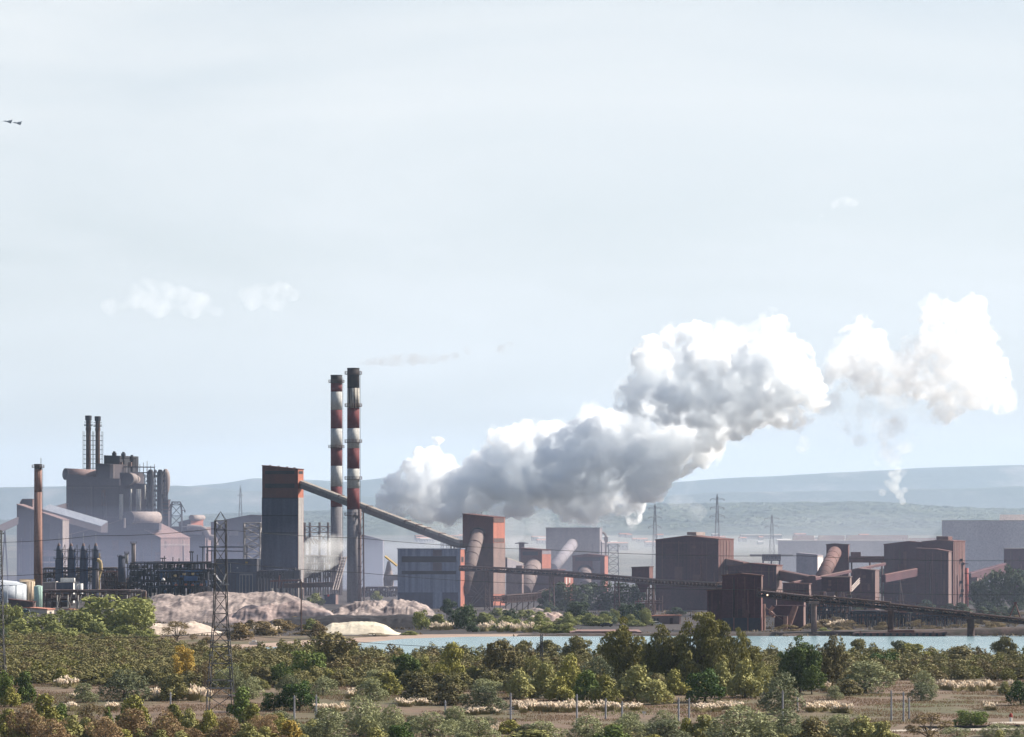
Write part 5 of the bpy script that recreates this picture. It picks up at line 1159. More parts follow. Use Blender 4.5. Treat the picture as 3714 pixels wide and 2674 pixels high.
rack('pipe_yard', 'brown pipe frame just right of the rightmost distillation column', z6, 840, 960, 290, 430, 1700, 8, 6, 4, rust, [concrete, works, orange_dk], 43, 24, fill=.4)
rack('shore_rack', 'low dark pipe frame on the bank behind the second jetty pier', z5, 840, 1330, 1078, 1138, 1185, 5, 16, 2, dark, [rust, dark, ore_roof], 51, 30, fill=.3)
rack('shore_rack', 'low dark pipe frame on the bank between second and third jetty piers', z5, 1340, 1800, 1095, 1150, 1190, 5, 14, 2, dark, [rust, dark, ore_roof], 53, 26, fill=.3)
rack('shore_rack', 'dark steel frame in the shade under the jetty head, right of the pump house', z5, 480, 830, 985, 1125, 1215, 8, 10, 3, dark, [rust, dark, ore_roof], 55, 30, fill=.35)
# coke battery: dark long wall, ribs, white louvre and machines
Xa = lambda x: za(x, 0)[0]; Ya = lambda y: za(0, y)[1]
b = Bld('coke_battery', 'long dark coke battery with a pale ribbed wall section, right of the lattice pylon', 'battery', Z(za, [(545, 905), (1270, 905)]), 1690, 6, Xa(1330), bluedk, dark, bluedk)
for x in (770, 812, 870, 925, 980): b.band(Xa(x - 6), Xa(x + 6), Ya(930), Ya(1235), palecol, 'standpipe', .5)
for x in (600, 640, 700, 1040, 1090, 1150, 1210): b.band(Xa(x - 5), Xa(x + 5), Ya(930), Ya(1235), works, 'rib', .35)
b.band(Xa(765), Xa(985), Ya(912), Ya(940), concrete_gy, 'lintel', .6)
b = Bld('larry_deck', 'dark upper deck house of the coke battery, lattice frame rising behind it', 'house', Z(za, [(375, 682), (1050, 680)]), 1705, 6, Xa(1090), bluedk, dark, dark)
b.band(Xa(608), Xa(625), Ya(745), Ya(905), palecol, 'pale_pipe', .4); b.band(Xa(722), Xa(742), Ya(805), Ya(826), white, 'white_lamp', .3); b.band(Xa(860), Xa(900), Ya(715), Ya(742), yellow, 'yellow_box', .5)
b = Bld('ribbed_white_wall', 'bright white ribbed wall in steam beside the dark coke battery', 'wall', Z(za, [(1055, 676), (1640, 672)]), 1722, 5, Xa(1680), white, white, white)
for i in range(18): b.band(Xa(1065 + i * 16), Xa(1065 + i * 16 + (7 if i % 3 else 10)), Ya(682), Ya(868), dark if i < 14 else works, 'rib', .3)
rack('machine_row', 'row of black charging machines above the orange-lit viaduct beam', za, 1060, 1755, 880, 1000, 1672, 6, 14, 2, dark, [dark, dark, bluedk], 12, 30, fill=.6)
o = bpy.data.objects['machine_row']; mb = MB()
for x0, x1, y0, y1 in ((1330, 1410, 880, 990), (1515, 1640, 872, 985), (1660, 1755, 855, 1000), (1665, 1685, 815, 860)): mb.slab([at(Xa(x), Ya(y), 1671) for x, y in ((x0, y1), (x1, y1), (x1, y0), (x0, y0))], (0, 5, 0))
mb.build_each('charging_machine', dark, o)
root = thing('viaduct', 'viaduct on white piers with an orange-brown beam, left of the near chimney', 'viaduct', at(Xa(1700), Ya(1280), 1640))
mb = MB(); mb.slab([at(Xa(x), Ya(y), 1640) for x, y in ((1490, 1150), (2400, 1130), (2400, 1045), (1490, 1075))], (0, 6, 0)); mb.build('deck', rust, root)
mb = MB(); mb.slab([at(Xa(x), Ya(y), 1636) for x, y in ((1270, 1048), (1780, 1035), (1780, 1005), (1270, 1018))], (0, 2, 0)); mb.bar(at(Xa(1405), Ya(1150), 1636), at(Xa(1425), Ya(940), 1636), .5); mb.bar(at(Xa(1440), Ya(1150), 1636), at(Xa(1465), Ya(1030), 1636), .45); mb.build('orange_beam', orange_dk, root)
for x in (1297, 1390, 1495, 1645, 1795, 1995, 2150): q = at(Xa(x), Ya(1150), 1641); MB().box((q.x, q.y + 1.5, q.z / 2 - .2), (.75, 2.5, q.z)).build('white_pier', palecol, root)
lattice('lattice_scaffold', 'pale lattice frame tower standing behind the coke battery, left of the orange-topped tower', 'frame', gx(Xa(980), 1735), 1735, [(0, 3.9), (at(0, Ya(75), 1735).z, 3.9)], .42, m=concrete_gy, panels=4.2)
root = thing('steel_gantry', 'tall steel gantry frame with cross braces between the two towers of the left', 'gantry', at(Xa(2050), Ya(430), 1860))
mb = MB(); D = 1860
for x in (1830, 1915, 2075, 2215, 2330):
    for y in (D, D + 8): q = at(Xa(x), Ya(70), D); mb.bar((q.x, y, 0), (q.x, y, q.z), .5)
mb.build('column', works, root); mb = MB()
for y0, y1 in ((135, 235), (235, 420)):
    for xa_, xb_ in ((1830, 1915), (1915, 2075), (2075, 2215), (2215, 2330)):
        mb.bar(at(Xa(xa_), Ya(y0), D), at(Xa(xb_), Ya(y0), D), .35); mb.bar(at(Xa(xa_), Ya(y0), D), at(Xa(xb_), Ya(y1), D), .22); mb.bar(at(Xa(xb_), Ya(y0), D), at(Xa(xa_), Ya(y1), D), .22)
for i in range(5): mb.bar(at(Xa(1845 + i * 45), Ya(300 + i * 10), D - 2), at(Xa(1890 + i * 52), Ya(425), D - 2), .5)
mb.build('cross_brace', works_lit, root)
rack('steam_rack', 'hazy long two-deck pipe rack in steam left of the near chimney', za, 1690, 2420, 640, 1000, 1780, 8, 18, 3, works, [works_lit, works, palecol], 21, 24, fill=.35)
rack('steam_rack', 'low hazy pipework right of the near chimney foot, behind a railing', z7, 935, 1235, 305, 392, 1740, 6, 14, 2, works, [works_lit, works, palecol], 25, 20, fill=.3)
root = thing('inclined_skip', 'twin inclined skip rails leaning against the near chimney side', 'skip hoist', at(*z7(700, 320), 1622))
mb = MB()
for o_ in (0, 22, 40): mb.bar(at(*z7(695 + o_, 320), 1622), at(*z7(770 + o_, 45), 1640), .5)
mb.build('rail', works_lit, root); mb = MB()
for i in range(12): a = at(*z7(695 + i * 6.5, 320 - i * 24), 1622 + i * 1.5); mb.bar(a, a + Vector((40 * K / FPX * 1622, 0, 0)), .2)
mb.build('rung', works, root)
b = Bld('skip_house', 'small dark pump house with a red lamp at the foot of the skip rails', 'house', Z(z7, [(628, 365), (720, 355)]), 1560, 16, z7(742, 0)[0], bluedk, dark, works_pink)
b.band(*[z7(x, 0)[0] for x in (652, 668)], z7(0, 355)[1], z7(0, 372)[1], surf('red_lamp', (.7, .08, .05)), 'red_lamp', .4)
# ghostly block and yellow crane right of the conveyor trestle
b = Bld('misty_block', 'misty grey block behind the inclined conveyor, right of the near chimney', 'block', Z(z2, [(930, 1452), (1085, 1490), (1108, 1500)]), 2000, 10, T(1116, 0)[0], greyhall, greyhall, greyhall)
root = thing('yellow_crane', 'small pale yellow crane with an inclined boom in the mist left of the blue shed', 'crane', at(*z7(1180, 235), 1900))
MB().bar(at(*z7(1125, 40), 1900), at(*z7(1225, 120), 1900), .9).build('boom', yellow, root); p = at(*z7(1155, 190), 1900); MB().lathe((p.x, p.y, p.z - 7), [(2.6, 0), (2.8, 5), (1.8, 9), (.6, 14)], 12).build('cab', works_lit, root); MB().cyl((p.x, p.y, 0), (p.x, p.y, p.z - 7), 1.0, n=8).build('mast', works_lit, root); p = at(*z7(1185, 215), 1898); MB().box(p, (7.5, 4, 3.0)).build('machinery_box', works_lit, root)

# tanks at the far left
def tank(name, label, x0, x1, yt, yb_, D, m, v=z6, roofm=None):
    X = gx(v((x0 + x1) / 2, 0)[0], D); r_ = (x1 - x0) * .5 * 1000 / 2256 / FPX * D; zt = at(*v(x0, yt), D).z
    root = thing(name, label, 'tank', (X, D, 0)); MB().cyl((X, D, 0), (X, D, zt), r_, n=48).build('shell', m, root, True)
    MB().lathe((X, D, zt + .003), [(r_ * 1.01, 0), (r_ * .6, r_ * .13), (.2, r_ * .2)], 48).build('cone_roof', roofm or m, root)
    mb = MB(); n = 30
    for z_ in (zt + .9, zt + .45):
        for k in range(n): a0, a1 = k / n * 6.283, (k + 1) / n * 6.283; mb.bar((X + math.cos(a0) * r_, D + math.sin(a0) * r_, z_), (X + math.cos(a1) * r_, D + math.sin(a1) * r_, z_), .08)
    mb.build('railing', yellow if 'yellow' in label else dark, root); mb = MB()
    for k in range(n // 2): a0 = k / (n // 2) * 6.283; mb.bar((X + math.cos(a0) * (r_ + .05), D + math.sin(a0) * (r_ + .05), 0), (X + math.cos(a0) * (r_ + .05), D + math.sin(a0) * (r_ + .05), zt), .14)
    mb.build('rib', m, root); return root
tank('storage_tank', 'wide pale blue-white tank at the left edge, upright ribs on its side', -160, 215, 385, 520, 1560, surf('pale_blue_tank', (0.50, 0.53, 0.56), (0.38, 0.40, 0.45), sc=(.6, .6, .05)))
tank('storage_tank', 'slim mint green tank below the brick chimney', 282, 346, 398, 570, 1500, mint)
tank('storage_tank', 'low yellowish tank with a conical roof left of the mint tank', 160, 285, 360, 470, 1590, surf('tan_tank', (0.52, 0.40, 0.27), (0.42, 0.32, 0.23)))
b = Bld('tank_office', 'grey-blue low building right of the mint tank', 'building', Z(z6, [(352, 372), (455, 365)]), 1600, 10, z6(470, 0)[0], greyhall, farroof, greyhall)
b = Bld('pale_block', 'pale block with a white box on top at the foot of the distillation columns', 'building', Z(z6, [(458, 372), (600, 368)]), 1590, 12, z6(612, 0)[0], bluedk, farroof, white)
MB().box(at(*z6(555, 348), 1595), (6.2, 3, 1.8)).build('roof_box', white, b.roof)
vessel('white_silo', 'small white silo pair beside the distillation columns foot', 626, 368, 450, 26, 1585, white, z6, dome=.3); r2 = bpy.data.objects['white_silo']; MB().cyl((r2.location.x + 1.8, 1586, 0), (r2.location.x + 1.8, 1586, r2.location.z + 4), 1.0, n=14).build('second_shell', white, r2, True)
b = Bld('dark_shed', 'dark brown lean shed under the mint tank', 'shed', Z(z6, [(72, 508), (265, 530)]), 1480, 12, z6(292, 0)[0], rust, orange_dk, works_pink)
for lab, tp_, D, xr in (('cream hut with a red tiled roof and dark door at the left, below the tanks', [(40, 585), (240, 578), (385, 590)], 1380, 443), ('smaller cream hut with a red roof left of the big green tree', [(470, 605), (560, 590), (658, 600)], 1370, 688)):
    b = Bld('cream_hut', lab, 'hut', Z(z6, tp_), D, 20, z6(xr, 0)[0], cream, terracotta, cream, 'cream huts', eave=.4)
    x = (385 + 30) if xr < 500 else 668; b.band(z6(x - 8, 0)[0], z6(x + 8, 0)[0], z6(0, 605)[1], z6(0, 640)[1], dark, 'door', .1, 'E')
root = thing('green_truck', 'dark green truck parked beside the cream hut at the left', 'truck', at(*z6(185, 640), 1350)); p = Vector((gx(z6(185, 0)[0], 1350), 1350, 0)); root.location = p
MB().box(p + Vector((-.8, 0, 1.7)), (4.2, 2.2, 1.9)).build('cargo_box', surf('truck_green', (.05, .12, .11)), root); MB().hexa([p + Vector(q) for q in ((1.4, -1, .6), (3.0, -1, .6), (3.0, 1, .6), (1.4, 1, .6))], [p + Vector(q) for q in ((1.4, -1, 2.2), (2.5, -1, 2.2), (2.5, 1, 2.2), (1.4, 1, 2.2))]).build('cab', bluedk, root)
for x in (-2, -1, 2.2):
    for y in (-1.1, .85): MB().cyl(p + Vector((x, y, .45)), p + Vector((x, y + .25, .45)), .45, n=12).build('wheel', blackm, root)
for i, (x, y, dx) in enumerate(((860, 402, 30), (890, 412, 16))): pass
# ================================================================ PYLONS, CABLES, TOWN, JETS, POSTS
def zz_(y, D): return H + (HY - y) / FPX * D
# the big lattice pylon in front
D = 622; X = gx(z6(1805, 0)[0], D); px = 1000 / 2256 / FPX * D
zl = lambda y6: zz_(z6(0, y6)[1], D)
py1 = lambda y1_: zz_(z1(0, y1_)[1], D)
zt = py1(995)
pyl = lattice('lattice_pylon', 'tall dark lattice pylon with a pointed top standing among the bushes at the left', 'pylon', X, D,
        [(0, 2.28), (zl(1200), 1.98), (zl(900), 1.58), (zl(620), 1.12), (zl(380), 1.02), (zt, .93)], .12, m=pylon_steel, peak=py1(921), yaw=R(12), panels=2.9)
for y, hw in ((384, 1.35), (1040 - 900, 0)):
    if hw:
        mb = MB(); z_ = zl(y)
        for s_ in (-1, 1):
            mb.bar((X + s_ * 1.0, D - 1, z_ + 1.9), (X + .3, D - 1.05, z_), .16); mb.bar((X + s_ * 1.0, D + .8, z_ + 1.9), (X + .3, D + .8, z_), .13)
        mb.box((X + .75, D - 1.06, z_), (1.6, .2, .24)); mb.build('pale_bracket', galv, pyl)
mb = MB()
for y in (1015,): mb.bar((X - .8, D - .95, py1(1005)), (X + .1, D - .95, py1(1040)), .15); mb.bar((X + .8, D - .95, py1(1005)), (X, D - .95, py1(1040)), .15); mb.cyl((X, D - .95, py1(1030)), (X, D - .95, py1(1062)), .3, n=8)
mb.build('insulator', galv, pyl)
mb = MB()
for z_, w in ((zl(1230), 2.0), (zl(1285), 2.1), (zl(1060), 1.8), (zl(840), 1.45), (zl(1170), 1.95), (zl(960), 1.65)):
    for s_ in (-1, 1): mb.box((X + s_ * (w - .1), D - w, z_), (.9, .12, .16))
mb.box((X, D - 2.1, zl(1228)), (4.0, .14, .16)); mb.box((X + .6, D - 2.2, .35), (3.6, .14, .14)); mb.build_each('pale_gusset', galv, pyl)
lattice('lattice_pylon', 'lattice pylon cut off by the left edge of the picture', 'pylon', gx(-2, 700), 700, [(0, 1.5), (10, .8), (zz_(z1(0, 1075)[1], 700), .35)], .12, m=pylon_steel, arms=[(zz_(z1(0, 1110)[1], 700), .8)])
# far pylons, each with arms
for lab, x, v, yt, yb_, D, arms in (
    ('hazy lattice pylon with three arms just right of the steam plume', 398, z4, 175, 660, 2500, [(215, 50), (290, 52), (370, 52)]),
    ('tallest hazy pylon, above the roof of the big gabled hall', 910, z4, 92, 660, 2500, [(140, 58), (212, 58), (280, 60)]),
    ('faint pylon behind the link gallery, arms reaching to the right', 1360, z4, 262, 640, 2900, [(300, 60), (365, 58)]),
    ('faint slim pylon on the plain left of the orange-topped tower', 1978, z1, 705, 965, 3200, [(790, 22)])):
    X = gx(v(x, 0)[0], D); s = K / FPX * D; zt = zz_(v(0, yt)[1], D)
    o = lattice('far_pylon', lab, 'pylon', X, D, [(0, 26 * s), (zt * .45, 17 * s), (zt * .97, 4 * s)], .21, 'pylons on the far plain', farsteel, [(zz_(v(0, y)[1], D), hl * s) for y, hl in arms], zt, yaw=R(10), panels=6)
X = gx(z4(55, 0)[0], 1900); lattice('lamp_mast', 'square lattice lamp mast with a lamp frame on top, right of the rear orange tower', 'mast', X, 1900, [(0, 3.1), (zz_(z4(0, 508)[1], 1900), 2.5)], .24, m=farsteel, panels=3.6, arms=[(zz_(z4(0, 522)[1], 1900), 3.2)])
for lab, x, yt in (('thin lamp mast in the mist behind the inclined conveyor', 690, 480), ('thinner lamp mast right of the misty conveyor mast', 735, 470)):
    lattice('lamp_mast', lab, 'mast', gx(z3(x, 0)[0], 2450), 2450, [(0, 1.3), (zz_(z3(0, yt)[1], 2450), .9)], .3, m=farsteel, panels=3.5)
for lab, v, x, yt, yb_, D, r_ in (('wooden pole standing in front of the spoil heap right of the pylon', z7, 437, 245, 650, 1112, .22), ('short lattice post rising out of the scrub in front of the lagoon', z8, 372, 680, 920, 830, .35)):
    X = gx(v(x, 0)[0], D); zt = zz_(v(0, yt)[1], D); root = thing('wooden_pole' if 'wooden' in lab else 'lattice_post', lab, 'pole', (X, D, 0))
    if 'wooden' in lab: MB().cyl((X, D, 0), (X, D, zt), r_ * 1.1, r_ * .8, 10).build('shaft', rust, root); MB().box((X, D - .2, zt - .5), (1.6, .2, .2)).build('crossbar', rust, root)
    else:
        mb = MB(); mb.path([(X - .4, D, 0), (X - .2, D, zt)], .1, 5); mb.path([(X + .4, D, 0), (X + .2, D, zt)], .1, 5); mb.build('leg', pylon_steel, root); mb = MB(); z_ = .5
        while z_ < zt - .6: mb.bar((X - .35, D, z_), (X + .33, D, z_ + .6), .11); mb.bar((X + .35, D, z_), (X - .33, D, z_ + .6), .11); mb.box((X, D, z_), (.8, .14, .14)); z_ += .6
        mb.build('bracing', pylon_steel, root)
# overhead cables
def cablerun(label, pts, r_=.045):
    P = [at(x, y, D_) for x, y, D_ in pts]; mb = MB(); n = 10
    for a, e in zip(P[:-1], P[1:]):
        q = [a + (e - a) * (i / n) - up * (.25 * (a - e).length / 30 * 4 * (i / n) * (1 - i / n)) for i in range(n + 1)]
        for u, w_ in zip(q[:-1], q[1:]): mb.cyl(u, w_, r_, n=5, cap=False)
    o = mb.build('power_cable', cable); props(o, label, 'cable', 'overhead power cables')
cablerun('topmost power cable, sloping up to the pylon top and on over the tower shafts', [(-60, 1968, 690), (344, 1943, 660), (776, 1918, 622), (1300, 1952, 640), (2005, 1995, 660), (2900, 2016, 680), (3800, 2032, 700)])
cablerun('middle power cable, crossing the blue shed and the dark halls', [(-60, 2090, 690), (397, 2060, 655), (778, 2035, 622), (1300, 2077, 640), (2005, 2119, 660), (2900, 2138, 680), (3800, 2156, 700)])
cablerun('lowest power cable, running low in front of the beach and scrub', [(-60, 2340, 690), (399, 2312, 655), (762, 2294, 622), (1253, 2325, 640), (1780, 2352, 650), (2000, 2366, 655)])

# fence posts in the clearing
posts = [(z7, 380, 1190, 1430, 'green conifer'), (z7, 560, 1185, 1415, ''), (z7, 1622, 1230, 1350, ''), (z7, 2160, 1170, 1425, ''), (z8, 663, 1180, 1440, ''), (z8, 900, 1215, 1380, ''), (z8, 1035, 1240, 1455, ''), (z8, 1500, 1210, 1410, ''), (z8, 1586, 1210, 1420, ''),
         (z9, 283, 1150, 1440, ''), (z9, 405, 1160, 1320, ''), (z9, 1177, 1150, 1390, ''), (z9, 1277, 1160, 1400, ''), (z9, 1323, 1210, 1380, ''), (z6, 1395, 1268, 1400, '')]
plabs = ['grey line post in front of the dark green conifer bush', 'grey line post with cross brackets right of the conifer bush', 'short grey post left of the dark silver shrub in the clearing', 'grey line post with a bracket, right of the dark silver shrub', 'pale post in front of the plume grass left of the tall grove', 'short thin post in the plume grass below the tall grove', 'grey post right of the short thin one, below the tall grove', 'left one of two grey posts by the bright green pine bush', 'right one of two grey posts by the bright green pine bush',
         'tall grey post in front of the big silver shrub, its left one', 'shorter grey post at the right edge of the big silver shrub', 'first and tallest of three grey posts in the dry meadow', 'middle one of three grey posts in the dry meadow', 'last and thinnest of three grey posts in the dry meadow', 'pale grey post left of the lattice pylon foot']
for (v, x, yt, yb_, _), lab in zip(posts, plabs):
    fx, fyb = v(x, yb_); D = depth(fyb); X = gx(fx, D); zt = zz_(v(x, yt)[1], D)
    root = thing('line_post', lab, 'post', (X, D, 0), 'grey line posts in the clearing')
    MB().cyl((X, D, 0), (X, D, zt), .16, .13, 8).build('shaft', poststeel, root)
    mb = MB(); mb.box((X, D - .16, zt - .35), (.5, .1, .1)); mb.cyl((X, D, zt + .003), (X, D, zt + .12), .09, n=6)
    if 'bracket' in lab:
        for k in range(4): mb.box((X + .1, D - .15, zt * .55 - k * .35), (.9, .1, .12))
    else: mb.box((X, D - .16, zt * .6), (.4, .1, .08))
    mb.build('bracket', poststeel, root)
fx, fy = z9(2160, 1402); D = depth(fy); X = gx(fx, D); root = thing('marker_post', 'small red and white marker post beside the pale track at the lower right', 'marker', (X, D, 0))
MB().cyl((X, D, 0), (X, D, .75), .22, n=12).build('white_shaft', white, root); MB().lathe((X, D, .753), [(.3, 0), (.3, .35), (.2, .6), (.05, .68)], 12).build('red_cap', redp, root)
fx, fy = z8(1215, 1365); D = depth(fy); X = gx(fx, D); root = thing('small_sign', 'small white sign on a stake in the meadow below the grove', 'sign', (X, D, 0))
MB().bar((X, D, 0), (X, D, .9), .07).build('stake', galv, root); MB().box((X - .12, D - .06, .85), (.32, .04, .4)).build('plate', white, root); MB().box((X + .22, D - .06, .8), (.28, .04, .34)).build('plate', white, root)
fx, fy = z8(148, 1425); D = depth(fy); X = gx(fx, D); root = thing('short_bollard', 'short leaning black bollard beside the bracketed grey post', 'bollard', (X, D, 0))
MB().cyl((X, D, 0), (X + .18, D, .8), .14, .12, 8).build('shaft', blackm, root); MB().cyl((X + .18, D, .803), (X + .2, D, .9), .16, n=8).build('cap', blackm, root)
# pale track and its dark barrier, lower right
sheet('track', [(gx(*p), p[1]) for p in [(3560, 590), (3640, 594), (3990, 601), (3990, 594), (3700, 588)]], .02, pathm)
sheet('road', [(gx(*p), p[1]) for p in [(3120, 566), (3330, 572.5), (3990, 579), (3990, 573.5), (3400, 566)]], .021, pathm)
root = thing('road_barrier', 'low dark barrier along the pale road at the lower right corner', 'barrier', (gx(3500, 576), 576, 0)); a, e = Vector((gx(3330, 573.2), 573.2, 0)), Vector((gx(3990, 579.6), 579.6, 0))
MB().hexa([a + Vector((0, 0, .02)), a + Vector((0, .4, .02)), a + Vector((0, .4, .42)), a + Vector((0, 0, .42))], [e + Vector((0, 0, .02)), e + Vector((0, .4, .02)), e + Vector((0, .4, .42)), e + Vector((0, 0, .42))]).build('rail', asphalt, root); mb = MB()
for i in range(14): p = a + (e - a) * (i / 13); mb.box((p.x, p.y - .12, .25), (.15, .2, .5))
mb.build('rail_post', dark, root)

# town far behind, on the plain before the woodland
rnd = random.Random(5); tw = 0
TG = 'pale town houses below the woodland'
for i in range(54):
    D = rnd.uniform(4500, 9000); xx = rnd.uniform(2010, 3300) if i < 42 else rnd.uniform(1360, 2000)
    w, hgt, dp = rnd.uniform(9, 30), rnd.uniform(4, 8.5), rnd.uniform(9, 16)
    if i % 9 == 0: w, hgt = rnd.uniform(55, 110), rnd.uniform(7, 10)
    X = gx(xx, D); root = thing('town_house', 'pale low town house with a reddish roof, far behind the halls, below the woodland' if w < 50 else 'long pale warehouse in the far town below the woodland', 'house' if w < 50 else 'warehouse', (X, D, PLAIN(D)), TG if w < 50 else 'long warehouses of the far town')
    zp = PLAIN(D); MB().box((X, D, zp + hgt / 2 - .3), (w, dp, hgt + .6), .3).build('wall', townwall if i % 3 else farroof, root)
    M = Matrix.Rotation(.3, 3, 'Z'); c = Vector((X, D, zp + hgt + .01)); q = lambda pts: [c + M @ Vector(p) for p in pts]; rh = 1.8 if w < 50 else 1.0
    MB().slab(q([(-w / 2 - .4, -dp / 2 - .4, 0), (-w / 2 - .4, dp / 2 + .4, 0), (-w / 2 - .4, 0, rh)]), M @ Vector((w + .8, 0, 0))).build('roof', terracotta if i % 4 else farroof, root)
    mb = MB()
    for k in range(max(2, int(w / 5))): mb.box(c + M @ Vector((-w / 2 + (k + .5) * w / max(2, int(w / 5)), -dp / 2 - .03, -hgt * .45)), (1.6, .1, 1.6), .3)
    mb.build_each('window', dark, root)

# two jets in formation
def jet(label, px, py, D):
    c = at(px, py, D); root = thing('jet', label, 'aircraft', c, 'two jets flying in formation'); s = 16.5
    M = Matrix.Rotation(R(4), 3, 'Y') @ Matrix.Rotation(R(-22), 3, 'X')          # nose to the left, banked so the top shows
    tr = lambda p: c + M @ (Vector(p) * s)
    prof = [(-.5, .005, .0), (-.42, .022, .004), (-.30, .042, .012), (-.2, .05, .012), (-.05, .055, 0), (.2, .06, -.006), (.42, .05, 0), (.47, .038, 0)]
    mb = MB(); vs = []; n = 14
    for x, r_, z_ in prof: vs += [tr((x, math.cos(a) * r_ * 1.1, z_ + math.sin(a) * r_)) for a in [2 * math.pi * k / n for k in range(n)]]
    fs = [(k * n + i, k * n + (i + 1) % n, (k + 1) * n + (i + 1) % n, (k + 1) * n + i) for k in range(len(prof) - 1) for i in range(n)] + [tuple(range(n)), tuple(range(n * (len(prof) - 1), n * len(prof)))]
    mb.add(vs, fs).build('fuselage', jetmat, root)
    for sd_ in (-1, 1):
        q = [(-.12, .04, -.02), (.26, .34, -.03), (.36, .34, -.03), (.40, .04, -.02)]; mb = MB(); mb.hexa([tr((x, y * sd_, z_)) for x, y, z_ in q], [tr((x, y * sd_, z_ + .014)) for x, y, z_ in q]); mb.build('wing', jetmat, root)
        q = [(-.30, .035, .015), (-.20, .15, .02), (-.16, .15, .02), (-.18, .04, .015)]; mb = MB(); mb.hexa([tr((x, y * sd_, z_)) for x, y, z_ in q], [tr((x, y * sd_, z_ + .01)) for x, y, z_ in q]); mb.build('canard', jetmat, root)
    q = [(.10, -.008, .05), (.42, -.008, .05), (.50, -.008, .24), (.42, -.008, .23)]; mb = MB(); mb.hexa([tr(p) for p in q], [tr((x, .008, z_)) for x, y, z_ in q]); mb.build('tail_fin', jetmat, root)
    mb = MB(); vs = [(-.32 + .17 * k / 6, .026 * math.sin(math.pi * k / 6) + .004, .045 + .03 * math.sin(math.pi * k / 6)) for k in range(7)]
    for (x, w, z_), (x2, w2, z2_) in zip(vs[:-1], vs[1:]): mb.hexa([tr((x, -w, .03)), tr((x, w, .03)), tr((x, w * .5, z_)), tr((x, -w * .5, z_))], [tr((x2, -w2, .03)), tr((x2, w2, .03)), tr((x2, w2 * .5, z2_)), tr((x2, -w2 * .5, z2_))])
    mb.build('canopy', glassm, root)
jet('dark fighter jet in the upper left sky, the leading left one of two', 27, 441, 6100)
jet('dark fighter jet in the upper left sky, the trailing right one of two', 61.5, 446.5, 6080)
# ================================================================ VEGETATION
leafmat('scrub_leaf', (0.06, 0.06, 0.022), (0.27, 0.24, 0.088))
leafmat('olive_leaf', (0.07, 0.076, 0.02), (0.37, 0.335, 0.078))
leafmat('green_leaf', (0.03, 0.055, 0.012), (0.15, 0.195, 0.04))
leafmat('conifer_leaf', (0.018, 0.042, 0.008), (0.08, 0.135, 0.022))
leafmat('yellow_green_leaf', (0.09, 0.10, 0.026), (0.38, 0.35, 0.125))
leafmat('golden_leaf', (0.2, 0.14, 0.025), (0.52, 0.36, 0.08))
leafmat('silver_leaf', (0.1155, 0.1247, 0.0644), (0.3502, 0.3578, 0.1794))
leafmat('dark_silver_leaf', (0.0578, 0.0693, 0.0396), (0.2132, 0.2284, 0.1142))
leafmat('rusty_leaf', (0.14, 0.09, 0.045), (0.36, 0.245, 0.125))
leafmat('bronze_leaf', (0.062, 0.056, 0.024), (0.23, 0.19, 0.075))
leafmat('grove_leaf', (0.016, 0.024, 0.007), (0.25, 0.222, 0.055))
leafmat('shore_leaf', (0.018, 0.036, 0.022), (0.085, 0.115, 0.052))
leafmat('shore_olive_leaf', (0.0924, 0.1097, 0.0314), (0.2893, 0.2969, 0.0924))
leafmat('brown_brush_leaf', (0.0982, 0.0716, 0.0347), (0.2588, 0.1903, 0.087))
plumem = surf('plume', (0.80, 0.66, 0.50), (0.66, 0.52, 0.38)); blade = surf('reed_blade', (0.24, 0.20, 0.085), (0.17, 0.15, 0.07))

def lobes_sub(rng, lobes, nsub, k):
    out = [(l, 1.0) for l in lobes]
    for c in lobes:
        for _ in range(nsub):
            d = rng.normal(size=3); d /= np.linalg.norm(d); d[2] = abs(d[2]) * .9 - .15
            c0 = np.array(c[:3]) + d * np.array(c[3:]) * .78; r_ = np.array(c[3:]) * rng.uniform(k * .7, k * 1.2)
            out.append(((*c0, *r_), 1.0))
    return [o[0] for o in out]
def leaf_cloud(rng, lobes, n, leaf, jit=.55, up_=.15, elong=1.5):
    """leaf-sized quads through the outer shells of the lobes; returns (4n, 3) corners"""
    L = np.array(lobes); area = (L[:, 3] * L[:, 4] + L[:, 3] * L[:, 5] + L[:, 4] * L[:, 5]); pr = area / area.sum()
    m = int(n * 1.9); idx = rng.choice(len(L), m, p=pr)
    d = rng.normal(size=(m, 3)); d /= np.linalg.norm(d, axis=1)[:, None]
    rad = 1 - .42 * rng.random(m) ** 1.8; rad = np.where(rng.random(m) < .13, 1.02 + .30 * rng.random(m), rad)   # some twigs stick out
    p = L[idx, :3] + d * L[idx, 3:] * rad[:, None]
    inside = np.zeros(m, bool)
    for l in L:
        q = (p - l[:3]) / l[3:]; inside |= (q * q).sum(1) < .42
    keep = (~inside) & (p[:, 2] > 0.0); p = p[keep][:n]; d = d[keep][:n]; idx = idx[keep][:n]
    nrm = d / L[idx, 3:]; nrm /= np.linalg.norm(nrm, axis=1)[:, None]
    nrm = nrm + rng.normal(size=nrm.shape) * jit; nrm[:, 2] += up_; nrm /= np.linalg.norm(nrm, axis=1)[:, None]
    t = np.cross(nrm, rng.normal(size=nrm.shape)); t /= np.linalg.norm(t, axis=1)[:, None]; b = np.cross(nrm, t)
    s = leaf * rng.uniform(.55, 1.25, (len(p), 1)); e = s / elong
    return np.stack([p - t * s, p + b * e, p + t * s, p - b * e], 1).reshape(-1, 3)
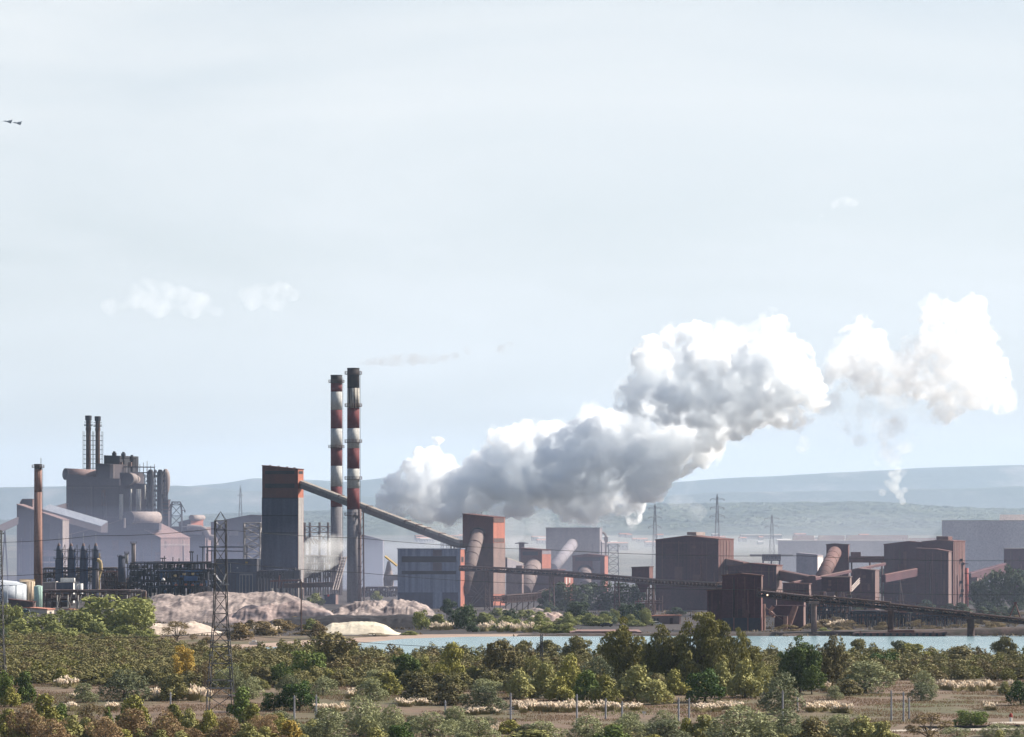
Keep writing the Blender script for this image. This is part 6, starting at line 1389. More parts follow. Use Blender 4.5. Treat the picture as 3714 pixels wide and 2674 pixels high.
def limbs(rng, lobes, trunk_h, r_, name, forks=6):
    mb = MB(); x0 = rng.uniform(-.03, .03)
    mb.cyl((0, 0, -.02), (x0, 0, trunk_h), r_ * 1.25, r_ * .8, 8)
    for l in sorted(lobes, key=lambda q: -q[3])[:forks]:
        mid = (x0 + l[0] * .4, l[1] * .4, trunk_h + (l[2] - trunk_h) * .5); mb.cyl((x0, 0, trunk_h * .8), mid, r_ * .6, r_ * .38, 6); mb.cyl(mid, l[:3], r_ * .38, r_ * .12, 5)
    me = bpy.data.meshes.new(name); me.from_pydata(mb.v, [], mb.f); me.materials.append(barkm); return me
FORMS = {}
def form(name, n, leaf, make, nvar=3, jit=.55, trunk=.18, tr=.03, sub=4, subk=.42, elong=1.5, forks=6):
    FORMS[name] = []
    for v in range(nvar):
        rng = np.random.default_rng(abs(hash_(name)) + v * 13); lb = make(rng); big = list(lb)
        lb = lobes_sub(rng, lb, sub, subk)
        me = quads_mesh('crown', leaf_cloud(rng, lb, n, leaf, jit, elong=elong), 4, MATS['scrub_leaf'])
        FORMS[name].append((me, limbs(rng, big, trunk, tr, 'trunk', forks)))
def hash_(s): return sum(ord(c) * (i + 3) for i, c in enumerate(s))
def mk_bush(rng):
    out = []
    for i in range(9):
        a = rng.uniform(0, 6.28); r_ = rng.uniform(0, .33); s = rng.uniform(.13, .24)
        out.append((math.cos(a) * r_, math.sin(a) * r_, max(s * .9, rng.uniform(.25, .82) * (1.05 - r_ * 1.2)), s, s, s * rng.uniform(.9, 1.3)))
    out += [(0, 0, .78, .2, .2, .22), (-.3, 0, .25, .2, .2, .25), (.3, .05, .25, .2, .2, .25), (0, -.25, .25, .22, .2, .25)]
    return out
def mk_round(rng):
    out = [(0, 0, .45, .34, .34, .36)]
    for i in range(17):
        a = rng.uniform(0, 6.28); z_ = rng.uniform(.14, .86); s = rng.uniform(.11, .2); r_ = .38 * math.sqrt(max(.05, 1 - ((z_ - .4) / .56) ** 2))
        out.append((math.cos(a) * r_, math.sin(a) * r_, z_, s, s, s * 1.05))
    return out
def mk_tree(rng):
    out = []
    for i in range(13):
        a = rng.uniform(0, 6.28); z_ = rng.uniform(.3, .86); s = rng.uniform(.12, .2); r_ = rng.uniform(.08, .36) * (1.15 - abs(z_ - .5))
        out.append((math.cos(a) * r_, math.sin(a) * r_, z_, s, s, s * rng.uniform(.75, 1.1)))
    out.append((0, 0, .85, .18, .18, .14)); return out
def mk_tall(rng):
    out = []
    tops = [(x_, y_, (.97 - 1.5 * (x_ * x_ + y_ * y_)) * rng.uniform(.86, 1.0)) for x_, y_ in zip(rng.uniform(-.40, .40, 11), rng.uniform(-.36, .36, 11))] + [(0, 0, .95)]
    for tx, ty, tz in tops:
        z_ = rng.uniform(.12, .3)
        while z_ < tz - .04:
            s = rng.uniform(.10, .17) * (1.15 - .40 * z_ / tz); f = .55 + .45 * z_ / tz
            out.append((tx * f + rng.uniform(-.05, .05), ty * f + rng.uniform(-.05, .05), z_, s, s, s * rng.uniform(.45, .62))); z_ += s * rng.uniform(.55, 1.0)
    return out
def mk_cone(rng):
    out = []; z_ = .08
    while z_ < .96:
        r_ = .36 * (1 - z_) ** .75
        for k in range(4): a = rng.uniform(0, 6.28); s = max(.05, r_ * .55); out.append((math.cos(a) * r_ * .6, math.sin(a) * r_ * .6, z_, s, s, .07))
        z_ += .065
    return out
def mk_sparse(rng):
    out = []
    for i in range(16):
        a = rng.uniform(0, 6.28); e = rng.uniform(.05, 1.35); s = rng.uniform(.07, .13)
        out.append((math.cos(a) * math.cos(e) * .4, math.sin(a) * math.cos(e) * .4, .1 + math.sin(e) * .8, s, s, s * 1.3))
    return out
form('bush', 2600, .040, mk_bush, 4)
form('silver', 3600, .034, mk_bush, 3, jit=.9, elong=2.6, sub=6)
form('round', 3000, .036, mk_round, 2)
form('tree', 3000, .036, mk_tree, 4, trunk=.3, tr=.022)
form('tall', 12000, .022, mk_tall, 4, trunk=.5, tr=.02, sub=4, subk=.5, elong=1.7, forks=9)
form('column', 5200, .026, mk_tall, 2, trunk=.35, tr=.025, sub=3, subk=.45, forks=7)
form('cone', 2600, .035, mk_cone, 2, sub=2, trunk=.3)
form('brush', 1700, .034, mk_sparse, 3, trunk=.12, tr=.02, jit=1.0, elong=3.0, sub=3, forks=16)
prng = random.Random(11); NV = {}
def plant(kind, name, label, cat, v, x, yb_, yt, w, m, group=None, D=None, kk=None):
    fx, fyb = v(x, yb_); fyt = v(x, yt)[1]; wpx = (v(x + w, 0)[0] - fx)
    D = D or depth(fyb); h_ = H + (HY - fyt) / FPX * D; ww = wpx / FPX * D
    return plant_at(kind, name, label, cat, gx(fx, D), D, ww, h_, m, group)
def plant_at(kind, name, label, cat, X, D, w, h_, m, group=None):
    i = NV.get(kind, 0); NV[kind] = i + 1; cm, tm = FORMS[kind][i % len(FORMS[kind])]
    root = thing(name, label, cat, (X, D, 0), group); root.rotation_euler = (0, 0, prng.uniform(0, 6.28)); root.scale = (w * 1.12, w * 1.12, h_ * 1.03)
    c = link('crown', cm, root); c.material_slots[0].link = 'OBJECT'; c.material_slots[0].material = MATS[m]
    link('trunk', tm, root)
    return root
def P_(kind, m, x, yb_, yt, w, label, name='shrub', cat=None, v=dd, group=None): return plant(kind, name, label, cat or name, v, x, yb_, yt, w, m, group)
# the tall grove in the middle
G = 'tall trees of the grove in the middle'
for x, yb_, yt, w, k, lab in ((1378, 1524, 1368, 78, 'tall', 'leftmost tall dark tree of the grove, sky-lit gaps in its crown'), (1428, 1520, 1412, 44, 'column', 'short slim tree in the notch of the grove right of its leftmost tree'), (1463, 1528, 1384, 62, 'tall', 'broad dark tree second of the tall ones in the grove'),
        (1506, 1526, 1398, 44, 'column', 'narrow dark tree left of the tallest tree in the grove'), (1552, 1530, 1349, 88, 'tall', 'tallest tree of the grove with a broad rounded top'), (1594, 1526, 1366, 62, 'tall', 'tall tree fused to the right side of the tallest grove tree'), (1636, 1520, 1378, 44, 'column', 'slim pointed tree standing at the right end of the grove'),
        (1666, 1516, 1432, 44, 'column', 'small dark tree stepping down at the right end of the grove'), (1690, 1524, 1462, 36, 'column', 'small yellow-green tree ending the grove at the right')):
    P_(k, 'grove_leaf' if x < 1680 else 'yellow_green_leaf', x, yb_, yt - 5, w * 1.2, lab, 'grove_tree', 'tree', group=G)
for a in (('tall', 'green_leaf', 1772, 1536, 1405, 82, 'dark green round-topped tree right of the grove, water behind it', 'leafy_tree', 'tree'), ('tall', 'bronze_leaf', 1843, 1528, 1405, 64, 'bronze-brown upright tree standing beside the dark green round one', 'leafy_tree', 'tree'),
        ('column', 'green_leaf', 1798, 1538, 1470, 52, 'lighter green tree in front of the dark green round-topped one', 'leafy_tree', 'tree'),
        ('tree', 'bronze_leaf', 736, 1498, 1405, 92, 'large olive-dark tree left of the sand heap, in front of the beach', 'leafy_tree', 'tree'), ('round', 'green_leaf', 680, 1506, 1434, 66, 'round dark green tree left of the large olive-dark one', 'leafy_tree', 'tree'), ('column', 'green_leaf', 625, 1520, 1460, 44, 'small light green tree left of the round dark green one', 'leafy_tree', 'tree'),
        ('column', 'golden_leaf', 404, 1512, 1424, 52, 'golden yellow upright tree left of the lattice pylon', 'golden_tree', 'tree'), ('tree', 'bronze_leaf', 1113, 1520, 1418, 82, 'dark tree with a yellow right side, left of the grove', 'leafy_tree', 'tree'), ('column', 'yellow_green_leaf', 1180, 1518, 1442, 38, 'slim yellow-green tree right of the dark yellow-sided tree', 'leafy_tree', 'tree'),
        ('tree', 'green_leaf', 898, 1522, 1450, 66, 'dark bluish bush tree at the left of the yellow-green trio', 'leafy_tree', 'tree'), ('column', 'yellow_green_leaf', 938, 1520, 1446, 46, 'first of three yellow-green trees in the scrub middle', 'leafy_tree', 'tree'), ('column', 'olive_leaf', 968, 1526, 1460, 48, 'middle and lowest of three yellow-green trees in the scrub', 'leafy_tree', 'tree'), ('tree', 'olive_leaf', 1004, 1522, 1428, 56, 'last and tallest of three yellow-green trees in the scrub', 'leafy_tree', 'tree'), ('column', 'yellow_green_leaf', 1046, 1520, 1472, 34, 'small bright tree right of the three yellow-green trees', 'leafy_tree', 'tree'),
        ('silver', 'dark_silver_leaf', 275, 1552, 1482, 98, 'big dark silvery shrub in the clearing left of the pylon'), ('silver', 'silver_leaf', 190, 1556, 1514, 56, 'smaller pale silver shrub left of the big dark silvery one'), ('bush', 'green_leaf', 55, 1558, 1488, 48, 'fresh green bush tree near the left edge of the clearing', 'leafy_tree', 'tree'), ('column', 'green_leaf', 6, 1560, 1474, 40, 'fresh green tree cut by the left edge', 'leafy_tree', 'tree'), ('bush', 'olive_leaf', 24, 1566, 1522, 40, 'low yellow-green bush between the two fresh green trees at the left edge'),
        ('round', 'conifer_leaf', 662, 1574, 1510, 66, 'dark green round conifer bush behind the grey posts'), ('round', 'conifer_leaf', 606, 1574, 1530, 46, 'small bright conifer bush left of the dark round one'), ('silver', 'dark_silver_leaf', 520, 1540, 1470, 40, 'bluish tree right behind the lattice pylon', 'leafy_tree', 'tree'),
        ('bush', 'scrub_leaf', 388, 1552, 1494, 72, 'brown-purple shrub under the golden tree'), ('brush', 'brown_brush_leaf', 450, 1534, 1462, 50, 'bare twiggy dark shrub between golden tree and pylon'), ('silver', 'silver_leaf', 560, 1548, 1500, 60, 'pale silver shrub right of the lattice pylon'), ('bush', 'yellow_green_leaf', 582, 1528, 1506, 30, 'small yellow bush right of the lattice pylon in the scrub'),
        ('silver', 'silver_leaf', 826, 1552, 1504, 66, 'grey silver shrub left of the dark brown shrubs'), ('silver', 'silver_leaf', 716, 1540, 1498, 56, 'grey shrub below the large olive-dark tree'), ('silver', 'dark_silver_leaf', 640, 1536, 1494, 50, 'grey-green shrub behind the two conifer bushes'), ('bush', 'bronze_leaf', 930, 1558, 1504, 84, 'dark brown-tipped shrub under the yellow-green trio'), ('bush', 'bronze_leaf', 1000, 1562, 1514, 70, 'second dark brown shrub beside the dark silver one'), ('silver', 'dark_silver_leaf', 1076, 1580, 1520, 96, 'big dark silver shrub left of the bracketed post'), ('bush', 'olive_leaf', 860, 1540, 1490, 60, 'dull olive bush left of the yellow-green trio'),
        ('bush', 'yellow_green_leaf', 1150, 1548, 1484, 62, 'bright yellow-green bush right of the dark silver shrub'), ('bush', 'yellow_green_leaf', 1208, 1546, 1470, 72, 'large yellow-green bush below the short lattice post'), ('bush', 'olive_leaf', 1262, 1540, 1452, 66, 'olive bush in the middle scrub with a yellow lit top'), ('bush', 'olive_leaf', 1240, 1552, 1500, 60, 'low dull olive bush beside the large yellow-green one'), ('bush', 'green_leaf', 1300, 1550, 1486, 66, 'dark bush with a bright top left of the grove'), ('silver', 'dark_silver_leaf', 1326, 1530, 1454, 66, 'grey-blue shrub leaning on the leftmost grove tree'), ('bush', 'olive_leaf', 1340, 1558, 1496, 62, 'round-tipped bush in front of the leftmost grove tree'),
        ('bush', 'yellow_green_leaf', 1412, 1552, 1474, 86, 'wide pale yellow-green bush in front of the grove'), ('bush', 'yellow_green_leaf', 1452, 1560, 1506, 70, 'low yellow bush in front of the grove, beside the wide pale one'), ('bush', 'olive_leaf', 1494, 1540, 1484, 50, 'olive bush in the shade between grove trunks'), ('bush', 'yellow_green_leaf', 1544, 1530, 1468, 66, 'pale bush directly under the tallest grove tree'), ('round', 'conifer_leaf', 1560, 1556, 1484, 70, 'bright green pine bush in front of the grove'), ('bush', 'yellow_green_leaf', 1600, 1540, 1466, 56, 'yellow-olive bush right of the bright green pine bush'), ('bush', 'yellow_green_leaf', 1650, 1546, 1464, 72, 'rounded yellow-olive bush under the slim pointed tree'), ('column', 'yellow_green_leaf', 1688, 1544, 1478, 40, 'upright yellow bush at the right foot of the grove'),
        ('silver', 'dark_silver_leaf', 1736, 1582, 1490, 98, 'big rounded silver shrub behind two tall grey posts'), ('silver', 'silver_leaf', 1916, 1534, 1466, 118, 'broad grey-silver shrub right of the bronze tree'), ('silver', 'silver_leaf', 2046, 1536, 1486, 56, 'grey silver shrub with a dark one at its foot, in the meadow'), ('silver', 'dark_silver_leaf', 2040, 1552, 1510, 58, 'dark blue-grey shrub in the meadow at the foot of a silver one'), ('round', 'conifer_leaf', 1962, 1488, 1440, 58, 'very dark green dome bush amid the right scrub'), ('round', 'conifer_leaf', 2262, 1562, 1508, 52, 'dark green bush cut by the right edge'), ('round', 'green_leaf', 2150, 1612, 1574, 54, 'dark green shrub in the dry meadow near the pale track'), ('bush', 'yellow_green_leaf', 2226, 1540, 1510, 30, 'small yellow bush near the right edge'),
        ('bush', 'bronze_leaf', 1880, 1540, 1506, 60, 'dark low shrub at the foot of the bronze tree'), ('silver', 'silver_leaf', 1850, 1550, 1520, 40, 'low silver shrub with white plumes in front of it, right of the bronze tree'),
        ('bush', 'bronze_leaf', 2130, 1480, 1432, 80, 'dark brown bush tree at the right in the scrub'), ('tree', 'olive_leaf', 2030, 1470, 1428, 60, 'olive bush tree at the right lagoon shore'), ('tree', 'scrub_leaf', 2225, 1470, 1410, 52, 'loose grey-olive tree rising above the scrub near the right edge', 'leafy_tree', 'tree'), ('tree', 'dark_silver_leaf', 1995, 1465, 1420, 50, 'dark grey tree on the right lagoon shore', 'leafy_tree', 'tree'), ('tree', 'scrub_leaf', 1900, 1462, 1418, 46, 'grey-brown tree above the scrub right of the bronze tree', 'leafy_tree', 'tree'), ('tree', 'scrub_leaf', 1275, 1470, 1412, 60, 'scrub tree with a rounded top against the lagoon, left of the grove', 'leafy_tree', 'tree'), ('tree', 'scrub_leaf', 1215, 1466, 1418, 44, 'small scrub tree against the lagoon right of the short lattice post', 'leafy_tree', 'tree'), ('tree', 'scrub_leaf', 1160, 1464, 1420, 40, 'small scrub tree against the lagoon left of the short lattice post', 'leafy_tree', 'tree'),
        # bottom row
        ('bush', 'olive_leaf', 100, 1622, 1548, 72, 'dark yellow-topped bush in the lower left foreground', ), ('bush', 'green_leaf', 136, 1620, 1566, 46, 'dark green bush right of the yellow-topped one at the lower left'), ('silver', 'rusty_leaf', 60, 1640, 1572, 70, 'orange-brown bush in the lower left corner'), ('bush', 'olive_leaf', 18, 1632, 1578, 50, 'yellow and dark bush at the lower left corner edge'), ('silver', 'rusty_leaf', 112, 1656, 1600, 80, 'faded brown bush at the bottom edge, lower left'), ('bush', 'yellow_green_leaf', 162, 1652, 1592, 54, 'olive-yellow bush at the bottom left of the bare twiggy shrub'), ('brush', 'brown_brush_leaf', 206, 1618, 1568, 72, 'bare twiggy grey-brown shrub at the bottom left'), ('bush', 'green_leaf', 238, 1612, 1572, 24, 'little green bush right of the bare twiggy shrub'),
        ('bush', 'olive_leaf', 296, 1616, 1550, 66, 'yellow-lit bush with a dark left side, left of the pylon foot'), ('silver', 'rusty_leaf', 300, 1650, 1580, 76, 'large orange-brown bush below the yellow-lit one'), ('silver', 'rusty_leaf', 232, 1660, 1596, 70, 'rusty brown bush at the bottom edge between two green ones'), ('silver', 'rusty_leaf', 368, 1650, 1584, 66, 'rusty orange bush left of the pylon foot'), ('bush', 'olive_leaf', 386, 1628, 1568, 46, 'yellow-green bush behind the rusty orange one'), ('bush', 'yellow_green_leaf', 420, 1630, 1576, 40, 'bright yellow-topped bush left of the pylon foot'), ('bush', 'olive_leaf', 462, 1634, 1580, 46, 'olive bush right at the left foot of the pylon'), ('bush', 'green_leaf', 538, 1602, 1532, 56, 'dark green bush at the right foot of the lattice pylon'), ('bush', 'olive_leaf', 560, 1620, 1566, 44, 'yellow-dark bush in front of the green one at the pylon foot'), ('silver', 'rusty_leaf', 500, 1652, 1596, 60, 'brown bush below the pylon foot'), ('bush', 'yellow_green_leaf', 548, 1656, 1608, 60, 'green-yellow bush at the bottom edge right of the pylon'), ('silver', 'rusty_leaf', 590, 1640, 1594, 46, 'orange-brown bush right of the pylon foot'), ('bush', 'golden_leaf', 640, 1652, 1602, 64, 'golden orange bush under the grey posts'), 
        ('silver', 'silver_leaf', 798, 1630, 1550, 84, 'tall silver-olive shrub at the bottom middle left'), ('silver', 'silver_leaf', 720, 1646, 1578, 86, 'spreading grey shrub right of the grey posts'), ('silver', 'silver_leaf', 868, 1636, 1570, 62, 'grey-green shrub right of the tall silver-olive one'), ('bush', 'yellow_green_leaf', 830, 1662, 1618, 62, 'yellow bush at the bottom edge in the middle left'), ('round', 'conifer_leaf', 888, 1656, 1608, 44, 'dark green and yellow bush at the bottom edge beside the yellow one'), ('silver', 'silver_leaf', 955, 1640, 1584, 80, 'olive-grey shrub at the bottom in the middle'), ('silver', 'silver_leaf', 1010, 1622, 1572, 66, 'pale silver shrub at the bottom in the middle, left of the bracketed post'), ('silver', 'dark_silver_leaf', 620, 1606, 1578, 60, 'dark grey shrub between conifer bush and grey posts'), ('silver', 'silver_leaf', 1060, 1652, 1596, 84, 'low grey shrub at the bottom edge below the bracketed post'),
        ('silver', 'silver_leaf', 1200, 1648, 1604, 80, 'grey-green low shrub at the bottom edge left of the short bollard'), ('bush', 'yellow_green_leaf', 1180, 1664, 1622, 120, 'wide yellow-green bush at the very bottom in the middle'), ('silver', 'silver_leaf', 1300, 1640, 1592, 90, 'silver-green shrub at the bottom below the grove'), ('bush', 'green_leaf', 1360, 1660, 1612, 80, 'dark green bush at the bottom edge below the grove'), ('silver', 'silver_leaf', 1390, 1640, 1590, 76, 'bright grey-green shrub by the third post below the grove'), ('silver', 'dark_silver_leaf', 1480, 1646, 1600, 84, 'dull grey shrub at the bottom below the white sign'), ('bush', 'yellow_green_leaf', 1560, 1640, 1590, 60, 'fresh yellow-green bush at the bottom right of the pair of posts'), ('bush', 'olive_leaf', 1520, 1640, 1596, 40, 'thin upright olive bush at the pair of posts'), ('silver', 'silver_leaf', 1640, 1650, 1572, 120, 'big silver shrub in the bottom right foreground'), ('silver', 'dark_silver_leaf', 1740, 1640, 1578, 90, 'dark silver shrub in the bottom right foreground'), ('bush', 'bronze_leaf', 1800, 1664, 1600, 90, 'dark brown-green bush at the bottom right edge'), ('silver', 'silver_leaf', 1860, 1640, 1590, 70, 'grey-green reedy shrub left of the three posts'), ('bush', 'yellow_green_leaf', 1908, 1640, 1592, 66, 'yellow-green bush beneath the three grey posts'), ('bush', 'yellow_green_leaf', 1958, 1648, 1604, 54, 'bright yellow-green bush below the last of the three posts'), ('brush', 'brown_brush_leaf', 2060, 1640, 1588, 90, 'bare brown twiggy shrub right of the three posts'), ('brush', 'silver_leaf', 2120, 1642, 1612, 70, 'sparse grey shrub above the dark barrier'), ('silver', 'silver_leaf', 2210, 1632, 1606, 70, 'grey-green low shrub by the pale track'), ('bush', 'yellow_green_leaf', 2214, 1660, 1622, 34, 'small yellow-green bush in the lower right corner')):
    kind, m, x, yb_, yt, w, lab = a[:7]; w = w * (1.22 if yb_ > 1590 else 1.1); yt = yt - (yb_ - yt) * (.12 if yb_ > 1590 else 0)
    P_(kind, m, x, yb_, yt, w, lab, *(a[7:9] if len(a) > 7 else ('shrub', 'shrub')))
# far shore, middle: dark green belt
SG = 'dark green trees on the far shore'
for v, x, yb_, yt, w, k, m, lab in ((z8, 620, 485, 262, 240, 'round', 'shore_leaf', 'big dark tree on the far shore between two bridge piers, the left one'), (z8, 850, 478, 272, 200, 'round', 'shore_leaf', 'dark far-shore tree right of the big one, under the truss bridge'), (z8, 1085, 475, 262, 210, 'round', 'shore_leaf', 'dark far-shore tree left of the hopper house legs'), (z8, 490, 485, 325, 150, 'tree', 'shore_leaf', 'dark tree right of the slatted gallery'), (z8, 400, 490, 350, 110, 'tree', 'shore_leaf', 'smaller dark tree in front of the slatted gallery end'), (z8, 1565, 476, 288, 290, 'round', 'shore_leaf', 'broad dark green tree below the big gabled hall'), (z8, 1410, 470, 345, 150, 'tree', 'shore_leaf', 'dark tree left of the broad one under the gabled hall'),
        (z8, 1350, 440, 255, 130, 'tree', 'shore_leaf', 'tree behind the hopper house legs'), (z8, 1122, 606, 432, 160, 'round', 'shore_leaf', 'round pale-topped tree in front of the dark belt, left of the pink hut'), (z8, 1232, 615, 440, 86, 'column', 'shore_olive_leaf', 'slim brownish tree touching the left of the pink hut'), (z8, 690, 570, 440, 180, 'tree', 'shore_leaf', 'grey-green low tree below the big far-shore tree'), (z8, 900, 600, 495, 170, 'bush', 'shore_leaf', 'low dark thicket bush left of the round pale-topped tree'), (z8, 770, 610, 510, 150, 'bush', 'shore_olive_leaf', 'olive bush on the far shore right of the cream rubble'), (z8, 1480, 520, 462, 140, 'bush', 'shore_leaf', 'green creeper bush behind the pink hut roof'), (z8, 112, 592, 488, 96, 'round', 'shore_leaf', 'small dark tree on the rubble in front of the orange towers'), (z8, 420, 610, 545, 76, 'bush', 'shore_olive_leaf', 'little bush on the brown rubble heap'), (z8, 590, 680, 590, 120, 'bush', 'shore_olive_leaf', 'waterside bush left of the stone quay'), (z8, 470, 670, 600, 110, 'bush', 'shore_olive_leaf', 'waterside bush below the brown rubble heap'),
        (z3, 868, 1205, 1015, 168, 'round', 'shore_leaf', 'dense dark square-looking tree in front of the shed corner'), (z3, 730, 1130, 985, 120, 'tree', 'shore_leaf', 'loose grey-green tree left of the dense square-looking one'), (z3, 515, 1212, 1072, 108, 'round', 'shore_olive_leaf', 'small olive tree standing alone at the black heap'), (z3, 660, 1200, 1085, 170, 'bush', 'shore_olive_leaf', 'brownish bushes between the olive tree and the dense dark one'), (z3, 150, 972, 895, 90, 'bush', 'shore_olive_leaf', 'small shrub between the near chimney and the blue shed'), (z3, 940, 1230, 1150, 100, 'bush', 'shore_leaf', 'low bush at the right foot of the dense dark tree'),
        (z7, 555, 442, 345, 125, 'bush', 'shore_olive_leaf', 'green bush by the viaduct above the spoil heap'), (z7, 250, 655, 560, 190, 'bush', 'brown_brush_leaf', 'brown bush below the spoil heap, left of the wooden pole'), (z7, 510, 650, 555, 130, 'bush', 'shore_olive_leaf', 'olive bush right of the wooden pole'), (z7, 575, 715, 595, 150, 'bush', 'brown_brush_leaf', 'purplish-brown bush at the left end of the sand heap'), (z7, 60, 640, 590, 130, 'bush', 'brown_brush_leaf', 'low purplish bush below the dark-gashed spoil'), (z7, 1330, 690, 655, 130, 'bush', 'shore_olive_leaf', 'low green bush right of the sand heap'), (z7, 1040, 700, 672, 200, 'brush', 'brown_brush_leaf', 'low dry brush on the beach below the sand heap'),
        (z5, 2005, 1045, 735, 210, 'round', 'shore_leaf', 'large grey-green tree at the far right behind the jetty'), (z5, 2180, 1045, 735, 190, 'round', 'shore_leaf', 'large grey-green tree nearest the right edge behind the jetty'), (z5, 1112, 905, 735, 130, 'tree', 'shore_leaf', 'hazy tree left of the huge dark hall'), (z5, 1150, 985, 860, 150, 'tree', 'shore_leaf', 'tree below the hazy one at the huge hall corner'), (z5, 1350, 985, 902, 130, 'bush', 'shore_leaf', 'bush at the foot of the huge dark hall, left one'), (z5, 1475, 990, 930, 110, 'bush', 'shore_leaf', 'bush at the foot of the huge dark hall, right one'), (z5, 1745, 1010, 945, 170, 'bush', 'shore_leaf', 'bush under the lit end of the tallest rear hall'), (z5, 1890, 1040, 850, 120, 'tree', 'shore_leaf', 'dark tree left of the large grey-green ones at the right'), (z5, 2270, 1045, 830, 130, 'tree', 'shore_leaf', 'tree cut by the right edge behind the jetty'), (z5, 1258, 1110, 1035, 80, 'bush', 'shore_leaf', 'small green bush seen under the jetty conveyor'), (z5, 620, 1235, 1195, 100, 'bush', 'shore_olive_leaf', 'low green bush on the bank beside the first jetty pier'), (z5, 330, 1240, 1170, 200, 'brush', 'brown_brush_leaf', 'dry brush on the bank left of the first jetty pier'), (z5, 860, 1215, 1160, 200, 'brush', 'brown_brush_leaf', 'dry brush on the bank between the first two jetty piers'),
        (z6, 920, 800, 488, 500, 'round', 'shore_olive_leaf', 'biggest green tree on the left, before the pipe bridge'), (z6, 1090, 815, 560, 260, 'round', 'shore_olive_leaf', 'right shoulder tree beside the biggest green tree'), (z6, 590, 812, 598, 240, 'round', 'shore_olive_leaf', 'rounded green tree in front of the smaller cream hut'), (z6, 320, 820, 640, 260, 'round', 'shore_olive_leaf', 'green tree in front of the larger cream hut'), (z6, 60, 810, 555, 190, 'round', 'shore_olive_leaf', 'green tree at the left edge below the tanks'), (z6, 165, 830, 668, 200, 'bush', 'shore_olive_leaf', 'lower green bush between left edge tree and the hut'), (z6, 450, 835, 690, 200, 'bush', 'shore_olive_leaf', 'low bush between the two cream huts'), (z6, 790, 835, 690, 220, 'bush', 'shore_olive_leaf', 'bush at the foot of the biggest green tree, left side'), (z6, 1040, 840, 720, 260, 'bush', 'shore_olive_leaf', 'bush at the foot of the biggest green tree, right side'), (z6, 20, 870, 745, 150, 'bush', 'shore_leaf', 'grey bush low at the left edge'), (z6, 580, 850, 740, 200, 'bush', 'shore_olive_leaf', 'low bush under the rounded green tree'), (z6, 1450, 845, 690, 250, 'brush', 'brown_brush_leaf', 'purple-brown bush in front of the cream sand'), (z6, 1230, 830, 760, 120, 'bush', 'shore_olive_leaf', 'little olive bush left of the cream sand'), (z6, 1960, 840, 700, 200, 'bush', 'brown_brush_leaf', 'dark brown bush right behind the lattice pylon'), (z6, 2170, 800, 690, 170, 'bush', 'brown_brush_leaf', 'dark brown bush under the dark-gashed spoil'), (z6, 1690, 870, 815, 120, 'bush', 'brown_brush_leaf', 'low dark bush on the sand behind the pylon')):
    yt -= .14 * (yb_ - yt) if k in ('round', 'tree') else 0; plant(k, 'shore_tree' if k in ('round', 'tree', 'column') else 'shore_bush', lab, 'tree' if k in ('round', 'tree', 'column') else 'bush', v, x, yb_, yt, w * 1.22, m, SG if k in ('round', 'tree', 'column') else 'bushes on the far shore')

for k in range(120):
    D = prng.uniform(516, 578); fx = prng.uniform(-60, 3780) if k < 75 else prng.uniform(-60, 1500); left = fx < 1050
    m = prng.choice(['rusty_leaf', 'rusty_leaf', 'olive_leaf', 'bronze_leaf', 'yellow_green_leaf'] if left else ['silver_leaf', 'silver_leaf', 'dark_silver_leaf', 'yellow_green_leaf', 'olive_leaf'])
    if fx > 3250 and D > 540: continue
    colr = {'rusty_leaf': 'rusty brown', 'olive_leaf': 'olive', 'bronze_leaf': 'dark bronze', 'yellow_green_leaf': 'yellow-green', 'silver_leaf': 'silver-grey', 'dark_silver_leaf': 'dark grey-green'}[m]
    plant_at('silver' if 'silver' in m or 'rusty' in m else 'bush', 'foreground_shrub', f'{colr} low shrub filling the bottom edge, ' + ('left of the grey posts' if left else 'right of the grey posts'), 'shrub', gx(fx, D), D, prng.uniform(2.8, 5.2), prng.uniform(1.5, 2.8), m, f'{colr} shrubs along the bottom edge, ' + ('left' if left else 'right'))

# low bushes filling the belts of the far shore
for v, x0, x1, y0, y1, n, m, zone in ((z8, 330, 1260, 470, 500, 20, 'shore_leaf', 'under the dark truss bridge'), (z8, 500, 1250, 560, 620, 16, 'shore_olive_leaf', 'in front of the dark tree belt'), (z8, 0, 620, 610, 680, 12, 'shore_olive_leaf', 'along the shore below the orange towers'), (z5, 1400, 2300, 1010, 1080, 16, 'shore_leaf', 'behind the jetty at the right'), (z5, 480, 2260, 1120, 1235, 60, 'brown_brush_leaf', 'on the bank below the jetty conveyor'), (z5, 620, 2200, 1080, 1130, 20, 'shore_leaf', 'in the shade behind the jetty conveyor'), (z7, 0, 640, 590, 690, 14, 'brown_brush_leaf', 'on the shore below the spoil heaps'), (z6, 0, 1250, 790, 880, 30, 'shore_olive_leaf', 'in the green belt at the left below the tanks'), (z3, 900, 1800, 1110, 1200, 14, 'shore_olive_leaf', 'below the rubble heaps')):
    for k in range(n):
        fx, fyb = v(x0 + (x1 - x0) * (k + prng.random()) / n, prng.uniform(y0, y1)); D = depth(fyb)
        plant_at('brush' if 'brown' in m and k % 2 else 'bush', 'shore_bush', ('brown' if 'brown' in m else 'green') + ' low bush ' + zone, 'bush', gx(fx, D), D, prng.uniform(4.5, 8), prng.uniform(1.8, 4.2) * (.7 if 'brown' in m else 1), m, ('brown' if 'brown' in m else 'green') + ' low bushes ' + zone)

